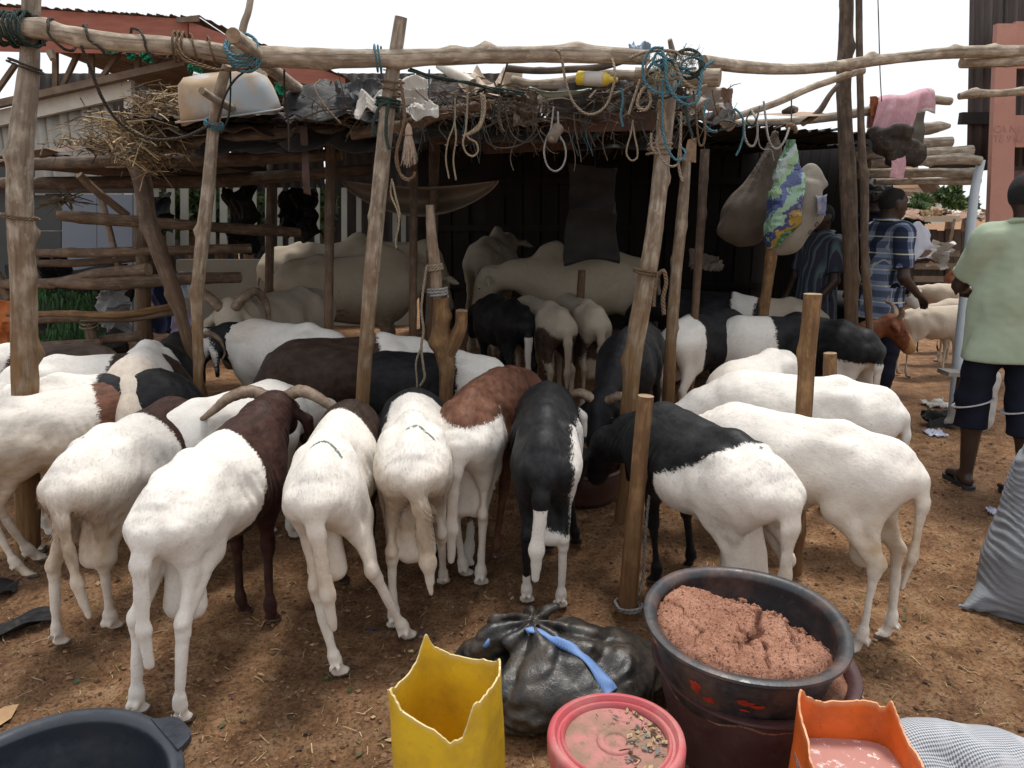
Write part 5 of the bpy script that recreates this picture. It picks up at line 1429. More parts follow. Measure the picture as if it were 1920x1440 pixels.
mkcr('plastic_scrap', 'pale scrap at the right end behind the tub', 'sheet', 480, 142, 4.1, 40, 20, 60, .03, 22, m_whitep, 2)
# straw heaps and twigs as masses
def stems(name, label, cat, spots, n, mats, seed, L=(.12, .32), w=.0022, kind='stuff', up=.35, flat=.0):
    rs = np.random.RandomState(seed)
    Vs, Fs, Ms = [], [], []
    for k in range(n):
        c, sx, sy, sz, dirx = spots[rs.randint(len(spots))]
        p = np.array(c) + rs.normal(size=3) * np.array([sx, sy, sz])
        d = np.array([dirx, 0, 0]) + rs.normal(size=3) * np.array([.7, .8, up])
        d /= np.linalg.norm(d)
        l = L[0] + (L[1] - L[0]) * rs.rand() ** 2
        b = np.cross(d, rs.normal(size=3)); b /= np.linalg.norm(b)
        b2 = np.cross(d, b)
        ww = w * (.6 + rs.rand())
        droop = np.array([0, 0, -.12 * l * rs.rand()])
        i = len(Vs)
        for t in (0, .5, 1):
            q = p + d * l * (t - .5) + droop * (2 * t - 1) ** 2
            s = ww * (1.1 - .6 * t)
            Vs += [q + b * s, q - b * s * .5 + b2 * s * .86, q - b * s * .5 - b2 * s * .86]
        for t in (0, 3):
            for e in range(3):
                f = (e + 1) % 3
                Fs.append([i + t + e, i + t + f, i + t + 3 + f, i + t + 3 + e]); 
        Ms += [rs.randint(len(mats))] * 6
    o = link(name, np_mesh(name, Vs, Fs, mats, Ms, False))
    tag(o, label, cat, kind=kind)
    return o
ms2 = [plain('roof_straw', (.25, .18, .105), (.15, .105, .06), 20, .8), plain('roof_straw_dark', (.12, .085, .052), (.06, .042, .026), 20, .8), m_str[0]]
sp = []
for (x, y, d, sx, sz, dx) in [(290, 215, 4.2, .10, .06, .3), (270, 250, 4.15, .09, .05, -.2), (320, 200, 4.25, .07, .04, .5), (230, 235, 4.3, .12, .03, -.6), (180, 270, 4.4, .13, .02, -.9), (265, 285, 4.0, .05, .05, 0), (290, 260, 4.1, .09, .06, .2), (330, 235, 4.2, .06, .05, .4)]:
    sp.append((tuple(dp(x, y, d)), sx * .8, .11, sz * .9, dx))
stems('straw_heap', 'heap of dry straw and stalks spilling over the left roof edge', 'straw', sp, 1900, ms2, 31, (.06, .24), .0028)
sp = [(tuple(dp(x, 200 + 14 * math.sin(x * .02), 3.85 + .1 * (i % 3))), .11, .10, .040, .6) for i, x in enumerate(range(640, 1290, 45))]
stems('roof_twigs', 'mess of twigs, stalks and string lying along the eaves', 'twigs', sp, 850, [ms2[1], plain('grey_twig', (.15, .12, .095), (.08, .06, .045), 20, .9), M['pole_dark']], 32, (.06, .32), .0035)
sp = [(tuple(dp(x, 245, 4.1)), .10, .12, .035, .3) for x in range(660, 1260, 60)]
stems('hanging_stalks', 'dark stalks and fibres hanging under the eaves', 'stalks', sp, 800, [ms2[1], plain('dark_fibre', (.05, .04, .03), None, 20, .9)], 33, (.05, .22), .0022, up=1.6)  # very dark stalk and fibre colours
stems('palm_frond', 'dry splayed frond ends under the left eaves', 'frond', [(tuple(dp(122, 372, 4.9)), .03, .03, .015, .8)], 22, [ms2[1]], 34, (.2, .34), .006, None, .3)
# dark mass of old sheets that makes up the thickness of the roof
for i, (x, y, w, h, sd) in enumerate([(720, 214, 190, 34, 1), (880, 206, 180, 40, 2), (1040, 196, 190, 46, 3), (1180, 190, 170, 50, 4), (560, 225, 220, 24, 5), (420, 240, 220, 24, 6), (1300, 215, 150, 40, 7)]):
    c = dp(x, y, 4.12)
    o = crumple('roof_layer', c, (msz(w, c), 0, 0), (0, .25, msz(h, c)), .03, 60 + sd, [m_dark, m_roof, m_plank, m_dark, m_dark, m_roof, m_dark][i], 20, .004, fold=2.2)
    tag(o, ['dark bent sheet at the eaves just right of the leaning pole', 'rusty bent sheet at the eaves above the tan loops', 'dark slab of roofing in the middle of the eaves', 'dark bent sheet beside the rope tangle', 'dark sheet edge under the black plastic', 'rusty sheet edge under the upturned tub', 'dark sheet end right of the rope tangle'][i], 'sheet', 'old sheets layered in the roof')

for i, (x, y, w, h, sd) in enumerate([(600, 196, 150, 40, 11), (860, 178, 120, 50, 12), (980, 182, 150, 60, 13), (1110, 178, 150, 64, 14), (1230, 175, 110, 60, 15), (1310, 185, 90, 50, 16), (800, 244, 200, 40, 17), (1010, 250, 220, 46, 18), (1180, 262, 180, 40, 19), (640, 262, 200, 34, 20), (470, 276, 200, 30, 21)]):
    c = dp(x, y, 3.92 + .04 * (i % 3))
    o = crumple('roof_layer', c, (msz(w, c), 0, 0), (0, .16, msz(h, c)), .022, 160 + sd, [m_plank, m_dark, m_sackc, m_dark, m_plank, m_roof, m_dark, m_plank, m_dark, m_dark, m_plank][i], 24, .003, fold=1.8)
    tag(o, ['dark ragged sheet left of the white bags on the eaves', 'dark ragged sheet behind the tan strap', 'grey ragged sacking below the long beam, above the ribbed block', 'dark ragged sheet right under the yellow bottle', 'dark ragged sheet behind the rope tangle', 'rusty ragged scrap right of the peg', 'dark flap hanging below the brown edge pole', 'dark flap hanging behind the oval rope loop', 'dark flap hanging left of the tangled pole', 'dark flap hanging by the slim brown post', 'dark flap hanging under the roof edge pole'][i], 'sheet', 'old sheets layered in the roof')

# --- ropes
GR = 'ropes hanging from the shed roof'
RS = [0]
def rope(label, pts, r=.0045, mat='rope_tan', group=GR, name='rope', n=None, cat='rope', wob=.12):
    RS[0] += 1
    P = [dp(*p) if len(p) == 3 and not isinstance(p, Vector) else p for p in pts]
    o = link(name, tube_mesh(name, P, [r] * 3, M[mat], 7, n or max(24, len(P) * 9), wob, (), RS[0], freq=9))
    tag(o, label, cat, group)
    return o
def coil(label, pts, rad, turns, r=.0045, mat='rope_tan', jit=.12, group='ropes tied round poles', sq=1.0):
    """rope wound round a pole whose axis runs through the given world points"""
    RS[0] += 1
    rk = random.Random(RS[0])
    A = catmull([tuple(p) for p in pts], 60)
    T, N, B = frames(A)
    m = int(turns * 14)
    out = []
    for i in range(m):
        t = i / (m - 1)
        t2 = min(.999, max(0, t + rk.uniform(-.02, .02)))
        k = int(t2 * 59)
        a = t * turns * 6.283
        rr = rad * (1 + rk.uniform(0, jit))
        out.append(Vector(A[k] + rr * (N[k] * math.cos(a) + B[k] * math.sin(a) * sq)))
    o = link('rope_coil', tube_mesh('rope_coil', out, [r] * 3, M[mat], 7, m * 3, .1, (), RS[0], freq=9))
    tag(o, label, 'rope', group)
    return o
D0 = 3.45
rope('dark rope swagged from the left beam down to the forked post', [(152, 86, 3.10), (170, 130, 3.15), (195, 190, 3.25), (230, 235, 3.4), (280, 260, 3.5), (340, 258, 3.58), (395, 234, 3.62)], .007, 'rope_dark')
rope('long pale tan loop slung from the beam, right of centre', [(1041, 92, 3.42), (1052, 105, 3.44), (1060, 150, 3.46), (1074, 190, 3.46), (1096, 212, 3.46), (1118, 212, 3.46), (1138, 195, 3.46), (1150, 160, 3.46), (1153, 135, 3.47), (1148, 110, 3.52)], .0058, 'rope_tan')
rope('tan double strap hanging with a knot', [(902, 175, 3.55), (905, 205, 3.52), (900, 232, 3.5), (884, 248, 3.5), (868, 256, 3.5)], .0075, 'rope_tan')
rope('second tan strap next to the knotted one', [(908, 178, 3.52), (908, 212, 3.5), (898, 240, 3.48), (880, 252, 3.5)], .0065, 'rope_tan')
rope('tan rope ending in a round loop', [(876, 160, 3.55), (876, 200, 3.52), (873, 245, 3.5), (868, 268, 3.48), (874, 286, 3.48), (886, 293, 3.48), (896, 284, 3.48), (893, 268, 3.48), (880, 260, 3.49), (872, 250, 3.5)], .0048, 'rope_tan')
rope('grey rope with a wide oval loop below the ribbed block', [(1038, 200, 3.5), (1033, 240, 3.47), (1024, 262, 3.46), (1020, 285, 3.45), (1026, 310, 3.45), (1040, 321, 3.45), (1054, 313, 3.45), (1061, 292, 3.45), (1058, 270, 3.45), (1048, 250, 3.47), (1046, 210, 3.5)], .0045, 'rope_white')
rope('teardrop loop of thin tan cord left of the tangle', [(1187, 225, 3.5), (1183, 250, 3.48), (1176, 275, 3.47), (1175, 290, 3.47), (1184, 301, 3.47), (1194, 296, 3.47), (1195, 280, 3.47), (1190, 255, 3.48), (1186, 228, 3.5)], .004, 'rope_tan')
rope('thin tan cord hanging in two strands by the leaning pole', [(853, 185, 3.5), (852, 230, 3.48), (840, 265, 3.47), (836, 300, 3.47), (842, 335, 3.47)], .004, 'rope_tan')
rope('other strand of the thin tan cord', [(852, 228, 3.48), (855, 260, 3.47), (850, 300, 3.47), (855, 338, 3.47)], .004, 'rope_tan')
rope('dark green cord trailing along the eaves from the leaning pole', [(765, 132, 3.42), (800, 140, 3.46), (850, 150, 3.5), (900, 162, 3.54), (950, 168, 3.56), (985, 174, 3.58)], .006, 'rope_green')
rope('second dark green cord running along the eaves', [(768, 128, 3.44), (830, 150, 3.5), (880, 154, 3.52), (930, 170, 3.55), (980, 178, 3.58)], .005, 'rope_green')
rope('dark slack cord under the middle of the eaves', [(905, 240, 3.6), (915, 268, 3.6), (940, 278, 3.6), (975, 272, 3.6), (1000, 250, 3.6), (1008, 225, 3.62)], .004, 'rope_dark')
rope('dark cord drooping under the grey rag', [(945, 190, 3.62), (952, 230, 3.6), (965, 258, 3.6), (990, 266, 3.6), (1015, 245, 3.62)], .004, 'rope_dark')
rope('hairy dark rope end hanging left of the grey rag', [(938, 180, 3.58), (934, 215, 3.56), (940, 240, 3.55), (945, 248, 3.55)], .008, 'rope_dark')
rope('blue frayed strand hanging near the yellow bottle', [(1165, 165, 3.5), (1168, 190, 3.5), (1164, 215, 3.5), (1168, 238, 3.5)], .006, 'rope_blue')
rope('blue strand upright by the white bags', [(805, 130, 3.5), (804, 150, 3.5), (806, 172, 3.5)], .004, 'rope_blue')
# ropes on the tall leaning pole
LP = [dp(729, 190, 3.45), dp(722, 260, 3.46)]
coil('brown rope wound round the leaning pole below its top', [dp(736, 150, 3.44), dp(732, 178, 3.45)], .046, 2.2, .0055, 'rope_brown')
coil('dark green rope bound round the leaning pole under the brown one', [dp(729, 186, 3.45), dp(726, 204, 3.45)], .047, 3.0, .006, 'rope_green')
rope('dark green strap dangling left of the leaning pole', [(730, 190, 3.38), (712, 200, 3.36), (700, 230, 3.36), (700, 255, 3.38)], .007, 'rope_green')
rope('green strap running down the leaning pole', [(728, 192, 3.38), (724, 230, 3.36), (725, 262, 3.37), (730, 280, 3.37)], .008, 'rope_green')
rope('brown rope falling from the leaning pole to a hooked end', [(750, 150, 3.38), (757, 190, 3.37), (757, 230, 3.36), (746, 270, 3.36), (742, 300, 3.36), (750, 325, 3.36), (765, 336, 3.36), (776, 330, 3.36), (778, 322, 3.36)], .0062, 'rope_brown')
rope('second brown strand beside the hooked rope', [(752, 175, 3.37), (760, 215, 3.36), (752, 255, 3.36), (745, 290, 3.36), (752, 330, 3.355), (768, 340, 3.355)], .005, 'rope_brown')
rope('long thin tan cord with knots hanging down the leaning pole', [(735, 335, 3.40), (733, 365, 3.40), (745, 395, 3.38), (748, 420, 3.38), (742, 450, 3.38), (743, 466, 3.38)], .0042, 'rope_tan')
rope('twin of the long thin knotted tan cord', [(736, 340, 3.40), (742, 370, 3.385), (749, 400, 3.38), (746, 430, 3.38)], .0042, 'rope_tan')
def tassel(label, p, L, w, mat, seed, n=70):
    rs = np.random.RandomState(seed)
    o = None
    Vs, Fs = [], []
    for k in range(n):
        a, r = rs.rand() * 6.283, w * rs.rand() ** .5
        e = np.array([math.cos(a) * r, math.sin(a) * r * .7, 0])
        l = L * (.75 + .3 * rs.rand())
        q = np.array(p)
        i = len(Vs)
        t_ = .0014
        mid = q + e * .75 + np.array([0, 0, -l * .5]) + rs.normal(size=3) * .002
        end = q + e * 1.2 + np.array([0, 0, -l]) + rs.normal(size=3) * .006
        for s_, c in ((1.0, q + e * .2), (1.0, mid), (.5, end)):
            Vs += [c + np.array([-t_ * s_, 0, 0]), c + np.array([t_ * s_, 0, 0]), c + np.array([0, t_ * 1.5 * s_, 0])]
        for b in (0, 3):
            for u in range(3):
                v = (u + 1) % 3
                Fs.append([i + b + u, i + b + v, i + b + 3 + v, i + b + 3 + u])
    o = link('rope_tassel', np_mesh('rope_tassel', Vs, Fs, [mat], None, False))
    tag(o, label, 'tassel')
    kn = link('knot', tube_mesh('knot', [Vector(p) + Vector((0, 0, .02)), Vector(p), Vector(p) - Vector((0, 0, .03))], [.004, w * .5, w * .6], mat, 8, 10, .15), o)
    return o
tassel('frayed pale rope tassel hanging by the leaning pole', tuple(dp(766, 240, 3.36)), msz(66, dp(766, 270, 3.36)), .030, plain('frayed_rope', (.42, .33, .26), (.28, .2, .15), 60, .9), 3, 130)
# ribbed block
rb = link('ribbed_block', tube_mesh('ribbed_block', [dp(1047, 240, 3.50), dp(1040, 250, 3.46), dp(1033, 264, 3.42)], [.02 + .008 * (i % 2) for i in range(12)] + [.012, .012], plain('block_wood', (.20, .16, .125), (.11, .085, .065), 20, .7), 14, 44, .02))
tag(rb, 'ribbed grey wooden block threaded on the oval rope loop', 'block')
# tangle on the second leaning pole
GT = 'blue and tan ropes tangled at the post top'
rk = random.Random(5)
for i, (pts, mat, r, lb) in enumerate([
    ([(1244, 90, 3.42), (1222, 92, 3.42), (1206, 120, 3.42), (1208, 150, 3.42), (1225, 170, 3.41), (1250, 174, 3.40), (1272, 158, 3.40), (1278, 135, 3.42), (1265, 125, 3.45)], 'rope_blue', .0065, 'large bright blue rope ring on the tangle'),
    ([(1242, 96, 3.40), (1248, 120, 3.38), (1250, 150, 3.38), (1264, 180, 3.38), (1288, 196, 3.38), (1308, 188, 3.38), (1312, 160, 3.40), (1318, 130, 3.42), (1338, 114, 3.45)], 'rope_blue', .0068, 'bright blue rope swinging right from the tangle to the beam'),
    ([(1243, 150, 3.40), (1242, 200, 3.40), (1243, 240, 3.40), (1250, 275, 3.39), (1265, 298, 3.39), (1280, 298, 3.39), (1285, 285, 3.40), (1276, 275, 3.42)], 'rope_blue', .0055, 'blue rope dropping down the pole with a small hook of rope'),
    ([(1285, 165, 3.42), (1286, 205, 3.42), (1292, 235, 3.42), (1298, 255, 3.42)], 'rope_green', .006, 'greenish rope end hanging right of the pole'),
    ([(1225, 112, 3.42), (1232, 100, 3.42), (1245, 108, 3.42), (1242, 122, 3.41), (1228, 120, 3.41), (1225, 112, 3.42)], 'rope_blue', .006, 'small blue ring at the top of the tangle'),
    ([(1212, 135, 3.44), (1225, 118, 3.43), (1250, 112, 3.42), (1280, 128, 3.42), (1305, 128, 3.43)], 'rope_blue', .006, 'blue rope lying across the tangle'),
    ([(1200, 150, 3.46), (1188, 185, 3.44), (1178, 215, 3.44)], 'rope_tan', .006, 'tan rope leaning left off the tangle'),
    ([(1212, 160, 3.44), (1198, 180, 3.43), (1196, 200, 3.43), (1210, 206, 3.43), (1220, 190, 3.43), (1216, 168, 3.43)], 'rope_tan', .007, 'thick tan loop at the left of the tangle'),
    ([(1180, 110, 3.5), (1210, 98, 3.46), (1245, 95, 3.44), (1280, 100, 3.44), (1310, 104, 3.46)], 'rope_tan', .007, 'tan rope over the top of the tangle'),
    ([(1255, 100, 3.42), (1268, 125, 3.41), (1280, 150, 3.41), (1302, 165, 3.42), (1325, 160, 3.44)], 'rope_tan', .0075, 'thick tan rope across the right of the tangle'),
    ([(1300, 170, 3.45), (1305, 210, 3.44), (1308, 250, 3.44), (1312, 272, 3.44), (1320, 268, 3.44), (1322, 240, 3.44), (1315, 200, 3.45)], 'rope_brown', .0045, 'thin brown loop right of the tangled pole'),
    ([(1232, 255, 3.42), (1234, 280, 3.41), (1245, 304, 3.40), (1262, 312, 3.40), (1275, 300, 3.41), (1276, 270, 3.42)], 'rope_tan', .005, 'tan loop drooping round the front of the tangled pole'),
    ([(1221, 250, 3.44), (1222, 275, 3.43), (1232, 290, 3.42)], 'rope_tan', .006, 'tan strand left of the drooping loop'),
    ([(1277, 210, 3.43), (1276, 260, 3.42), (1272, 300, 3.42), (1275, 325, 3.42), (1280, 340, 3.42)], 'rope_tan', .0065, 'tan rope end hanging down the right side of the tangled pole'),
    ([(1330, 185, 3.9), (1320, 210, 3.88), (1322, 235, 3.86), (1335, 246, 3.86), (1345, 246, 3.86)], 'rope_blue', .007, 'blue rope curl ending in a knot right of the tangle'),
    ([(1348, 245, 3.9), (1368, 238, 3.9), (1378, 220, 3.95), (1376, 205, 4.0)], 'rope_green', .005, 'thin greenish rope looping from the curl to the thin pole'),
    ([(1378, 204, 4.1), (1392, 220, 4.05), (1394, 250, 4.05), (1388, 275, 4.05), (1380, 292, 4.05)], 'rope_blue', .006, 'blue rope with a knotted end hanging from the diagonal pole'),
    ([(1395, 232, 4.1), (1396, 255, 4.08), (1404, 272, 4.08), (1414, 272, 4.08), (1420, 252, 4.08), (1418, 225, 4.1), (1408, 205, 4.2)], 'rope_white', .0062, 'pale blue loop hanging from the diagonal pole'),
    ([(1406, 210, 4.2), (1400, 225, 4.15), (1412, 235, 4.1), (1420, 220, 4.1), (1424, 200, 4.2)], 'rope_green', .005, 'small dark coil on the diagonal pole'),
    ([(1432, 190, 4.3), (1436, 225, 4.25), (1440, 255, 4.2), (1448, 275, 4.2), (1460, 278, 4.2), (1472, 262, 4.2), (1480, 240, 4.25)], 'rope_white', .006, 'grey rope swagged to the hanging bags'),
    ([(1421, 250, 4.2), (1424, 272, 4.2), (1432, 280, 4.2), (1446, 281, 4.2), (1450, 295, 4.2), (1452, 302, 4.2)], 'rope_white', .003, 'thin pale twine below the swagged rope')]):
    rope(lb, pts, r, mat, GT)
for i in range(9):
    a0 = rk.uniform(0, 6.28)
    cx, cy = 1262 + rk.uniform(-36, 40), 138 + rk.uniform(-26, 34)
    rx, ry = rk.uniform(12, 34), rk.uniform(10, 28)
    pts = [(cx + rx * math.cos(a0 + t * .8), cy + ry * math.sin(a0 + t * .8), 3.43 + rk.uniform(-.03, .04)) for t in range(rk.randint(5, 9))]
    rope(['short blue strand at the tangle top', 'short tan strand in the tangle', 'short green strand in the tangle', 'blue strand curled low in the tangle', 'tan strand curled over the tangle', 'green strand curled beside the peg', 'blue strand deep in the tangle', 'thin tan strand deep in the tangle', 'green strand deep in the tangle'][i] + ' of ropes', pts, rk.uniform(.0045, .007), ['rope_blue', 'rope_tan', 'rope_green'][i % 3], GT)
stems('rope_fluff', 'frayed tan fibre bunch on top of the rope tangle', 'fibre', [(tuple(dp(1288, 112, 3.45)), .03, .03, .02, 0), (tuple(dp(1240, 130, 3.46)), .03, .03, .03, 0)], 240, [plain('tan_fibre', (.40, .30, .17), None, 40, .9), plain('teal_fibre', (.08, .19, .2), None, 40, .9)], 36, (.03, .1), .0012, up=1)
coil('tan rope bound round the tangled pole below the knot', [dp(1238, 268, 3.575), dp(1235, 292, 3.575)], .050, 2.6, .0055, 'rope_tan')
coil('thick green rope bound round beam and left post', [dp(-10, 54, 3.16), dp(30, 54, 3.15), dp(62, 55, 3.14)], .052, 9, .006, 'rope_green', .3)
coil('dark rope lashed round the top of the left post', [dp(55, 30, 3.2), dp(54, 78, 3.2)], .050, 5, .006, 'rope_dark', .3)
coil('thin cord tied round the left post below the beam', [dp(50, 120, 3.2), dp(48, 128, 3.2)], .060, 1.5, .0045, 'rope_dark')
coil('thin brown cord tied round the middle of the left post', [dp(38, 404, 3.2), dp(38, 409, 3.2)], .066, 1.4, .005, 'rope_brown')
coil('dark cord wound loosely along the beam at left', [dp(80, 60, 3.13), dp(180, 74, 3.14), dp(330, 86, 3.2)], .050, 3, .0055, 'rope_dark')
coil('tan cords bunched round the beam left of the blue tie', [dp(325, 86, 3.2), dp(350, 90, 3.21)], .052, 3, .005, 'rope_brown')
coil('single tan cord round the beam near the blue tie', [dp(350, 90, 3.22), dp(415, 99, 3.26)], .050, 2, .0045, 'rope_brown')
coil('blue green rope tie binding the jutting pole to the beam', [dp(452, 80, 3.2), dp(460, 112, 3.28)], .060, 3.4, .0065, 'rope_blue')
coil('blue cord round the beam above the white bags', [dp(702, 110, 3.40), dp(716, 110, 3.405)], .052, 2.2, .004, 'rope_blue')
coil('blue rope tie round the top of the forked post', [dp(402, 228, 3.69), dp(400, 238, 3.7)], .038, 3, .005, 'rope_blue')
rope('brown cords slung along the underside of the beam', [(332, 80, 3.13), (345, 105, 3.12), (380, 122, 3.16), (430, 132, 3.22), (500, 124, 3.28), (520, 124, 3.3)], .0045, 'rope_brown')
rope('brown cord loop slung below the first one', [(330, 92, 3.12), (350, 115, 3.12), (400, 130, 3.18), (440, 128, 3.24)], .0045, 'rope_brown')
rope('thin cord running from beam to forked post', [(470, 126, 3.3), (440, 150, 3.4), (420, 185, 3.5), (408, 228, 3.6)], .005, 'rope_dark')
rope('second thin cord from beam to forked post', [(432, 132, 3.3), (432, 180, 3.45), (428, 220, 3.55), (415, 250, 3.6)], .004, 'rope_green')
rope('dark twine hanging over the roof edge left of the hanging strap', [(533, 130, 3.5), (534, 180, 3.6), (540, 220, 3.65), (542, 285, 3.66)], .0045, 'rope_dark')
rope('thin cord hooked over the black plastic', [(600, 150, 3.7), (590, 165, 3.65), (610, 200, 3.65), (640, 232, 3.7)], .004, 'rope_tan')
mkcr('leather_strap', 'brown leather strap hanging from the roof edge pole', 'strap', 572, 300, 3.9, 14, 130, 88, .008, 24, plain('leather', (.08, .04, .03), (.045, .025, .018), 12, .6), 1.2)
coil('pale cloth rope tied round the split stake', [dp(814, 496, 3.70), dp(815, 506, 3.70)], .036, 2.5, .007, 'rope_tan')
coil('blue grey rope lashing the split stake to the forked post', [dp(820, 540, 3.71), dp(821, 556, 3.71)], .046, 3, .007, 'rope_white')
rope('pale twisted cloth rope hanging down the forked post', [(800, 500, 3.66), (794, 540, 3.66), (790, 580, 3.65), (794, 620, 3.65), (790, 650, 3.65), (794, 690, 3.64), (796, 708, 3.64), (787, 724, 3.64)], .0065, 'rope_tan')
rope('frayed end of the cloth rope by the forked post', [(790, 650, 3.64), (780, 680, 3.63), (782, 720, 3.63), (778, 746, 3.62)], .005, 'rope_tan')
rope('dark blue cord down the back of the forked post', [(802, 550, 3.67), (800, 600, 3.67), (797, 612, 3.67)], .008, 'rope_dark')
coil('brown cloth strip knotted round the tangled pole', [dp(1213, 506, 3.56), dp(1211, 514, 3.56)], .058, 1.6, .006, 'rope_brown')
rope('brown cloth strip hanging from its knot beside the pole', [(1232, 518, 3.5), (1244, 508, 3.48), (1249, 530, 3.48), (1243, 560, 3.48), (1245, 590, 3.48)], .010, 'rope_brown')
rope('shorter end of the knotted brown cloth strip', [(1232, 518, 3.5), (1228, 545, 3.49), (1226, 575, 3.49)], .008, 'rope_brown')
coil('grey rope tied round the foot of the nearest stake', [dp(1178, 1130, 2.65), dp(1177, 1138, 2.65)], .046, 1.4, .006, 'rope_white', .25)
rope('grey rope running down behind the nearest stake', [(1226, 880, 2.75), (1216, 940, 2.74), (1210, 1010, 2.72), (1206, 1080, 2.70), (1196, 1118, 2.66)], .006, 'rope_white')
coil('string tied round the peg and rails of the left pen', [dp(165, 594, 4.72), dp(168, 616, 4.74)], .05, 3, .005, 'rope_tan')
rope('thin grey twine loop on the foot of the thin stick', [(988, 1038, 2.9), (996, 1060, 2.9), (1008, 1066, 2.9), (1020, 1050, 2.92)], .003, 'rope_white')
rope('thin wire hanging in the sky beside the paired poles', [(1645, -40, 5.4), (1648, 60, 5.4), (1650, 130, 5.4), (1653, 190, 5.4)], .0035, 'rope_dark')
rope('thin cord hanging from the diagonal pole to the bags', [(1484, 186, 4.45), (1484, 215, 4.4), (1483, 240, 4.35)], .004, 'rope_green')
kn = link('knot', tube_mesh('rope_knot', [dp(1474, 240, 4.3), dp(1480, 236, 4.3), dp(1490, 240, 4.3), (dp(1492, 250, 4.3))], [.012, .02, .018, .01], M['rope_brown'], 8, 14, .2))
kn.name = 'rope_knot'
tag(kn, 'thick rope knot above the hanging bags', 'knot', GT)
log('small dark stick balanced on the diagonal pole', [(1468, 210, 4.5), (1484, 206, 4.45), (1494, 206, 4.42)], [8, 16, 10], 'pole_dark', 'stick', 'stick', G2, seed=140)
def strings():
    rs = np.random.RandomState(12)
    V, F = [], []
    for k in range(95):
        x = rs.uniform(690, 1340)
        y0 = rs.uniform(165, 240)
        d = rs.uniform(3.55, 3.85)
        a = np.array(dp(x, y0, d))
        if rs.rand() < .45:
            w, L = rs.uniform(.04, .22), rs.uniform(.04, .14)
            t = np.linspace(0, 1, 9)
            P = np.stack([a[0] + w * t, a[1] + .03 * np.sin(4 * t), a[2] - L * 4 * t * (1 - t) + rs.normal() * .03 * t], -1)
        else:
            L = rs.uniform(.06, .24)
            t = np.linspace(0, 1, 9)
            P = np.stack([a[0] + .02 * np.sin(t * rs.uniform(2, 8) + k), a[1] + .015 * np.sin(5 * t + k), a[2] - L * t], -1)
        r = rs.uniform(.0012, .0034)
        b = len(V)
        for p in P:
            for q in ((r, 0, 0), (-r * .5, r * .86, 0), (-r * .5, -r * .86, 0)): V.append(tuple(p + np.array(q) + np.array((0, 0, q[0] * .5))))
        for i in range(8):
            for e in range(3):
                f = (e + 1) % 3
                F.append([b + i * 3 + e, b + i * 3 + f, b + i * 3 + 3 + f, b + i * 3 + 3 + e])
    Ms = np.repeat(rs.randint(0, 4, 95), 24)
    o = link('dangling_strings', np_mesh('dangling_strings', V, F, [bpy.data.materials['dark_fibre'], plain('dusty_string', (.17, .13, .09), (.08, .06, .045), 30, .9), plain('teal_string', (.06, .13, .14), (.03, .06, .07), 30, .9), ms2[1]], Ms))
    tag(o, 'countless thin dusty strings dangling from the eaves', 'strings', kind='stuff')
strings()
# hammock sheet
def hammock():
    n, m = 40, 12
    V, F = [], []
    for i in range(n):
        u = i / (n - 1)
        for j in range(m):
            v = j / (m - 1)
            px = 640 + 295 * u
            drop = math.sin(3.14 * u) ** .7
            py = 338 + (2 + 66 * drop) * v + 12 * math.sin(3.14 * u) * (1 - v)
            q = dp(px, py, 5.2 + .25 * math.sin(3.14 * u) * math.sin(3.14 * v) + .01 * math.sin(20 * u + 5 * v))
            V.append(tuple(q))
    F = [[i * m + j, (i + 1) * m + j, (i + 1) * m + j + 1, i * m + j + 1] for i in range(n - 1) for j in range(m - 1)]
    o = link('sagging_tarpaulin', np_mesh('sagging_tarpaulin', V, F, [plain('khaki_tarp', (.23, .19, .145), (.15, .12, .09), 3, .8)]))
    s = o.modifiers.new('t', 'SOLIDIFY'); s.thickness = .004
    tag(o, 'khaki tarpaulin sagging like a hammock under the shed roof', 'tarpaulin')
hammock()
# hanging bags ---------------------------------------------------------------
def sdf_obj(name, D, mat, label=None, cat=None, group=None, attrs=None, parent=None):
    V, Q = D.mesh()
    o = link(name, np_mesh(name, V, Q, mat if isinstance(mat, list) else [mat], None, True, attrs(V) if attrs else None), parent)
    if label: tag(o, label, cat, group)
    return o
GB = 'bags hanging under the shed eaves'
def hang_sack():
    D = SDF((-.35, -.3, -.75), (.35, .3, .08), .013)
    D.rc((.11, 0, .03), (.10, 0, -.12), .018, .035, .03)
    D.rc((.10, 0, -.10), (-.02, 0, -.46), .04, .155, .08, (1, .8, 1))
    D.rc((-.02, 0, -.46), (-.05, 0, -.52), .150, .13, .06, (1, .8, 1))
    D.rc((-.02, 0, -.50), (-.17, 0, -.55), .10, .02, .08)
    G = D.grid()
    th = np.arctan2(G[..., 1], G[..., 0] - .10 - .33 * G[..., 2])
    fall = np.clip((G[..., 2] + .55) / .5, 0, 1)
    D.f += (.010 * fall * np.sin(11 * th + 6 * G[..., 2])).astype(np.float32)
    D.noise(.006, 7, 3)
    o = sdf_obj('hanging_sack', D, plain('brown_sack', (.085, .062, .046), (.05, .036, .028), 6, .85, .3, 60), 'bulging brown sack hanging in the shade by its twisted neck', 'sack', GB)
    o.location = dp(1420, 262, 4.75)
hang_sack()
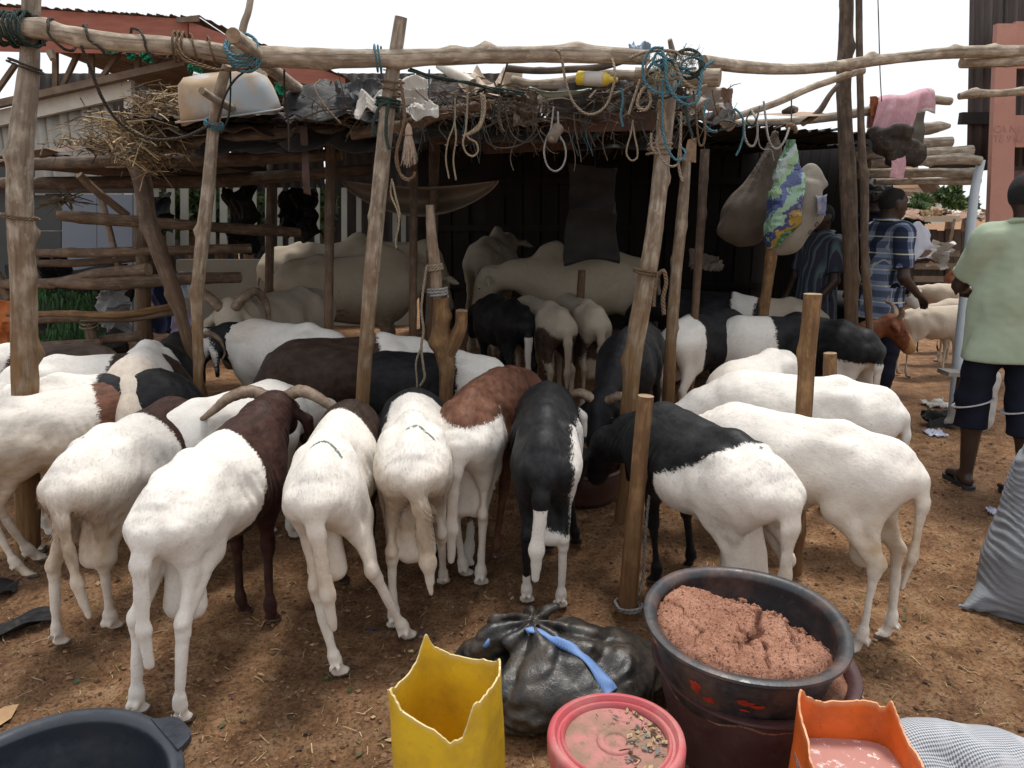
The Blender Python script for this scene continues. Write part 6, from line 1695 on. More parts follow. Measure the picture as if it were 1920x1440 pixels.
def bag_mat():
    m, nt, b = new_mat('printed_bag')
    co = coords(nt)
    n = noise_node(nt, co, 9, 4, .7)
    sx = nd(nt, 'ShaderNodeSeparateXYZ'); lk(nt, co, sx.inputs[0])
    f = mathn(nt, 'ADD', mathn(nt, 'MULTIPLY', sx.outputs[2], 2.0), mathn(nt, 'MULTIPLY', mathn(nt, 'SUBTRACT', n.outputs[0], .5), .8))
    f = mathn(nt, 'ADD', f, mathn(nt, 'MULTIPLY', sx.outputs[0], -2.6))
    r = ramp(nt, f, [(0.0, (.02, .03, .10)), (.0, (.02, .03, .1))])
    r.color_ramp.interpolation = 'CONSTANT'
    e = r.color_ramp.elements
    cols = [(.0, (.03, .05, .16)), (.08, (.42, .26, .02)), (.14, (.02, .16, .05)), (.22, (.40, .25, .02)), (.28, (.03, .045, .17)), (.34, (.30, .50, .34)), (.46, (.06, .10, .30)), (.56, (.34, .55, .30)), (.66, (.50, .62, .60)), (.74, (.10, .28, .12)), (.82, (.12, .12, .13))]
    cols = [(p, tuple(v * .62 for v in c)) for p, c in cols]
    while len(e) < len(cols): e.new(.5)
    mp = nd(nt, 'ShaderNodeMapRange')
    mp.inputs[1].default_value, mp.inputs[2].default_value = -1.5, .45
    lk(nt, f, mp.inputs[0]); lk(nt, mp.outputs[0], r.inputs[0])
    for el, (p, c) in zip(e, cols): el.position = p; el.color = (*c, 1)
    lk(nt, r.outputs[0], b.inputs['Base Color'])
    b.inputs['Roughness'].default_value = .22
    b.inputs['Specular IOR Level'].default_value = .7
    bump(nt, b, noise_node(nt, co, 22, 5, .7).outputs[0], .5, .02)
    return m
def printed_bag():
    o_ = dp(1484, 262, 4.4)
    k = msz(1, o_)
    secs = [(1480, 262, 8, 7), (1481, 280, 12, 10), (1483, 300, 20, 12), (1486, 312, 24, 12), (1487, 322, 30, 14), (1486, 345, 30, 20), (1483, 358, 33, 22), (1484, 380, 33, 26), (1482, 405, 34, 26), (1477, 425, 29, 24), (1470, 442, 21, 18), (1463, 458, 12, 10), (1461, 466, 3, 3)]
    n = 40
    rs = np.random.RandomState(5)
    A = catmull([(c[0], c[1], 0) for c in secs], 44)
    Wd = catmull([(c[2], c[3], 0) for c in secs], 44)
    V = []
    for i in range(44):
        for j in range(n):
            a = j / n * 6.283
            ca, sa = math.cos(a), math.sin(a)
            x = math.copysign(abs(ca) ** .55, ca) * Wd[i, 0] * .92
            y = math.copysign(abs(sa) ** .55, sa) * Wd[i, 1]
            V.append(((A[i, 0] + x - 1484) * k, y * k, -(A[i, 1] - 262) * k))
    V = np.array(V)
    nn = (1 - 2 * np.abs(sines(V * np.array([1, 1, .8]), 5, 3, 1, 3))) + .6 * (1 - 2 * np.abs(sines(V, 13, 4, 1, 3))) + .25 * rs.randn(len(V))
    c = np.stack([(np.repeat(A[:, 0], n) - 1484) * k, np.zeros(len(V)), V[:, 2]], -1)
    d = V - c
    V = V + d / (np.linalg.norm(d, axis=1)[:, None] + 1e-6) * (nn * .008)[:, None]
    F = [[i * n + j, i * n + (j + 1) % n, (i + 1) * n + (j + 1) % n, (i + 1) * n + j] for i in range(43) for j in range(n)]
    o = link('printed_bag', np_mesh('printed_bag', V, F, [bag_mat()]))
    o.data.set_sharp_from_angle(angle=R(24))
    tag(o, 'glossy green, blue and yellow printed bag hanging from a rope knot', 'bag', GB)
    o.location = o_
printed_bag()
def rice_sack():
    o_ = dp(1510, 330, 4.5)
    k = msz(1, o_)
    D = SDF((-.3, -.18, -.60), (.22, .18, .12), .010)
    P = lambda x, y: ((x - 1510) * k, 0, -(y - 330) * k)
    D.rc(P(1516, 350), P(1510, 400), .10, .115, .04, (1, .7, 1))
    D.rc(P(1512, 395), P(1484, 450), .118, .085, .05, (1, .8, 1))
    D.rc(P(1484, 445), P(1472, 466), .075, .035, .04, (1, .8, 1))
    D.rc(P(1530, 335), P(1545, 345), .045, .03, .04, (1, .6, 1))
    D.rc(P(1528, 345), P(1520, 318), .05, .012, .03, (1, .5, 1))
    G = D.grid()
    D.f += (.012 * (1 - 2 * np.abs(sines(G * np.array([1, 1, .6]), 3.4, 14, 2)))).astype(np.float32)
    o = sdf_obj('rice_sack', D, plain('woven_white_sack', (.25, .225, .185), (.17, .15, .12), 5, .7, .4, 90), 'dirty white woven sack with black letters hanging beside the printed bag', 'sack', GB)
    o.location = o_
    bpy.context.view_layer.update()
    mi = plain('black_print', (.02, .018, .025), None, 10, .7)
    for tx, px, py, s in (('D', 1518, 424, .042), ('C', 1528, 424, .034), ('OF', 1505, 438, .038)):
        q = dp(px, py, 4.5) - o_
        hit, loc, nrm, _i = o.ray_cast(Vector((q.x, -1, q.z)), Vector((0, 1, 0)))
        if hit:
            t = flat_text(tx, loc + nrm * .004, s, mi, o, (R(90), R(14), 0))
            t.rotation_euler = nrm.to_track_quat('Z', 'Y').to_euler()
    bl_ = crumple('blue_print', dp(1540, 385, 4.39) - o_, (.06, .02, 0), (0, .03, .12), .006, 5, plain('blue_print', (.05, .06, .16), (.2, .19, .2), 20, .6), 8, parent=o)
rice_sack()
# towel, cloth bundle
def towel():
    P = [dp(1640, 205, 5.48), dp(1738, 188, 5.55)]
    n, m = 40, 44
    V, F = [], []
    for i in range(n):
        u = i / (n - 1)
        a = P[0].lerp(P[1], u)
        front = .30 - .12 * u + .05 * math.sin(u * 7) + .10 * math.exp(-((u - .62) / .14) ** 2)
        back = .22 + .02 * math.sin(u * 5)
        if u > .9: back += .25
        for j in range(m):
            v = j / (m - 1)
            s = -back + (front + back) * v
            rr = .062
            if s < -rr * 1.2: y, z = rr, s + rr * 1.2
            elif s > rr * 1.2: y, z = -rr, -(s - rr * 1.2)
            else:
                t = s / (rr * 1.2) * 1.57
                y, z = -rr * math.sin(t), rr * .6 * math.cos(t) + .0
            wv = .016 * math.sin(u * 17 + s * 5) + .012 * math.sin(u * 31 + 2 + s * 9)
            k = min(1, abs(s) / .15)
            x = a.x - (.20 * max(0, s) * (1 - u) - .05 * max(0, s) * u)
            V.append((x, a.y + y * (1 + .5 * k) + wv * k, a.z + .03 + z + .010 * math.sin(u * 9)))
    F = [[i * m + j, (i + 1) * m + j, (i + 1) * m + j + 1, i * m + j + 1] for i in range(n - 1) for j in range(m - 1)]
    pk = plain('pink_terry', (.60, .36, .40), (.52, .27, .32), 28, .95, .8, 130, c3=(.66, .48, .50))
    hem = plain('white_hem', (.62, .55, .55), None, 20, .9)
    fm = [1 if (k % (m - 1)) >= m - 3 else 0 for k in range((n - 1) * (m - 1))]
    o = link('towel', np_mesh('towel', V, F, [pk, hem], fm))
    s = o.modifiers.new('t', 'SOLIDIFY'); s.thickness = .008
    tag(o, 'pink patterned towel with a white hem draped over a log end', 'towel')
towel()
def bundle():
    o_ = dp(1685, 265, 5.35)
    D = SDF((-.26, -.16, -.26), (.26, .16, .22), .011)
    D.rc((-.16, 0, .05), (.14, 0, -.05), .055, .05, .03, (1, 1, 1))
    D.rc((-.10, 0, -.02), (.12, 0, -.12), .075, .06, .04)
    D.rc((-.02, 0, -.12), (.02, 0, -.19), .06, .02, .03)
    D.rc((-.06, -.04, .06), (.02, -.05, .06), .055, .05, .03)
    G = D.grid()
    D.f += (.010 * (1 - 2 * np.abs(sines(G, 5.5, 24, 2)))).astype(np.float32)
    o = sdf_obj('cloth_bundle', D, plain('dark_cloth', (.045, .034, .028), (.016, .013, .012), 9, .9, c3=(.10, .07, .04)), 'dark rolled clothes bundled beneath the pink towel', 'bundle')
    o.location = o_
bundle()
mkcr('pink_cloth', 'pink cloth tail hanging out below the dark bundle', 'cloth', 1683, 300, 5.3, 24, 62, 88, .012, 26, bpy.data.materials['pink_terry'], 1.2, group='cloths on the log ends')
mkcr('orange_cloth', 'orange brown cloth corner left of the pink towel', 'cloth', 1645, 210, 5.42, 26, 50, 80, .015, 27, plain('rust_cloth', (.30, .10, .04), None, 10, .9), 1.4, group='cloths on the log ends')
mkcr('grey_cloth', 'grey green cloth hanging at the right of the bundle', 'cloth', 1722, 250, 5.4, 20, 90, 88, .012, 28, plain('grey_green_cloth', (.12, .11, .085), None, 10, .9), 1.2, group='cloths on the log ends')
# left background clutter
def fodder():
    rs = np.random.RandomState(3)
    Vs, Fs = [], []
    for (cx, cy, d, w, h, n) in [(84, 552, 5.6, .10, .05, 200), (140, 560, 5.6, .16, .06, 160), (150, 615, 5.5, .16, .12, 300), (98, 632, 5.5, .12, .06, 180)]:
        c = np.array(dp(cx, cy, d))
        for k in range(n):
            p = c + (rs.rand(3) - .5) * np.array([w * 2, .3, h * 2])
            L = .05 + .08 * rs.rand()
            dr = np.array([.15 * rs.normal(), .3 * rs.normal(), -1]); dr /= np.linalg.norm(dr)
            b = np.array([.004 + .003 * rs.rand(), .002, 0])
            i = len(Vs)
            Vs += [p - b, p + b, p + dr * L + b * .3 + rs.normal(size=3) * .006]
            Fs.append([i, i + 1, i + 2])
    o = link('green_fodder', np_mesh('green_fodder', Vs, Fs, [plain('fresh_green', (.028, .12, .022), (.006, .03, .006), 9, .5), ], None, False))
    tag(o, 'bright green cut fodder heaped behind the left pen rails', 'fodder', kind='stuff')
fodder()
GP = 'litter behind the left pen'
mkcr('dark_cloth', 'large dark sheet added behind the green fodder to darken it', 'cloth', 135, 585, 6.0, 220, 170, 86, .05, 37, m_blackp, 1.4, group=GP)  # added black backdrop that darkens the space behind the fodder
mkcr('plastic_bag', 'grey white plastic bag snagged on the left pen rails', 'bag', 214, 575, 5.1, 60, 90, 85, .05, 31, plastic('thin_grey_bag', (.42, .43, .43), .4, (.3, .25, .2), .3, .3), 3, group=GP)
mkcr('tarpaulin', 'white and pale blue sheet behind the thick diagonal prop', 'tarpaulin', 338, 530, 5.7, 50, 50, 60, .04, 32, plastic('blue_white_sheet', (.50, .56, .66), .5, (.3, .3, .3), .2), 1.5, group=GP)
mkcr('tarpaulin', 'pale pink and blue sheet low behind the diagonal prop', 'tarpaulin', 340, 608, 5.4, 34, 60, 80, .03, 33, plastic('pink_blue_sheet', (.48, .42, .60), .5, (.5, .3, .35), .4), 1.5, group=GP)
mkcr('orange_cloth', 'orange cloth hanging behind the left edge post', 'cloth', 8, 610, 5.3, 50, 90, 85, .03, 34, plain('orange_cloth', (.42, .13, .03), (.3, .08, .02), 6, .8), 1.5, group=GP)
mkcr('dark_cloth', 'dark blue cloth heap behind the stout fence post', 'cloth', 308, 570, 5.6, 50, 110, 82, .06, 35, plain('navy_cloth', (.02, .028, .07), None, 8, .9), 1.5, group=GP)
mkcr('dark_cloth', 'black cloth heap above the gnarled rail', 'cloth', 105, 505, 5.6, 60, 50, 70, .06, 36, m_blackp, 1.5, group=GP)
# ------------------------------------------------------------------ people
def skin_mat():
    return plain('dark_skin', (.045, .024, .016), (.032, .017, .012), 12, .45, .1, 120)
M['skin'] = skin_mat()
M['black_hair'] = plain('black_hair', (.010, .009, .009), (.006, .005, .005), 60, .8, .8, 260)
def plaid():
    m, nt, b = new_mat('plaid_cloth')
    b.inputs['Roughness'].default_value = .85
    b.inputs['Specular IOR Level'].default_value = .2
    co = coords(nt)
    sx = nd(nt, 'ShaderNodeSeparateXYZ'); lk(nt, co, sx.inputs[0])
    hx = mathn(nt, 'ADD', sx.outputs[0], mathn(nt, 'MULTIPLY', sx.outputs[1], .55))
    def bands(v, period, ph):
        return mathn(nt, 'FRACT', mathn(nt, 'ADD', mathn(nt, 'MULTIPLY', v, 1 / period), ph))
    u = bands(hx, .085, 30.1)
    w = bands(sx.outputs[2], .125, 30.0)
    def step(v, a, b_):
        r = ramp(nt, v, [(0, 0), (1, 0)])
        r.color_ramp.interpolation = 'CONSTANT'
        e = r.color_ramp.elements
        e[0].position = 0; e[0].color = (0, 0, 0, 1)
        e[1].position = b_; e[1].color = (0, 0, 0, 1)
        k = e.new(a); k.color = (1, 1, 1, 1)
        return r.outputs[0]
    base = (.20, .25, .36)
    c = mixc(nt, mathn(nt, 'MULTIPLY', step(u, .35, .80), .9), base, (.010, .013, .034))
    c = mixc(nt, mathn(nt, 'MULTIPLY', step(w, .50, .92), .62), c, (.010, .014, .04))
    c = mixc(nt, mathn(nt, 'MULTIPLY', step(w, .16, .23), .8), c, (.62, .62, .46))
    c = mixc(nt, mathn(nt, 'MULTIPLY', step(u, .10, .15), .5), c, (.55, .57, .5))
    lk(nt, c, b.inputs['Base Color'])
    return m
def striped():
    m, nt, b = new_mat('dark_striped_cloth')
    b.inputs['Roughness'].default_value = .85
    co = coords(nt)
    sx = nd(nt, 'ShaderNodeSeparateXYZ'); lk(nt, co, sx.inputs[0])
    fr = mathn(nt, 'FRACT', mathn(nt, 'MULTIPLY', mathn(nt, 'ADD', sx.outputs[1], sx.outputs[0]), 16))
    r = ramp(nt, fr, [(0.0, (.035, .025, .05)), (.45, (.02, .03, .045)), (.86, (.10, .15, .16)), (.94, (.035, .025, .05))])
    lk(nt, r.outputs[0], b.inputs['Base Color'])
    return m
def person(label, base, heading, h, shirt, bottom, L_arm, R_arm, feet, headturn=0.0, hem=.80, shorts=.40, cuffs=None, collar=True, flipflops=False, seed=1, helmet=None, bare_low=True, group='men among the animals', voxel=.0115):
    """local frame: +x is where the chest points, z up, metres at 1.75 m height"""
    k = h / 1.75
    root = empty('person', base, R(heading))
    root.scale = (k, k, k)
    tag(root, label, 'person', group)
    ht = R(headturn)
    hx, hy = math.cos(ht), math.sin(ht)
    F = lambda a, b, z: (a * hx - b * hy, a * hy + b * hx, z)
    # --- body
    B = SDF((-.5, -.55, -.02), (.75, .55, 1.78), voxel)
    hc = np.array((.015, 0, 1.645))
    B.rc(F(-.015, 0, 1.665), F(.02, 0, 1.66), .092, .088, .03, (1, .84, 1.08))
    B.rc(F(.035, 0, 1.60), F(.055, 0, 1.565), .068, .046, .04, (1, .88, 1))
    B.rc(F(.098, 0, 1.635), F(.112, 0, 1.607), .010, .017, .018)
    B.rc(F(.092, .018, 1.572), F(.092, -.018, 1.572), .012, .012, .012)
    B.rc(F(.082, .035, 1.668), F(.082, -.035, 1.668), .016, .016, .03)
    for s in (-1, 1):
        B.rc(F(.092, s * .033, 1.645), F(.092, s * .033, 1.645), .012, .012, .02, sub=True)
        B.rc(F(-.005, s * .083, 1.655), F(.0, s * .081, 1.612), .017, .012, .012, (1, .5, 1))
    B.rc((-.02, 0, 1.58), (-.03, 0, 1.44), .056, .064, .03)
    B.rc((-.01, 0, 1.30), (0, 0, 1.02), .13, .12, .05, (.72, 1.1, 1))
    for s, arm in ((1, L_arm), (-1, R_arm)):
        el, wr = np.array(arm[0], float), np.array(arm[1], float)
        sh = np.array((-.01, s * .175, 1.41))
        B.rc((-.02, s * .06, 1.43), sh, .065, .062, .04)
        B.rc(sh, el, .055, .040, .03)
        B.rc(el, wr, .042, .026, .02)
        d = wr - el
        d /= np.linalg.norm(d)
        sd = np.cross(d, np.array((0, 0, 1.0)) if abs(d[2]) < .9 else np.array((0, -s * 1.0, 0)))
        sd /= np.linalg.norm(sd)
        nr = np.cross(sd, d)
        pc = wr + d * .05
        B.rc(wr, wr + d * .085, .026, .036, .02, tuple(np.clip(1 - .45 * np.abs(nr), .55, 1)))
        cu = -nr if nr[2] > 0 else nr
        for fi, (o_, l) in enumerate(((-.028, .068), (-.009, .078), (.010, .072), (.028, .055))):
            a = wr + d * .088 + sd * o_
            b = a + d * l * .5 + cu * .012
            c = b + d * l * .35 + cu * .026
            B.rc(a, b, .0115, .0105, .008)
            B.rc(b, c, .0105, .0085, .006)
        a = wr + d * .03 - sd * .024 * s
        b = a + d * .035 - sd * .024 * s + cu * .012
        c = b + d * .03 + cu * .014
        B.rc(a, b, .015, .0125, .012); B.rc(b, c, .0125, .0095, .006)
    legs = []
    for s, ft in ((1, feet[0]), (-1, feet[1])):
        fx, fy = ft
        hip = np.array((0, s * .095, .92))
        an = np.array((fx - .02, fy, .09))
        kn = (hip + an) / 2 + np.array((.035, s * .005, .02))
        legs.append((hip, kn, an))
        B.rc(hip, kn, .088, .058, .05)
        B.rc(kn, kn + (an - kn) * .35 + np.array((-.015, 0, 0)), .055, .056, .03)
        B.rc(kn + (an - kn) * .33 + np.array((-.015, 0, 0)), an, .056, .034, .02)
        zt = .022 if flipflops else .008
        B.rc(an + np.array((-.025, 0, -.045)), (fx + .0, fy, .045 + zt), .034, .032, .02)
        B.rc((fx, fy, .045 + zt), (fx + .12, fy + s * .012, .022 + zt), .034, .024, .02, (1, 1.2, .9))
        for t in range(5):
            yy = fy + s * (.038 - t * .0185) * -1
            xl = fx + .165 - .008 * abs(t - 1)
            B.rc((fx + .11, yy * .9 + fy * .1, .02 + zt), (xl - t * .004, yy, .013 + zt), .0125, .0105 if t else .014, .006)
    sdf_obj('body', B, M['skin'], parent=root)
    # hair cap
    Hd = SDF((-.16, -.14, 1.5), (.16, .14, 1.80), .0095)
    Hd.rc(F(-.017, 0, 1.667), F(.016, 0, 1.668), .0955, .0885, .03, (1, .855, 1.08))
    G = Hd.grid()
    gx = G[..., 0] * hx + G[..., 1] * hy
    Hd.f = np.maximum(Hd.f, (np.maximum(1.60 - G[..., 2], (gx - .055) * .8 + (1.70 - G[..., 2]) * .6)).astype(np.float32))
    sdf_obj('hair', Hd, M['black_hair'], parent=root)
    for s in (-1, 1):
        e = np.array(F(.083, s * .033, 1.648))
        link('eye', tube_mesh('eye', [e - np.array((0, 0, .008)), e - np.array((0, 0, .004)), e, e + np.array((0, 0, .004)), e + np.array((0, 0, .008))], [.002, .009, .0115, .009, .002], M['eye'], 8, 9), root)
    # shirt
    C = SDF((-.45, -.5, .55), (.6, .5, 1.62), voxel)
    C.rc((-.01, 0, 1.32), (-.005, 0, 1.10), .160, .166, .06, (.80, 1.12, 1))
    C.rc((-.005, 0, 1.12), (0, 0, .66), .166, .205, .06, (.84, 1.12, 1))
    for s, arm in ((1, L_arm), (-1, R_arm)):
        el = np.array(arm[0], float)
        sh = np.array((-.015, s * .180, 1.415))
        C.rc((-.03, s * .05, 1.455), sh, .076, .080, .05)
        C.rc(sh, sh + (el - sh) * .86, .084, .078, .04)
    C.rc((-.03, 0, 1.43), (-.03, 0, 1.52), .088, .078, .03)
    G = C.grid()
    C.f += (.010 * (1 - 2 * np.abs(sines(G * np.array([1, 1, .40]), 3.0, seed, 2))) + .003 * sines(G, 9, seed + 1, 2)).astype(np.float32)
    # open sleeve ends and hem
    cutm = hem - G[..., 2]
    C.f = np.maximum(C.f, cutm.astype(np.float32))
    for s, arm in ((1, L_arm), (-1, R_arm)):
        el = np.array(arm[0], float)
        sh = np.array((-.015, s * .180, 1.415))
        d = (el - sh) / np.linalg.norm(el - sh)
        t = (G - (sh + (el - sh) * .80)) @ d
        r = np.linalg.norm(np.cross(G - sh, d), axis=-1)
        C.f = np.maximum(C.f, np.where((r < .115) & (G[..., 1] * s > .155) & (t < .13), t, -1).astype(np.float32))
    C.f = np.maximum(C.f, (G[..., 2] - 1.535).astype(np.float32))
    sdf_obj('shirt', C, shirt, parent=root)
    if collar:
        pts = [(.06 * math.cos(a) * 1.25 - .028, .074 * math.sin(a) * 1.12, 1.505 + .016 * math.cos(a + 3.14)) for a in np.linspace(.5, 5.78, 14)]
        cm = tube_mesh('collar', pts, [.02, .026, .028, .026, .02], shirt, 10, 40, .06, (), seed, flat=.45)
        link('collar', cm, root)
    # trousers
    T = SDF((-.45, -.5, .02), (.6, .5, 1.12), voxel)
    T.rc((0, .05, .98), (0, -.05, .98), .118, .118, .04, (.9, 1, 1))
    for (hip, kn, an) in legs:
        T.rc(hip, kn, .096, .084, .05)
        T.rc(kn, kn + (an - kn) * .5, .084, .086, .03)
        T.rc(kn + (an - kn) * .5, an, .086, .07, .03)
    G = T.grid()
    T.f += (.006 * (1 - 2 * np.abs(sines(G, 4.0, seed + 9, 2)))).astype(np.float32)
    T.f = np.maximum(T.f, (shorts - G[..., 2]).astype(np.float32))
    sdf_obj('trousers', T, bottom, parent=root)
    if cuffs:
        for (hip, kn, an) in legs:
            t = (cuffs[0] - kn[2]) / (an[2] - kn[2]) if cuffs[0] < kn[2] else 0
            c = kn + (an - kn) * t if cuffs[0] < kn[2] else hip + (kn - hip) * ((cuffs[0] - hip[2]) / (kn[2] - hip[2]))
            pts = [(c[0] + .0885 * math.cos(a), c[1] + .0885 * math.sin(a), cuffs[0] + .03 * math.cos(a * 1 + 2)) for a in np.linspace(0, 6.283, 16)]
            link('white_stripe', tube_mesh('white_stripe', pts, [.017, .017, .017], cuffs[1], 8, 48, .05, (), 4, flat=.3), root)
    if flipflops:
        so = plain('flipflop_rubber', (.035, .035, .04), (.02, .02, .022), 20, .7) if 'flipflop_rubber' not in bpy.data.materials else bpy.data.materials['flipflop_rubber']
        for s, (fx, fy) in ((1, feet[0]), (-1, feet[1])):
            o_ = np.array([(x, y) for x, y in ((-.085, -.030), (-.095, 0), (-.085, .030), (-.02, .036), (.06, .042), (.13, .048), (.175, .030), (.185, 0), (.170, -.032), (.12, -.044), (.05, -.036), (-.02, -.034))])
            n = len(o_)
            V = [(fx + x, fy + y, z) for z in (.002, .022) for x, y in o_]
            Fc = [list(range(n))[::-1], [n + i for i in range(n)]] + [[i, (i + 1) % n, n + (i + 1) % n, n + i] for i in range(n)]
            sl = link('flip_flop', np_mesh('flip_flop', V, Fc, [so], None, False), root)
            link('strap', tube_mesh('strap', [(fx - .01, fy + .042, .02), (fx + .03, fy + .036, .062), (fx + .085, fy + .012, .066), (fx + .118, fy + .004, .024)], [.008, .009, .008, .006], so, 6, 16, flat=.5), sl)
            link('strap', tube_mesh('strap', [(fx - .01, fy - .040, .02), (fx + .03, fy - .030, .062), (fx + .085, fy - .002, .066), (fx + .118, fy + .004, .024)], [.008, .009, .008, .006], so, 6, 16, flat=.5), sl)
    if helmet:
        He = SDF((-.2, -.2, 1.5), (.24, .2, 1.86), .011)
        He.rc(F(-.02, 0, 1.685), F(.02, 0, 1.685), .122, .116, .03, (1, .88, 1.0))
        G = He.grid()
        gx = G[..., 0] * hx + G[..., 1] * hy
        He.f = np.maximum(He.f, np.maximum(1.60 - G[..., 2], (gx - .08) * .7 + (1.70 - G[..., 2])).astype(np.float32))
        sdf_obj('helmet', He, helmet, parent=root)
    return root
m_mint = plain('mint_cotton', (.36, .42, .31), (.31, .37, .27), 5, .9, .25, 200, spec=.15)
m_navy = plain('navy_cotton', (.012, .014, .026), (.008, .009, .016), 6, .9, spec=.15)
m_stripe = plain('white_tape', (.55, .55, .57), (.42, .42, .45), 20, .8)
pb = dp(1908, 700, 4.15)
person('man in a pale green shirt and navy shorts, seen from behind at the right edge', (2.765, 4.05, 0), 86, 1.77, m_mint, m_navy,
       ((.14, .205, 1.16), (.33, .08, 1.12)), ((.14, -.205, 1.16), (.30, -.10, 1.12)), ((.03, .09), (-.20, -.11)), headturn=-50, hem=.76, shorts=.36, cuffs=(.50, m_stripe), flipflops=True, seed=5)
pc = dp(1668, 480, 5.75)
person('man in a blue checked shirt facing right behind the paired poles, reading a paper', (pc.x, 5.8, 0), 12, 1.74, plaid(), m_navy,
       ((.10, .24, 1.14), (.32, .06, 1.20)), ((-.03, -.25, 1.10), (.16, -.20, .96)), ((.02, .11), (.0, -.11)), headturn=-6, hem=.76, shorts=.10, seed=15, flipflops=True)
pp_ = crumple('paper_sheet', (0, 0, 0), (.20, 0, .14), (-.12, .02, .20), .004, 3, plain('paper', (.55, .58, .66), (.48, .5, .58), 4, .7), 10, .001)
pp_.location = dp(1712, 455, 5.72)
tag(pp_, 'pale blue paper sheet held by the man in the checked shirt', 'paper')
ph = dp(1645, 420, 6.4)
m_helm = plain('black_helmet', (.02, .02, .022), (.012, .012, .013), 6, .12, spec=.7)
person('person in a shiny black helmet standing behind the man in checks', (ph.x, 6.45, 0), 20, 1.80, m_navy, m_navy,
       ((.02, .25, 1.10), (.1, .2, .88)), ((.02, -.25, 1.10), (.1, -.2, .88)), ((.02, .11), (.0, -.11)), seed=25, shorts=.1, helmet=m_helm, flipflops=True)
ps = dp(1540, 480, 6.25)
person('person in a dark striped shirt leaning in the shade behind the rice sack', (ps.x, 6.3, 0), 200, 1.62, striped(), m_navy,
       ((.02, .25, 1.10), (.16, .2, .92)), ((.02, -.25, 1.10), (.16, -.2, .92)), ((.02, .11), (.0, -.11)), seed=35, shorts=.1, hem=.72, flipflops=True)

# ------------------------------------------------------------------ tubs, cans, bags in front
def lathe(name, prof, mat, parent=None, n=96, fn=None):
    V, F = [], []
    m = len(prof)
    for i in range(n):
        a = i / n * 6.2832
        for k, (r, z) in enumerate(prof):
            q = np.array((r * math.cos(a), r * math.sin(a), z))
            if fn: q = fn(q, a, k)
            V.append(tuple(q))
    for i in range(n):
        j = (i + 1) % n
        for k in range(m - 1):
            F.append([i * m + k, j * m + k, j * m + k + 1, i * m + k + 1])
    o = link(name, np_mesh(name, V, F, [mat]), parent)
    o.data.set_sharp_from_angle(angle=R(48))
    return o
def smooth_prof(pts, n=60):
    return [tuple(p) for p in catmull([(p[0], p[1], 0) for p in pts], n)[:, :2]]
def basin(label, loc, rt, rb, h, mat, tilt=(0, 0), name='basin', lug=False, seed=1, group=None):
    t = .006
    out = smooth_prof([(0.001, .0), (rb * .7, .001), (rb, .012), (rb + (rt - rb) * .35, h * .33), (rb + (rt - rb) * .75, h * .72), (rt - .018, h - .018)], 40)
    lip = [(rt - .012, h - .014), (rt + .004, h - .012), (rt + .012, h - .004), (rt + .010, h + .003), (rt + .0, h + .006), (rt - .014, h + .004), (rt - .022, h - .004)]
    inn = [(max(.001, r - t * 1.6), z + t) for r, z in out[::-1]]
    wob = lambda q, a, k: q * np.array((1 + .008 * math.sin(2 * a + seed) + .004 * math.sin(5 * a), 1 + .008 * math.sin(2 * a + seed), 1)) + np.array((0, 0, .004 * math.sin(3 * a + seed) * q[2] / h))
    o = lathe(name, out + lip + inn, mat, None, 110, wob)
    o.location = loc
    o.rotation_euler = (R(tilt[0]), R(tilt[1]), 0)
    tag(o, label, 'basin', group)
    if lug:
        for a in lug:
            d = Vector((math.cos(a), math.sin(a), 0))
            sd = Vector((-d.y, d.x, 0))
            V, F = [], []
            n = 14
            for i in range(n):
                u = -1 + 2 * i / (n - 1)
                e = .040 * (1 - abs(u) ** 4)
                p0 = d * (rt - .012) + sd * u * .085
                p1 = d * (rt + .004 + e) + sd * u * .075
                for z in (h + .009, h - .010):
                    V += [tuple(p0 + Vector((0, 0, z))), tuple(p1 + Vector((0, 0, z - .004)))]
            for i in range(n - 1):
                b = i * 4
                F += [[b, b + 1, b + 5, b + 4], [b + 2, b + 6, b + 7, b + 3], [b + 1, b + 3, b + 7, b + 5], [b, b + 4, b + 6, b + 2]]
            F += [[0, 2, 3, 1], [b + 4, b + 5, b + 7, b + 6]]
            lg = link('lug_handle', np_mesh('lug_handle', V, F, [mat]), o)
            lg.data.set_sharp_from_angle(angle=R(40))
    return o
m_tub = plastic('black_tub', (.020, .022, .026), .42, (.22, .115, .08), .42, scale=9)
m_tub2 = plastic('blue_black_tub', (.022, .027, .036), .30, (.07, .065, .06), .18, scale=4)
m_maroon = plastic('maroon_tub', (.055, .020, .022), .45, (.13, .085, .065), .4, scale=5)
bc = gp(58, 1506, .26)
basin('empty blue black plastic tub cut by the lower left corner', (bc.x, bc.y, .0), .315, .23, .26, m_tub2, (0, 0), lug=(.82,), seed=3, group='plastic basins for feed')
fb = gp(1418, 1252, .30)
low = basin('maroon plastic basin underneath, with feed at its rim', (fb.x, fb.y + .03, .0), .285, .21, .31, m_maroon, (0, 0), seed=5, group='plastic basins for feed')
uc = gp(1398, 1166, .47)
up = basin('black basin heaped with pinkish feed, stacked on a maroon one', (uc.x, uc.y + .03, .235), .272, .195, .235, m_tub, (4, 1), seed=7, group='plastic basins for feed')
up_top = .235 + .235
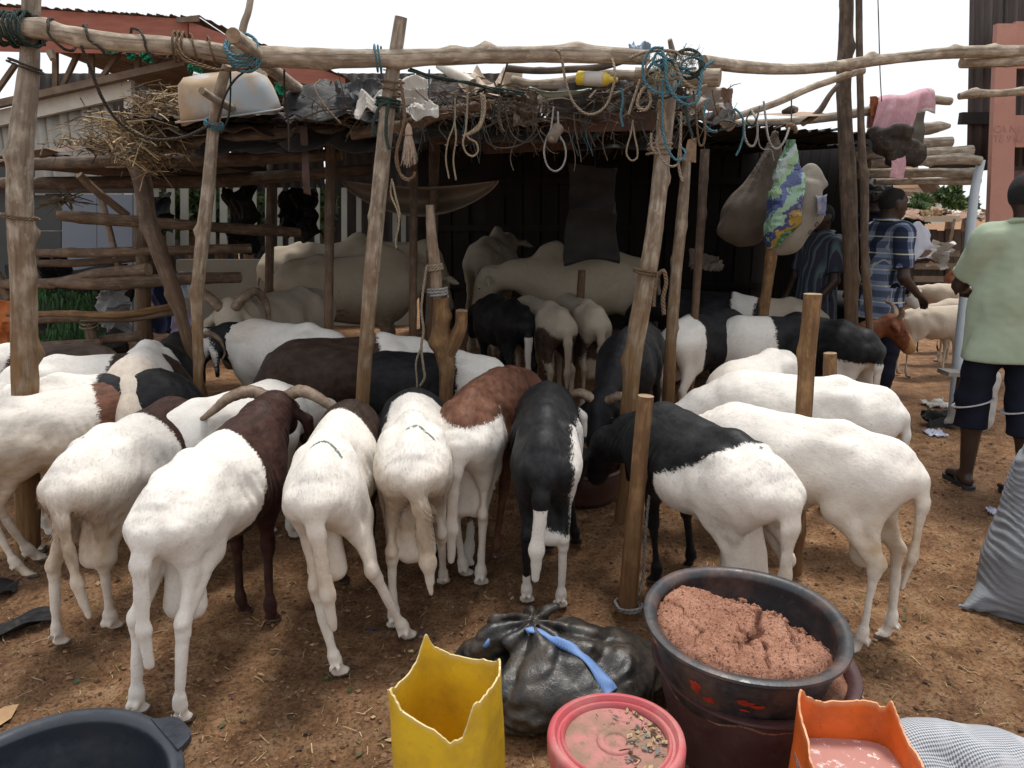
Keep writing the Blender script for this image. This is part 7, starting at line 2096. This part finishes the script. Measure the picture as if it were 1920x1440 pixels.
def paint_marks():
    m = plain('red_paint', (.38, .035, .015), (.20, .02, .012), 25, .5)
    bpy.context.view_layer.update()
    for (px, py, w, h, sd) in [(1305, 1288, 26, 40, 1), (1330, 1312, 22, 22, 2), (1398, 1318, 40, 18, 3), (1420, 1326, 28, 14, 4), (1396, 1332, 20, 8, 5)]:
        inv = up.matrix_world.inverted()
        a, b = inv @ Vector((0, 0, CAM_H)), inv @ dp(px, py, 1.5)
        d = (b - a).normalized()
        hit, loc, nr, _i = up.ray_cast(a, d)
        if not hit: continue
        rs = random.Random(sd)
        tx = nr.cross(Vector((0, 0, 1))).normalized()
        ty = tx.cross(nr)
        k = msz(1, up.matrix_world @ loc)
        n = 16
        V = []
        for i in range(n):
            t = i / n * 6.283
            r = .5 * (0.6 + .6 * rs.random())
            p = loc + tx * math.cos(t) * w * k * r + ty * math.sin(t) * h * k * r
            h2, l2, n2, _ = up.ray_cast(p + nr * .05, -nr)
            q = (l2 + n2 * .0015) if h2 else p + nr * .002
            V.append(tuple(q))
        V.append(tuple(loc + nr * .0015))
        link('paint_smear', np_mesh('paint_smear', V, [[i, (i + 1) % n, n] for i in range(n)], [m]), up)
paint_marks()
def feed_mat():
    m, nt, b = new_mat('wet_feed')
    b.inputs['Roughness'].default_value = .85
    b.inputs['Specular IOR Level'].default_value = .25
    co = coords(nt)
    n = noise_node(nt, co, 14, 6, .65)
    f = noise_node(nt, co, 150, 4, .7)
    col = ramp(nt, n.outputs[0], [(.3, (.32, .145, .09)), (.55, (.50, .25, .165)), (.75, (.56, .31, .22))]).outputs[0]
    col = mixc(nt, ramp(nt, f.outputs[0], [(.33, .7), (.5, 0.)]).outputs[0], col, (.17, .065, .04))
    col = mixc(nt, attr(nt, 'darkish'), col, (.15, .055, .035))
    lk(nt, col, b.inputs['Base Color'])
    bump(nt, b, mathn(nt, 'ADD', f.outputs[0], n.outputs[0]), 1.0, .012)
    return m
M['feed'] = feed_mat()
def feed():
    nr, na = 80, 200
    Rm = .256
    rr = np.linspace(0, 1, nr)
    aa = np.linspace(0, 2 * np.pi, na, endpoint=False)
    RR, AA = np.meshgrid(rr, aa, indexing='ij')
    X, Y = Rm * RR * np.cos(AA), Rm * RR * np.sin(AA)
    P = np.stack([X, Y, X * 0], -1)
    wx, wy = X + .03 * sines(P, 7, 1, 2), Y + .03 * sines(P, 7, 2, 2)
    sd = (wx * .62 + wy * .78)                                # towards the back right the heap has been dug away
    Z = .030 * np.clip(1 - ((X + .04) ** 2 + (Y + .03) ** 2) / .06, -1, 1)
    dig = 1 / (1 + np.exp(-(sd - .085 + .02 * sines(P, 12, 5, 2)) / .012))
    Z -= .085 * dig * np.clip(RR * 1.2, 0, 1)
    Z -= .05 * np.clip((RR - .82) / .18, 0, 1) ** 2
    lump = sines(P, 22, 7, 3)
    Z += dig * .016 * np.abs(lump) + .004 * lump
    Pw = P + .015 * np.stack([sines(P, 16, 21, 2), sines(P, 16, 22, 2), X * 0], -1)
    cr = np.exp(-(np.abs(sines(Pw, 3.4, 11, 1, 3)) / .040) ** 2) * np.clip(sines(P, 5, 12, 1) + .55, 0, 1)
    cr2 = np.exp(-(np.abs(sines(Pw, 7.0, 13, 1, 3)) / .05) ** 2) * np.clip(sines(P, 6, 14, 1) + .1, 0, 1)
    big = np.exp(-((wx * .75 - wy * .35 - .028) / .010) ** 2) * np.clip((.16 - np.abs(wy - .02)) / .05, 0, 1)
    Z -= .022 * cr + .014 * cr2 + .026 * big
    Z += .0022 * sines(P, 55, 17, 2) + .0016 * np.random.RandomState(3).randn(*Z.shape) * np.clip(RR * 3, 0, 1)
    V = np.stack([X, Y, Z], -1).reshape(-1, 3)
    i = np.arange(nr - 1)[:, None] * na
    j = np.arange(na)[None]
    Q = np.stack([i + j, i + na + j, i + na + (j + 1) % na, i + (j + 1) % na], -1).reshape(-1, 4)
    darkish = np.clip(.75 * dig + .9 * cr + .6 * cr2 + big, 0, 1).reshape(-1)  # darker inside the cracks and on the dug-out side
    o = link('feed_mash', np_mesh('feed_mash', V, Q, [M['feed']], None, True, {'darkish': darkish}))
    o.location = (uc.x, uc.y + .03, up_top - .018)
    o.rotation_euler = (R(4), R(1), 0)
    tag(o, 'heap of pinkish brown wet bran feed cracked on top, filling the black basin', 'feed')
    rs = np.random.RandomState(4)
    Vs, Fs = [], []
    for k in range(1500):
        a = rs.rand() * 6.283
        r = Rm * rs.rand() ** .55
        x, y = r * math.cos(a), r * math.sin(a)
        back = x * .62 + y * .78 > .07
        ii, jj = min(nr - 1, int(r / Rm * (nr - 1))), int(a / 6.283 * na) % na
        s = (.003 + .011 * rs.rand() ** 2) if back else (.0012 + .0022 * rs.rand() ** 2)
        if back and rs.rand() < .4: continue
        z = Z[ii, jj] + s * .2
        v = np.array([(1, 0, 0), (-1, 0, 0), (0, 1, 0), (0, -1, 0), (0, 0, 1), (0, 0, -1), (.7, .7, .4), (-.7, .6, .4), (-.6, -.7, .4), (.6, -.6, .5)]) * s * (.6 + .7 * rs.rand(10, 1))
        b = len(Vs)
        Vs += [tuple(q + np.array((x, y, z))) for q in v]
        Fs += [[b + p for p in f] for f in ([0, 6, 4], [6, 2, 4], [2, 7, 4], [7, 1, 4], [1, 8, 4], [8, 3, 4], [3, 9, 4], [9, 0, 4], [0, 5, 6], [6, 5, 2], [2, 5, 7], [7, 5, 1], [1, 5, 8], [8, 5, 3], [3, 5, 9], [9, 5, 0])]
    c = link('feed_crumbs', np_mesh('feed_crumbs', Vs, Fs, [M['feed']], None, True, {'darkish': np.repeat(.35 * np.random.RandomState(6).rand(len(Vs) // 10) ** 1.5, 10)}), o)
    c['kind'] = 'stuff'
feed()
def low_feed():
    n = 60
    V, F = [], []
    for i in range(n):
        a = i / n * 6.283
        for r, z in ((.205, .0), (.235, .012), (.258, .004), (.272, -.02)):
            V.append((r * math.cos(a), r * math.sin(a), z + .012 * math.sin(a * 9) * math.sin(a * 4 + r * 60)))
    for i in range(n):
        j = (i + 1) % n
        for k in range(3): F.append([i * 4 + k, i * 4 + k + 1, j * 4 + k + 1, j * 4 + k])
    o = link('feed_mash', np_mesh('feed_mash', V, F, [M['feed']], None, True, {'darkish': np.full(len(V), .35)}))
    o.location = (fb.x, fb.y + .03, .285)
    tag(o, 'ring of crumbly feed showing round the rim of the maroon basin', 'feed')
low_feed()
def jerry(name, label, c, rot, w, d, topfn, mat, zb=0.0, ribs=(), th=.0045, seed=1, taper=.0):
    """plastic jerrycan with its top hacked off; topfn(angle 0..1 round the rim) is the height of the torn edge"""
    N, K = 200, 30
    V = []
    rs = np.random.RandomState(seed)
    jag = np.convolve(rs.rand(N + 8), np.ones(3) / 3, 'same')[:N] * .010 + np.convolve(rs.rand(N + 20), np.ones(9) / 9, 'same')[:N] * .014
    tops = []
    def ring(off):
        out = []
        for i in range(N):
            a = i / N * 6.28318
            ca, sa = math.cos(a), math.sin(a)
            e = .52
            out.append((math.copysign(abs(ca) ** e, ca) * (w / 2 - off), math.copysign(abs(sa) ** e, sa) * (d / 2 - off)))
        return out
    for side, off in ((0, 0.0), (1, th)):
        rg = ring(off)
        for k in range(K):
            t = k / (K - 1)
            for i, (x, y) in enumerate(rg):
                z = t * (topfn(i / N) + jag[i] - zb) + zb
                a = i / N * 6.28318
                bulge = .006 * math.sin(3.14 * min(1, z / .36)) + .004 * math.sin(a * 2 + 5 * z + seed) + .003 * math.sin(a * 5 - 9 * z)
                for (zr, dep, wd) in ribs: bulge -= dep * math.exp(-((z - zr) / wd) ** 2)
                pan = -.004 * (1 - min(1, abs(math.sin(2 * a)) * 1.6)) if z > .08 else 0
                L = math.hypot(x, y)
                q = (bulge + pan) / L
                cv = .02 * t ** 6 * math.sin(a * 3 + seed)
                V.append((x * (1 + q + cv), y * (1 + q + cv), z))
    F = []
    for side in (0, 1):
        b0 = side * N * K
        for k in range(K - 1):
            for i in range(N):
                j = (i + 1) % N
                f = [b0 + k * N + i, b0 + k * N + j, b0 + (k + 1) * N + j, b0 + (k + 1) * N + i]
                F.append(f if side == 0 else f[::-1])
    for i in range(N):
        j = (i + 1) % N
        F.append([(K - 1) * N + i, (K - 1) * N + j, N * K + (K - 1) * N + j, N * K + (K - 1) * N + i])
    F.append([i for i in range(N)][::-1])
    F.append([N * K + N * 1 + i for i in range(N)])
    tt = np.array([v[2] for v in V])
    edge = np.zeros(len(V))
    for side in (0, 1):
        edge[side * N * K + (K - 1) * N:side * N * K + K * N] = 1
    o = link(name, np_mesh(name, V, F, [mat], None, True, {'edge': edge}))
    o.data.set_sharp_from_angle(angle=R(60))
    o.location = c
    o.rotation_euler = (0, 0, rot)
    tag(o, label, 'jerrycan')
    return o
def can_mat(name, c, dirt, edgec):
    m = plastic(name, c, .40, dirt, .62, .22, 8)
    nt = m.node_tree
    b = nt.nodes['Principled BSDF']
    src = b.inputs['Base Color'].links[0].from_socket
    e = attr(nt, 'edge')
    col = mixc(nt, mathn(nt, 'MULTIPLY', e, .8), src, edgec)
    lk(nt, col, b.inputs['Base Color'])
    return m
def keyfn(keys):
    ks = sorted(keys)
    xs = [ks[-1][0] - 1] + [k[0] for k in ks] + [ks[0][0] + 1]
    zs = [ks[-1][1]] + [k[1] for k in ks] + [ks[0][1]]
    us = np.linspace(0, 1, 361)[:-1]
    v = np.interp(us, xs, zs)
    ker = np.hanning(15); ker /= ker.sum()
    v = np.convolve(np.concatenate([v[-40:], v, v[:40]]), ker, 'same')[40:-40]
    def f(u):
        return float(np.interp(u, us, v, period=1))
    return f
m_yel = can_mat('yellow_can', (.80, .54, .03), (.46, .27, .05), (.70, .60, .30))
m_orn = can_mat('orange_can', (.80, .17, .025), (.35, .08, .02), (.75, .42, .22))
yc = gp(838, 1290, .40)
# angle 0 = +x local; .25 = back; .5 = left; .75 = front
jerry('jerrycan', 'yellow plastic jerrycan with its top cut off raggedly', (yc.x, yc.y - .005, 0), R(-24), .27, .21,
      keyfn([(.0, .435), (.06, .44), (.12, .455), (.2, .425), (.28, .415), (.34, .435), (.375, .475), (.40, .445), (.45, .40), (.52, .385), (.60, .40), (.625, .415), (.66, .40), (.70, .375), (.74, .365), (.78, .325), (.80, .335), (.84, .345), (.87, .395), (.90, .43), (.95, .44)]), m_yel, ribs=[(.07, .004, .02)], seed=3)
oc = gp(1602, 1388, .42)
jerry('jerrycan', 'orange plastic jerrycan cut open and holding pink liquid', (oc.x, oc.y - .01, 0), R(-4), .25, .21,
      keyfn([(.0, .415), (.06, .44), (.11, .465), (.15, .435), (.22, .445), (.28, .44), (.33, .455), (.37, .485), (.40, .47), (.46, .44), (.55, .405), (.62, .39), (.70, .365), (.78, .355), (.87, .355), (.93, .395)]), m_orn, ribs=[(.20, .006, .012), (.10, .004, .02)], seed=9)
def gruel():
    m, nt, b = new_mat('pink_water')
    co = coords(nt)
    n = noise_node(nt, co, 34, 6, .7)
    v = nd(nt, 'ShaderNodeTexVoronoi', feature='DISTANCE_TO_EDGE'); v.inputs['Scale'].default_value = 45; lk(nt, co, v.inputs['Vector'])
    foam = ramp(nt, n.outputs[0], [(.56, 0.), (.61, 1.)]).outputs[0]
    col = mixc(nt, foam, (.44, .23, .20), (.66, .52, .48))
    lk(nt, col, b.inputs['Base Color'])
    b.inputs['Roughness'].default_value = .08
    b.inputs['Specular IOR Level'].default_value = .6
    bump(nt, b, mathn(nt, 'MULTIPLY', foam, n.outputs[0]), .3, .004)
    N = 80
    V = []
    for i in range(N):
        a = i / N * 6.28318
        ca, sa = math.cos(a), math.sin(a)
        V.append((math.copysign(abs(ca) ** .52, ca) * .119, math.copysign(abs(sa) ** .52, sa) * .099, 0))
    V2 = V + [(x, y, -.05) for x, y, _ in V]
    o = link('pink_liquid', np_mesh('pink_liquid', V2, [list(range(N))] + [[i, N + i, N + (i + 1) % N, (i + 1) % N] for i in range(N)], [m], None, False))
    o.location = (oc.x, oc.y - .01, .352)
    o.rotation_euler = (0, 0, R(-4))
    tag(o, 'milky pink foamy liquid inside the orange jerrycan', 'liquid')
gruel()
# paint bucket with a pink lid
lc = gp(1155, 1378, .385)
m_lid = plastic('pink_lid', (.42, .075, .085), .45, (.42, .24, .20), .6, scale=7)
m_lidc = plain('dusty_lid', (.40, .165, .15), (.235, .145, .10), 13, .85, .25, 120, c3=(.19, .12, .08), lo=.40, hi=.60)
m_pail = plastic('white_pail', (.62, .60, .57), .45, (.35, .26, .18), .4, scale=5)
bk = empty('paint_bucket', (lc.x, lc.y, 0))
tag(bk, 'white plastic bucket closed with a dusty pink lid', 'bucket')
lathe('pail', [(.001, 0), (.125, 0), (.128, .01), (.150, .30), (.152, .34), (.160, .342), (.160, .352), (.150, .356), (.149, .30), (.12, .012), (.001, .012)], m_pail, bk)
lathe('lid', [(.148, .318), (.1585, .320), (.162, .330), (.1635, .372), (.161, .383), (.154, .388), (.146, .387), (.142, .381), (.139, .374), (.133, .374), (.130, .379), (.126, .380), (.123, .376), (.121, .366)], m_lid, bk, fn=lambda q, a, k: q + np.array((0, 0, .0025 * math.sin(2 * a + 1))))
lathe('lid_panel', [(.1208, .366), (.10, .3655), (.046, .3655), (.044, .370), (.041, .3715), (.030, .3715), (.027, .369), (.025, .3665), (.016, .3665), (.001, .3668)], m_lidc, bk, fn=lambda q, a, k: q + np.array((0, 0, .0025 * math.sin(2 * a + 1) * min(1, q[0] ** 2 + q[1] ** 2))))
def lid_litter():
    rs = np.random.RandomState(8)
    Vs, Fs, Ms, b = [], [], [], 0
    for k in range(150):
        a, r = rs.normal() * .75 + .1, .115 * rs.rand() ** .3
        x, y = r * math.cos(a), r * math.sin(a)
        v, f = (straw_bit if rs.rand() < .45 else (leaf_bit if rs.rand() < .25 else clod))(rs)
        v = np.asarray(v) * (.35 + .5 * rs.rand())
        t = rs.rand() * 6.283
        v = np.stack([v[:, 0] * math.cos(t) - v[:, 1] * math.sin(t) + x, v[:, 0] * math.sin(t) + v[:, 1] * math.cos(t) + y, v[:, 2] + .367], -1)
        Vs.append(v); Fs += [[i + b for i in q] for q in f]; Ms += [rs.randint(4)] * len(f); b += len(v)
    o = link('lid_litter', np_mesh('lid_litter', np.vstack(Vs), Fs, [m_str[0], bpy.data.materials['dry_leaf'], bpy.data.materials['dung'], plain('grey_bit', (.2, .2, .17), None, 30, .8)], Ms, False))
    o.location = (lc.x, lc.y, 0)
    tag(o, 'chaff, leaf bits and soil lying on the pink lid', 'litter', kind='stuff')
lid_litter()
# black bag with a blue strap
def black_bag():
    o_ = gp(1068, 1412, 0)
    o_.y += .21
    D = SDF((-.58, -.40, -.01), (.56, .46, .46), .0085)
    D.rc((-.10, -.08, .12), (.12, -.06, .12), .135, .14, .07, (1, .95, .95))
    D.rc((.02, .06, .15), (.14, .10, .14), .135, .12, .07)
    D.rc((.12, .02, .13), (.27, .10, .10), .125, .085, .08, (1, 1, .9))
    D.rc((.20, .14, .10), (.30, .16, .08), .09, .07, .06)
    D.rc((-.06, .02, .20), (-.10, .09, .285), .11, .04, .06)                         # gathered shoulder
    D.rc((-.02, .10, .22), (-.09, .095, .29), .08, .035, .05)
    D.rc((-.10, .09, .295), (-.105, .095, .305), .038, .038, .02)                    # neck, tied
    D.rc((-.115, .09, .30), (-.20, .07, .275), .040, .066, .03, (1, 1, .85))         # loose mouth of the bag
    D.rc((-.20, .07, .265), (-.28, .06, .22), .07, .05, .03, (1, 1, .7))
    D.rc((-.27, .06, .21), (-.37, .05, .15), .05, .02, .03, (1, 1, .6))
    D.rc((-.12, .12, .305), (-.02, .17, .315), .035, .022, .03)
    D.rc((-.15, .0, .10), (-.26, .02, .08), .09, .05, .06)
    G = D.grid()
    q = G - np.array((-.10, .09, .295))
    r = np.linalg.norm(q, axis=-1)
    th = np.arctan2(q[..., 1] + .5 * q[..., 2], q[..., 0])
    fold = (1 - 2 * np.abs(np.sin(4.0 * th + 1.8 * sines(G, 2.2, 4, 2)))) * np.clip(.42 - r, 0, .36) / .36 * np.clip(r / .05, 0, 1)
    D.f += (.019 * fold).astype(np.float32)
    low_ = np.clip((.17 - G[..., 2]) / .1, 0, 1) * np.clip((.05 - G[..., 1]) / .1, 0, 1)
    D.f += (.0065 * low_ * np.sin(150 * (G[..., 2] + .10 * G[..., 0] + .02 * sines(G, 4, 9, 2)))).astype(np.float32)
    D.f += (.011 * (1 - 2 * np.abs(sines(G, 3.4, 3, 2))) + .005 * (1 - 2 * np.abs(sines(G, 8.5, 7, 2)))).astype(np.float32)
    D.f = np.maximum(D.f, (.002 - G[..., 2]).astype(np.float32))
    bagm = plastic('black_bin_bag', (.013, .0125, .012), .34, (.09, .065, .045), .65, scale=12, spec=.5)
    nt = bagm.node_tree
    cr = noise_node(nt, coords(nt), 16, 6, .75)
    bump(nt, nt.nodes['Principled BSDF'], mathn(nt, 'ABSOLUTE', mathn(nt, 'SUBTRACT', cr.outputs[0], .5)), .5, .012)
    o = sdf_obj('black_bag', D, bagm, 'full black plastic bag knotted at the neck, behind the pink lid', 'bag')
    o.data.transform(Matrix.Diagonal((1.04, 1, .82, 1)))
    o.location = o_
    bpy.context.view_layer.update()
    pts = []
    for (px, py) in [(984, 1184), (1000, 1182), (1020, 1190), (1045, 1203), (1070, 1215), (1092, 1232), (1110, 1250), (1124, 1268), (1136, 1284), (1146, 1300)]:
        a = Vector((0, 0, CAM_H)) - o_
        b = dp(px, py, 2.0) - o_
        d = (b - a).normalized()
        hit, loc, nr, _i = o.ray_cast(a, d)
        if hit: pts.append((loc, nr))
    if len(pts) > 3:
        m, nt, bb = new_mat('blue_webbing')
        bb.inputs['Roughness'].default_value = .6
        co = coords(nt)
        w = nd(nt, 'ShaderNodeTexChecker'); w.inputs['Scale'].default_value = 420; lk(nt, co, w.inputs['Vector'])
        w.inputs[1].default_value = (.05, .13, .36, 1); w.inputs[2].default_value = (.16, .28, .52, 1)
        lk(nt, w.outputs[0], bb.inputs['Base Color'])
        P = catmull([tuple(p + n_ * .006) for p, n_ in pts], 50)
        Nn = catmull([tuple(n_) for p, n_ in pts], 50)
        T = np.gradient(P, axis=0)
        S_ = np.cross(T, Nn); S_ /= np.linalg.norm(S_, axis=1)[:, None]
        wd = np.interp(np.linspace(0, 1, 50), [0, .3, .75, 1], [.010, .015, .019, .026])[:, None]
        V, n_ = [], 5
        for j in range(n_):
            u = -1 + 2 * j / (n_ - 1)
            V.append(P + S_ * wd * u + Nn / np.linalg.norm(Nn, axis=1)[:, None] * (.003 * (1 - u * u)))
        V = np.stack(V, 1).reshape(-1, 3)
        F = [[i * n_ + j, i * n_ + j + 1, (i + 1) * n_ + j + 1, (i + 1) * n_ + j] for i in range(49) for j in range(n_ - 1)]
        st = link('blue_strap', np_mesh('blue_strap', V, F, [m]), o)
        s = st.modifiers.new('t', 'SOLIDIFY'); s.thickness = .003
        tie = link('blue_tie', tube_mesh('blue_tie', [(-.275, .02, .205), (-.255, .01, .226), (-.234, .04, .25)], [.008, .011, .008], m, 8, 12, .1, flat=.5), o)
black_bag()
def weave_mat():
    m, nt, b = new_mat('dotted_weave')
    b.inputs['Roughness'].default_value = .75
    co = coords(nt)
    w = nd(nt, 'ShaderNodeTexChecker'); w.inputs['Scale'].default_value = 210
    mpw = nd(nt, 'ShaderNodeMapping'); mpw.inputs['Scale'].default_value = (1, 1, 0); mpw.inputs['Location'].default_value = (0, 0, .002); mpw.inputs['Rotation'].default_value = (0, 0, .6); lk(nt, co, mpw.inputs[0]); lk(nt, mpw.outputs[0], w.inputs['Vector'])
    w.inputs[1].default_value = (.44, .45, .47, 1); w.inputs[2].default_value = (.11, .125, .15, 1)
    n = noise_node(nt, co, 9, 4)
    col = mixc(nt, ramp(nt, n.outputs[0], [(.50, 0.), (.62, .6)]).outputs[0], w.outputs[0], (.42, .42, .43))
    n2 = noise_node(nt, co, 26, 3)
    col = mixc(nt, ramp(nt, n2.outputs[0], [(.66, 0.), (.72, .7)]).outputs[0], col, (.36, .18, .13))
    lk(nt, col, b.inputs['Base Color'])
    return m
def weave_bag():
    c = gp(1790, 1440, .26)
    D = SDF((-.30, -.30, -.27), (.45, .25, .16), .010)
    D.rc((-.13, .02, .02), (.10, .02, -.01), .075, .095, .05, (1, 1, .85))
    D.rc((.06, .02, -.02), (.42, .0, -.03), .105, .085, .06, (1, 1, .8))
    D.rc((-.12, .0, .02), (-.14, -.03, -.10), .07, .09, .05)
    D.rc((-.05, .0, -.16), (.36, 0, -.17), .16, .15, .06)
    D.rc((-.13, .02, .045), (-.155, .03, .06), .05, .035, .03)
    G = D.grid()
    D.f += (.012 * (1 - 2 * np.abs(sines(G, 3.0, 14, 2)))).astype(np.float32)
    o = sdf_obj('woven_bag', D, weave_mat(), 'grey and white dotted woven bag slumped beside the orange jerrycan', 'bag')
    o.location = c
    cr = crumple('white_lining', Vector((-.155, -.13, -.01)), (.11, .04, .02), (.01, .04, .10), .014, 8, m_whitep, 12, parent=o)
weave_bag()
def big_sack():
    a, b = gp(1818, 1104, .0), gp(1945, 1180, 0)
    c = Vector((2.24, 2.72, 0))
    D = SDF((-.46, -.40, -.005), (.45, .40, .90), .0085)
    D.rc((.0, 0, .16), (.10, .05, .52), .30, .27, .1, (1, .85, 1))
    D.rc((.10, .05, .52), (.17, .08, .74), .26, .15, .1, (1, .85, 1))
    D.rc((-.10, 0, .07), (-.405, -.03, .02), .14, .012, .10, (1, 1, .8))
    D.rc((.10, -.2, .08), (-.1, -.22, .05), .10, .06, .08)
    G = D.grid()
    s = G[..., 2] - .55 * G[..., 0] * np.clip((.5 - G[..., 2]) / .5, 0, 1) + .010 * sines(G, 3, 5, 2)
    D.f += (.0024 * np.sin(s * 250 + 9 * sines(G, 2.0, 6, 2)) * (1 + .8 * sines(G, 3, 31, 1)) + .007 * sines(G, 3, 8, 3)).astype(np.float32)
    D.f = np.maximum(D.f, (.002 - G[..., 2]).astype(np.float32))
    m = plain('grey_woven_sack', (.25, .265, .29), (.15, .16, .18), 6, .6, .4, 1, (4, 4, 260))
    o = sdf_obj('woven_sack', D, m, 'big bulging grey woven sack standing at the right edge', 'sack')
    o.location = c
big_sack()
# strips of black plastic on the ground
def strip(label, pts, w, seed):
    P = catmull([tuple(p) for p in pts], 40)
    T = np.gradient(P, axis=0); T /= np.linalg.norm(T, axis=1)[:, None]
    Sd = np.cross(T, (0, 0, 1.0))
    V = []
    for j in range(7):
        u = -1 + j / 3
        z = .012 * np.sin(np.linspace(0, 9, 40) + j * 1.3 + seed) + .012 + .02 * abs(u)
        V.append(P + Sd * w * u * .5 + np.stack([z * 0, z * 0, z], -1))
    V = np.stack(V, 1).reshape(-1, 3)
    F = [[i * 7 + j, i * 7 + j + 1, (i + 1) * 7 + j + 1, (i + 1) * 7 + j] for i in range(39) for j in range(6)]
    o = link('plastic_strip', np_mesh('plastic_strip', V, F, [m_blackp]))
    s = o.modifiers.new('t', 'SOLIDIFY'); s.thickness = .002
    tag(o, label, 'plastic strip', 'black plastic strips on the ground')
strip('flat black plastic strip lying behind the hind leg at the left edge', [gp(-60, 1205), gp(0, 1190), gp(60, 1172), gp(112, 1158)], .10, 1)
strip('crumpled black plastic scrap at the left edge, farther back', [gp(-50, 1120), gp(0, 1112), gp(30, 1110)], .12, 4)
sc = crumple('plastic_wrapper', gp(1752, 811, .015), (.13, 0, 0), (0, .12, .01), .012, 5, plastic('clear_blue_wrapper', (.40, .42, .55), .25, (.3, .25, .2), .3), 10)
tag(sc, 'pale blue plastic wrapper on the ground behind the white sheep', 'wrapper', 'plastic wrappers on the ground')
sc = crumple('plastic_wrapper', gp(1862, 957, .012), (.06, 0, 0), (0, .06, .01), .010, 6, bpy.data.materials['clear_blue_wrapper'], 8)
tag(sc, 'small blue wrapper on the ground beside the big grey sack', 'wrapper', 'plastic wrappers on the ground')
sc = crumple('plastic_wrapper', gp(1755, 757, .02), (.20, 0, 0), (0, .16, .02), .02, 7, m_whitep, 10)
tag(sc, 'white plastic rag on the ground in front of the low bench', 'wrapper', 'plastic wrappers on the ground')
sc = crumple('plastic_bag', gp(1775, 788, .04), (.34, 0, 0), (0, .22, .05), .035, 8, m_blackp, 14)
tag(sc, 'black plastic bag on the ground under the low bench', 'bag')
ch = link('wood_chip', np_mesh('wood_chip', [tuple(gp(-4, 1352) + Vector((x, y, z))) for x, y, z in [(-.04, -.05, .004), (.02, -.045, .006), (.045, 0, .012), (.035, .055, .022), (-.01, .05, .016), (-.045, .01, .008), (0, 0, .022)]], [[0, 1, 6], [1, 2, 6], [2, 3, 6], [3, 4, 6], [4, 5, 6], [5, 0, 6]], [plain('tan_chip', (.45, .30, .15), (.33, .2, .1), 20, .8)], None, False))
tag(ch, 'tan wood chip lying behind the blue black tub', 'wood chip')
tw = tube_mesh('blue_twine', [gp(690, 1178, .008), gp(712, 1186, .010), gp(740, 1192, .006), gp(790, 1188, .010), gp(822, 1190, .006)], [.0035] * 3, plain('blue_twine', (.03, .04, .22), None, 40, .6), 6, 40, .2)
tag(link('blue_twine', tw), 'dark blue twine on the earth by the spread hind leg', 'twine')
# bench and sack behind it
bn = empty('low_bench', (0, 0, 0))
tag(bn, 'low wooden bench with a grey plank top beside the man in green', 'bench')
q0, q1 = dp(1768, 698, 5.3), dp(1850, 702, 5.3)
board('seat_plank', q0, q1, .15, .03, plain('grey_plank', (.30, .28, .26), (.2, .18, .16), 8, .7), bn)
for t in (.42, .92):
    p = q0.lerp(q1, t)
    board('leg', (p.x, p.y - .02, p.z - .018), (p.x, p.y - .02, 0), .06, .04, M['pole_dark'], bn)
D = SDF((-.25, -.2, -.01), (.25, .2, .6), .014)
D.rc((0, 0, .1), (.06, 0, .38), .15, .10, .08); D.rc((-.1, 0, .05), (-.17, 0, .03), .08, .03, .06); D.noise(.008, 5, 4)
sk = sdf_obj('white_sack', D, plain('pale_sack', (.42, .40, .37), (.3, .28, .25), 6, .8), 'pale filled sack standing behind the low bench legs', 'sack')
sk.location = gp(1818, 800)
# feeding tub of the black ram
tc = gp(1112, 868, .20)
basin('dark red brown feeding tub that the black ram eats from', (tc.x - .06, tc.y, 0), .24, .19, .20, plastic('red_brown_tub', (.06, .022, .018), .5, (.1, .07, .05), .4), name='feeding_tub', seed=9, group='plastic basins for feed')
# bags hung at the far stall
sc = mkcr('plastic_bag', 'white plastic bags hanging on the far plank stall', 'bag', 1762, 478, 10.8, 40, 50, 85, .12, 41, m_whitep, 2.2, group='litter at the far stall')
log('leaning pole against the far plank stall', [(1790, 410, 10.9), (1782, 450, 10.9), (1770, 500, 10.9)], [5, 5, 6], 'pole', 'leaning_pole', 'pole', 'litter at the far stall', seed=150)

# ------------------------------------------------------------------ tidy: put each Empty at the base of its thing
bpy.context.view_layer.update()
for o in [o for o in S.objects if o.type == 'EMPTY' and o.parent is None and o.location.length < 1e-6]:
    pts = []
    for c in o.children:
        if c.type == 'MESH':
            pts += [c.matrix_world @ Vector(b) for b in c.bound_box]
    if not pts: continue
    lo = [min(p[i] for p in pts) for i in range(3)]
    hi = [max(p[i] for p in pts) for i in range(3)]
    base = Vector(((lo[0] + hi[0]) / 2, (lo[1] + hi[1]) / 2, lo[2]))
    o.location = base
    for c in o.children:
        c.location = c.location - base
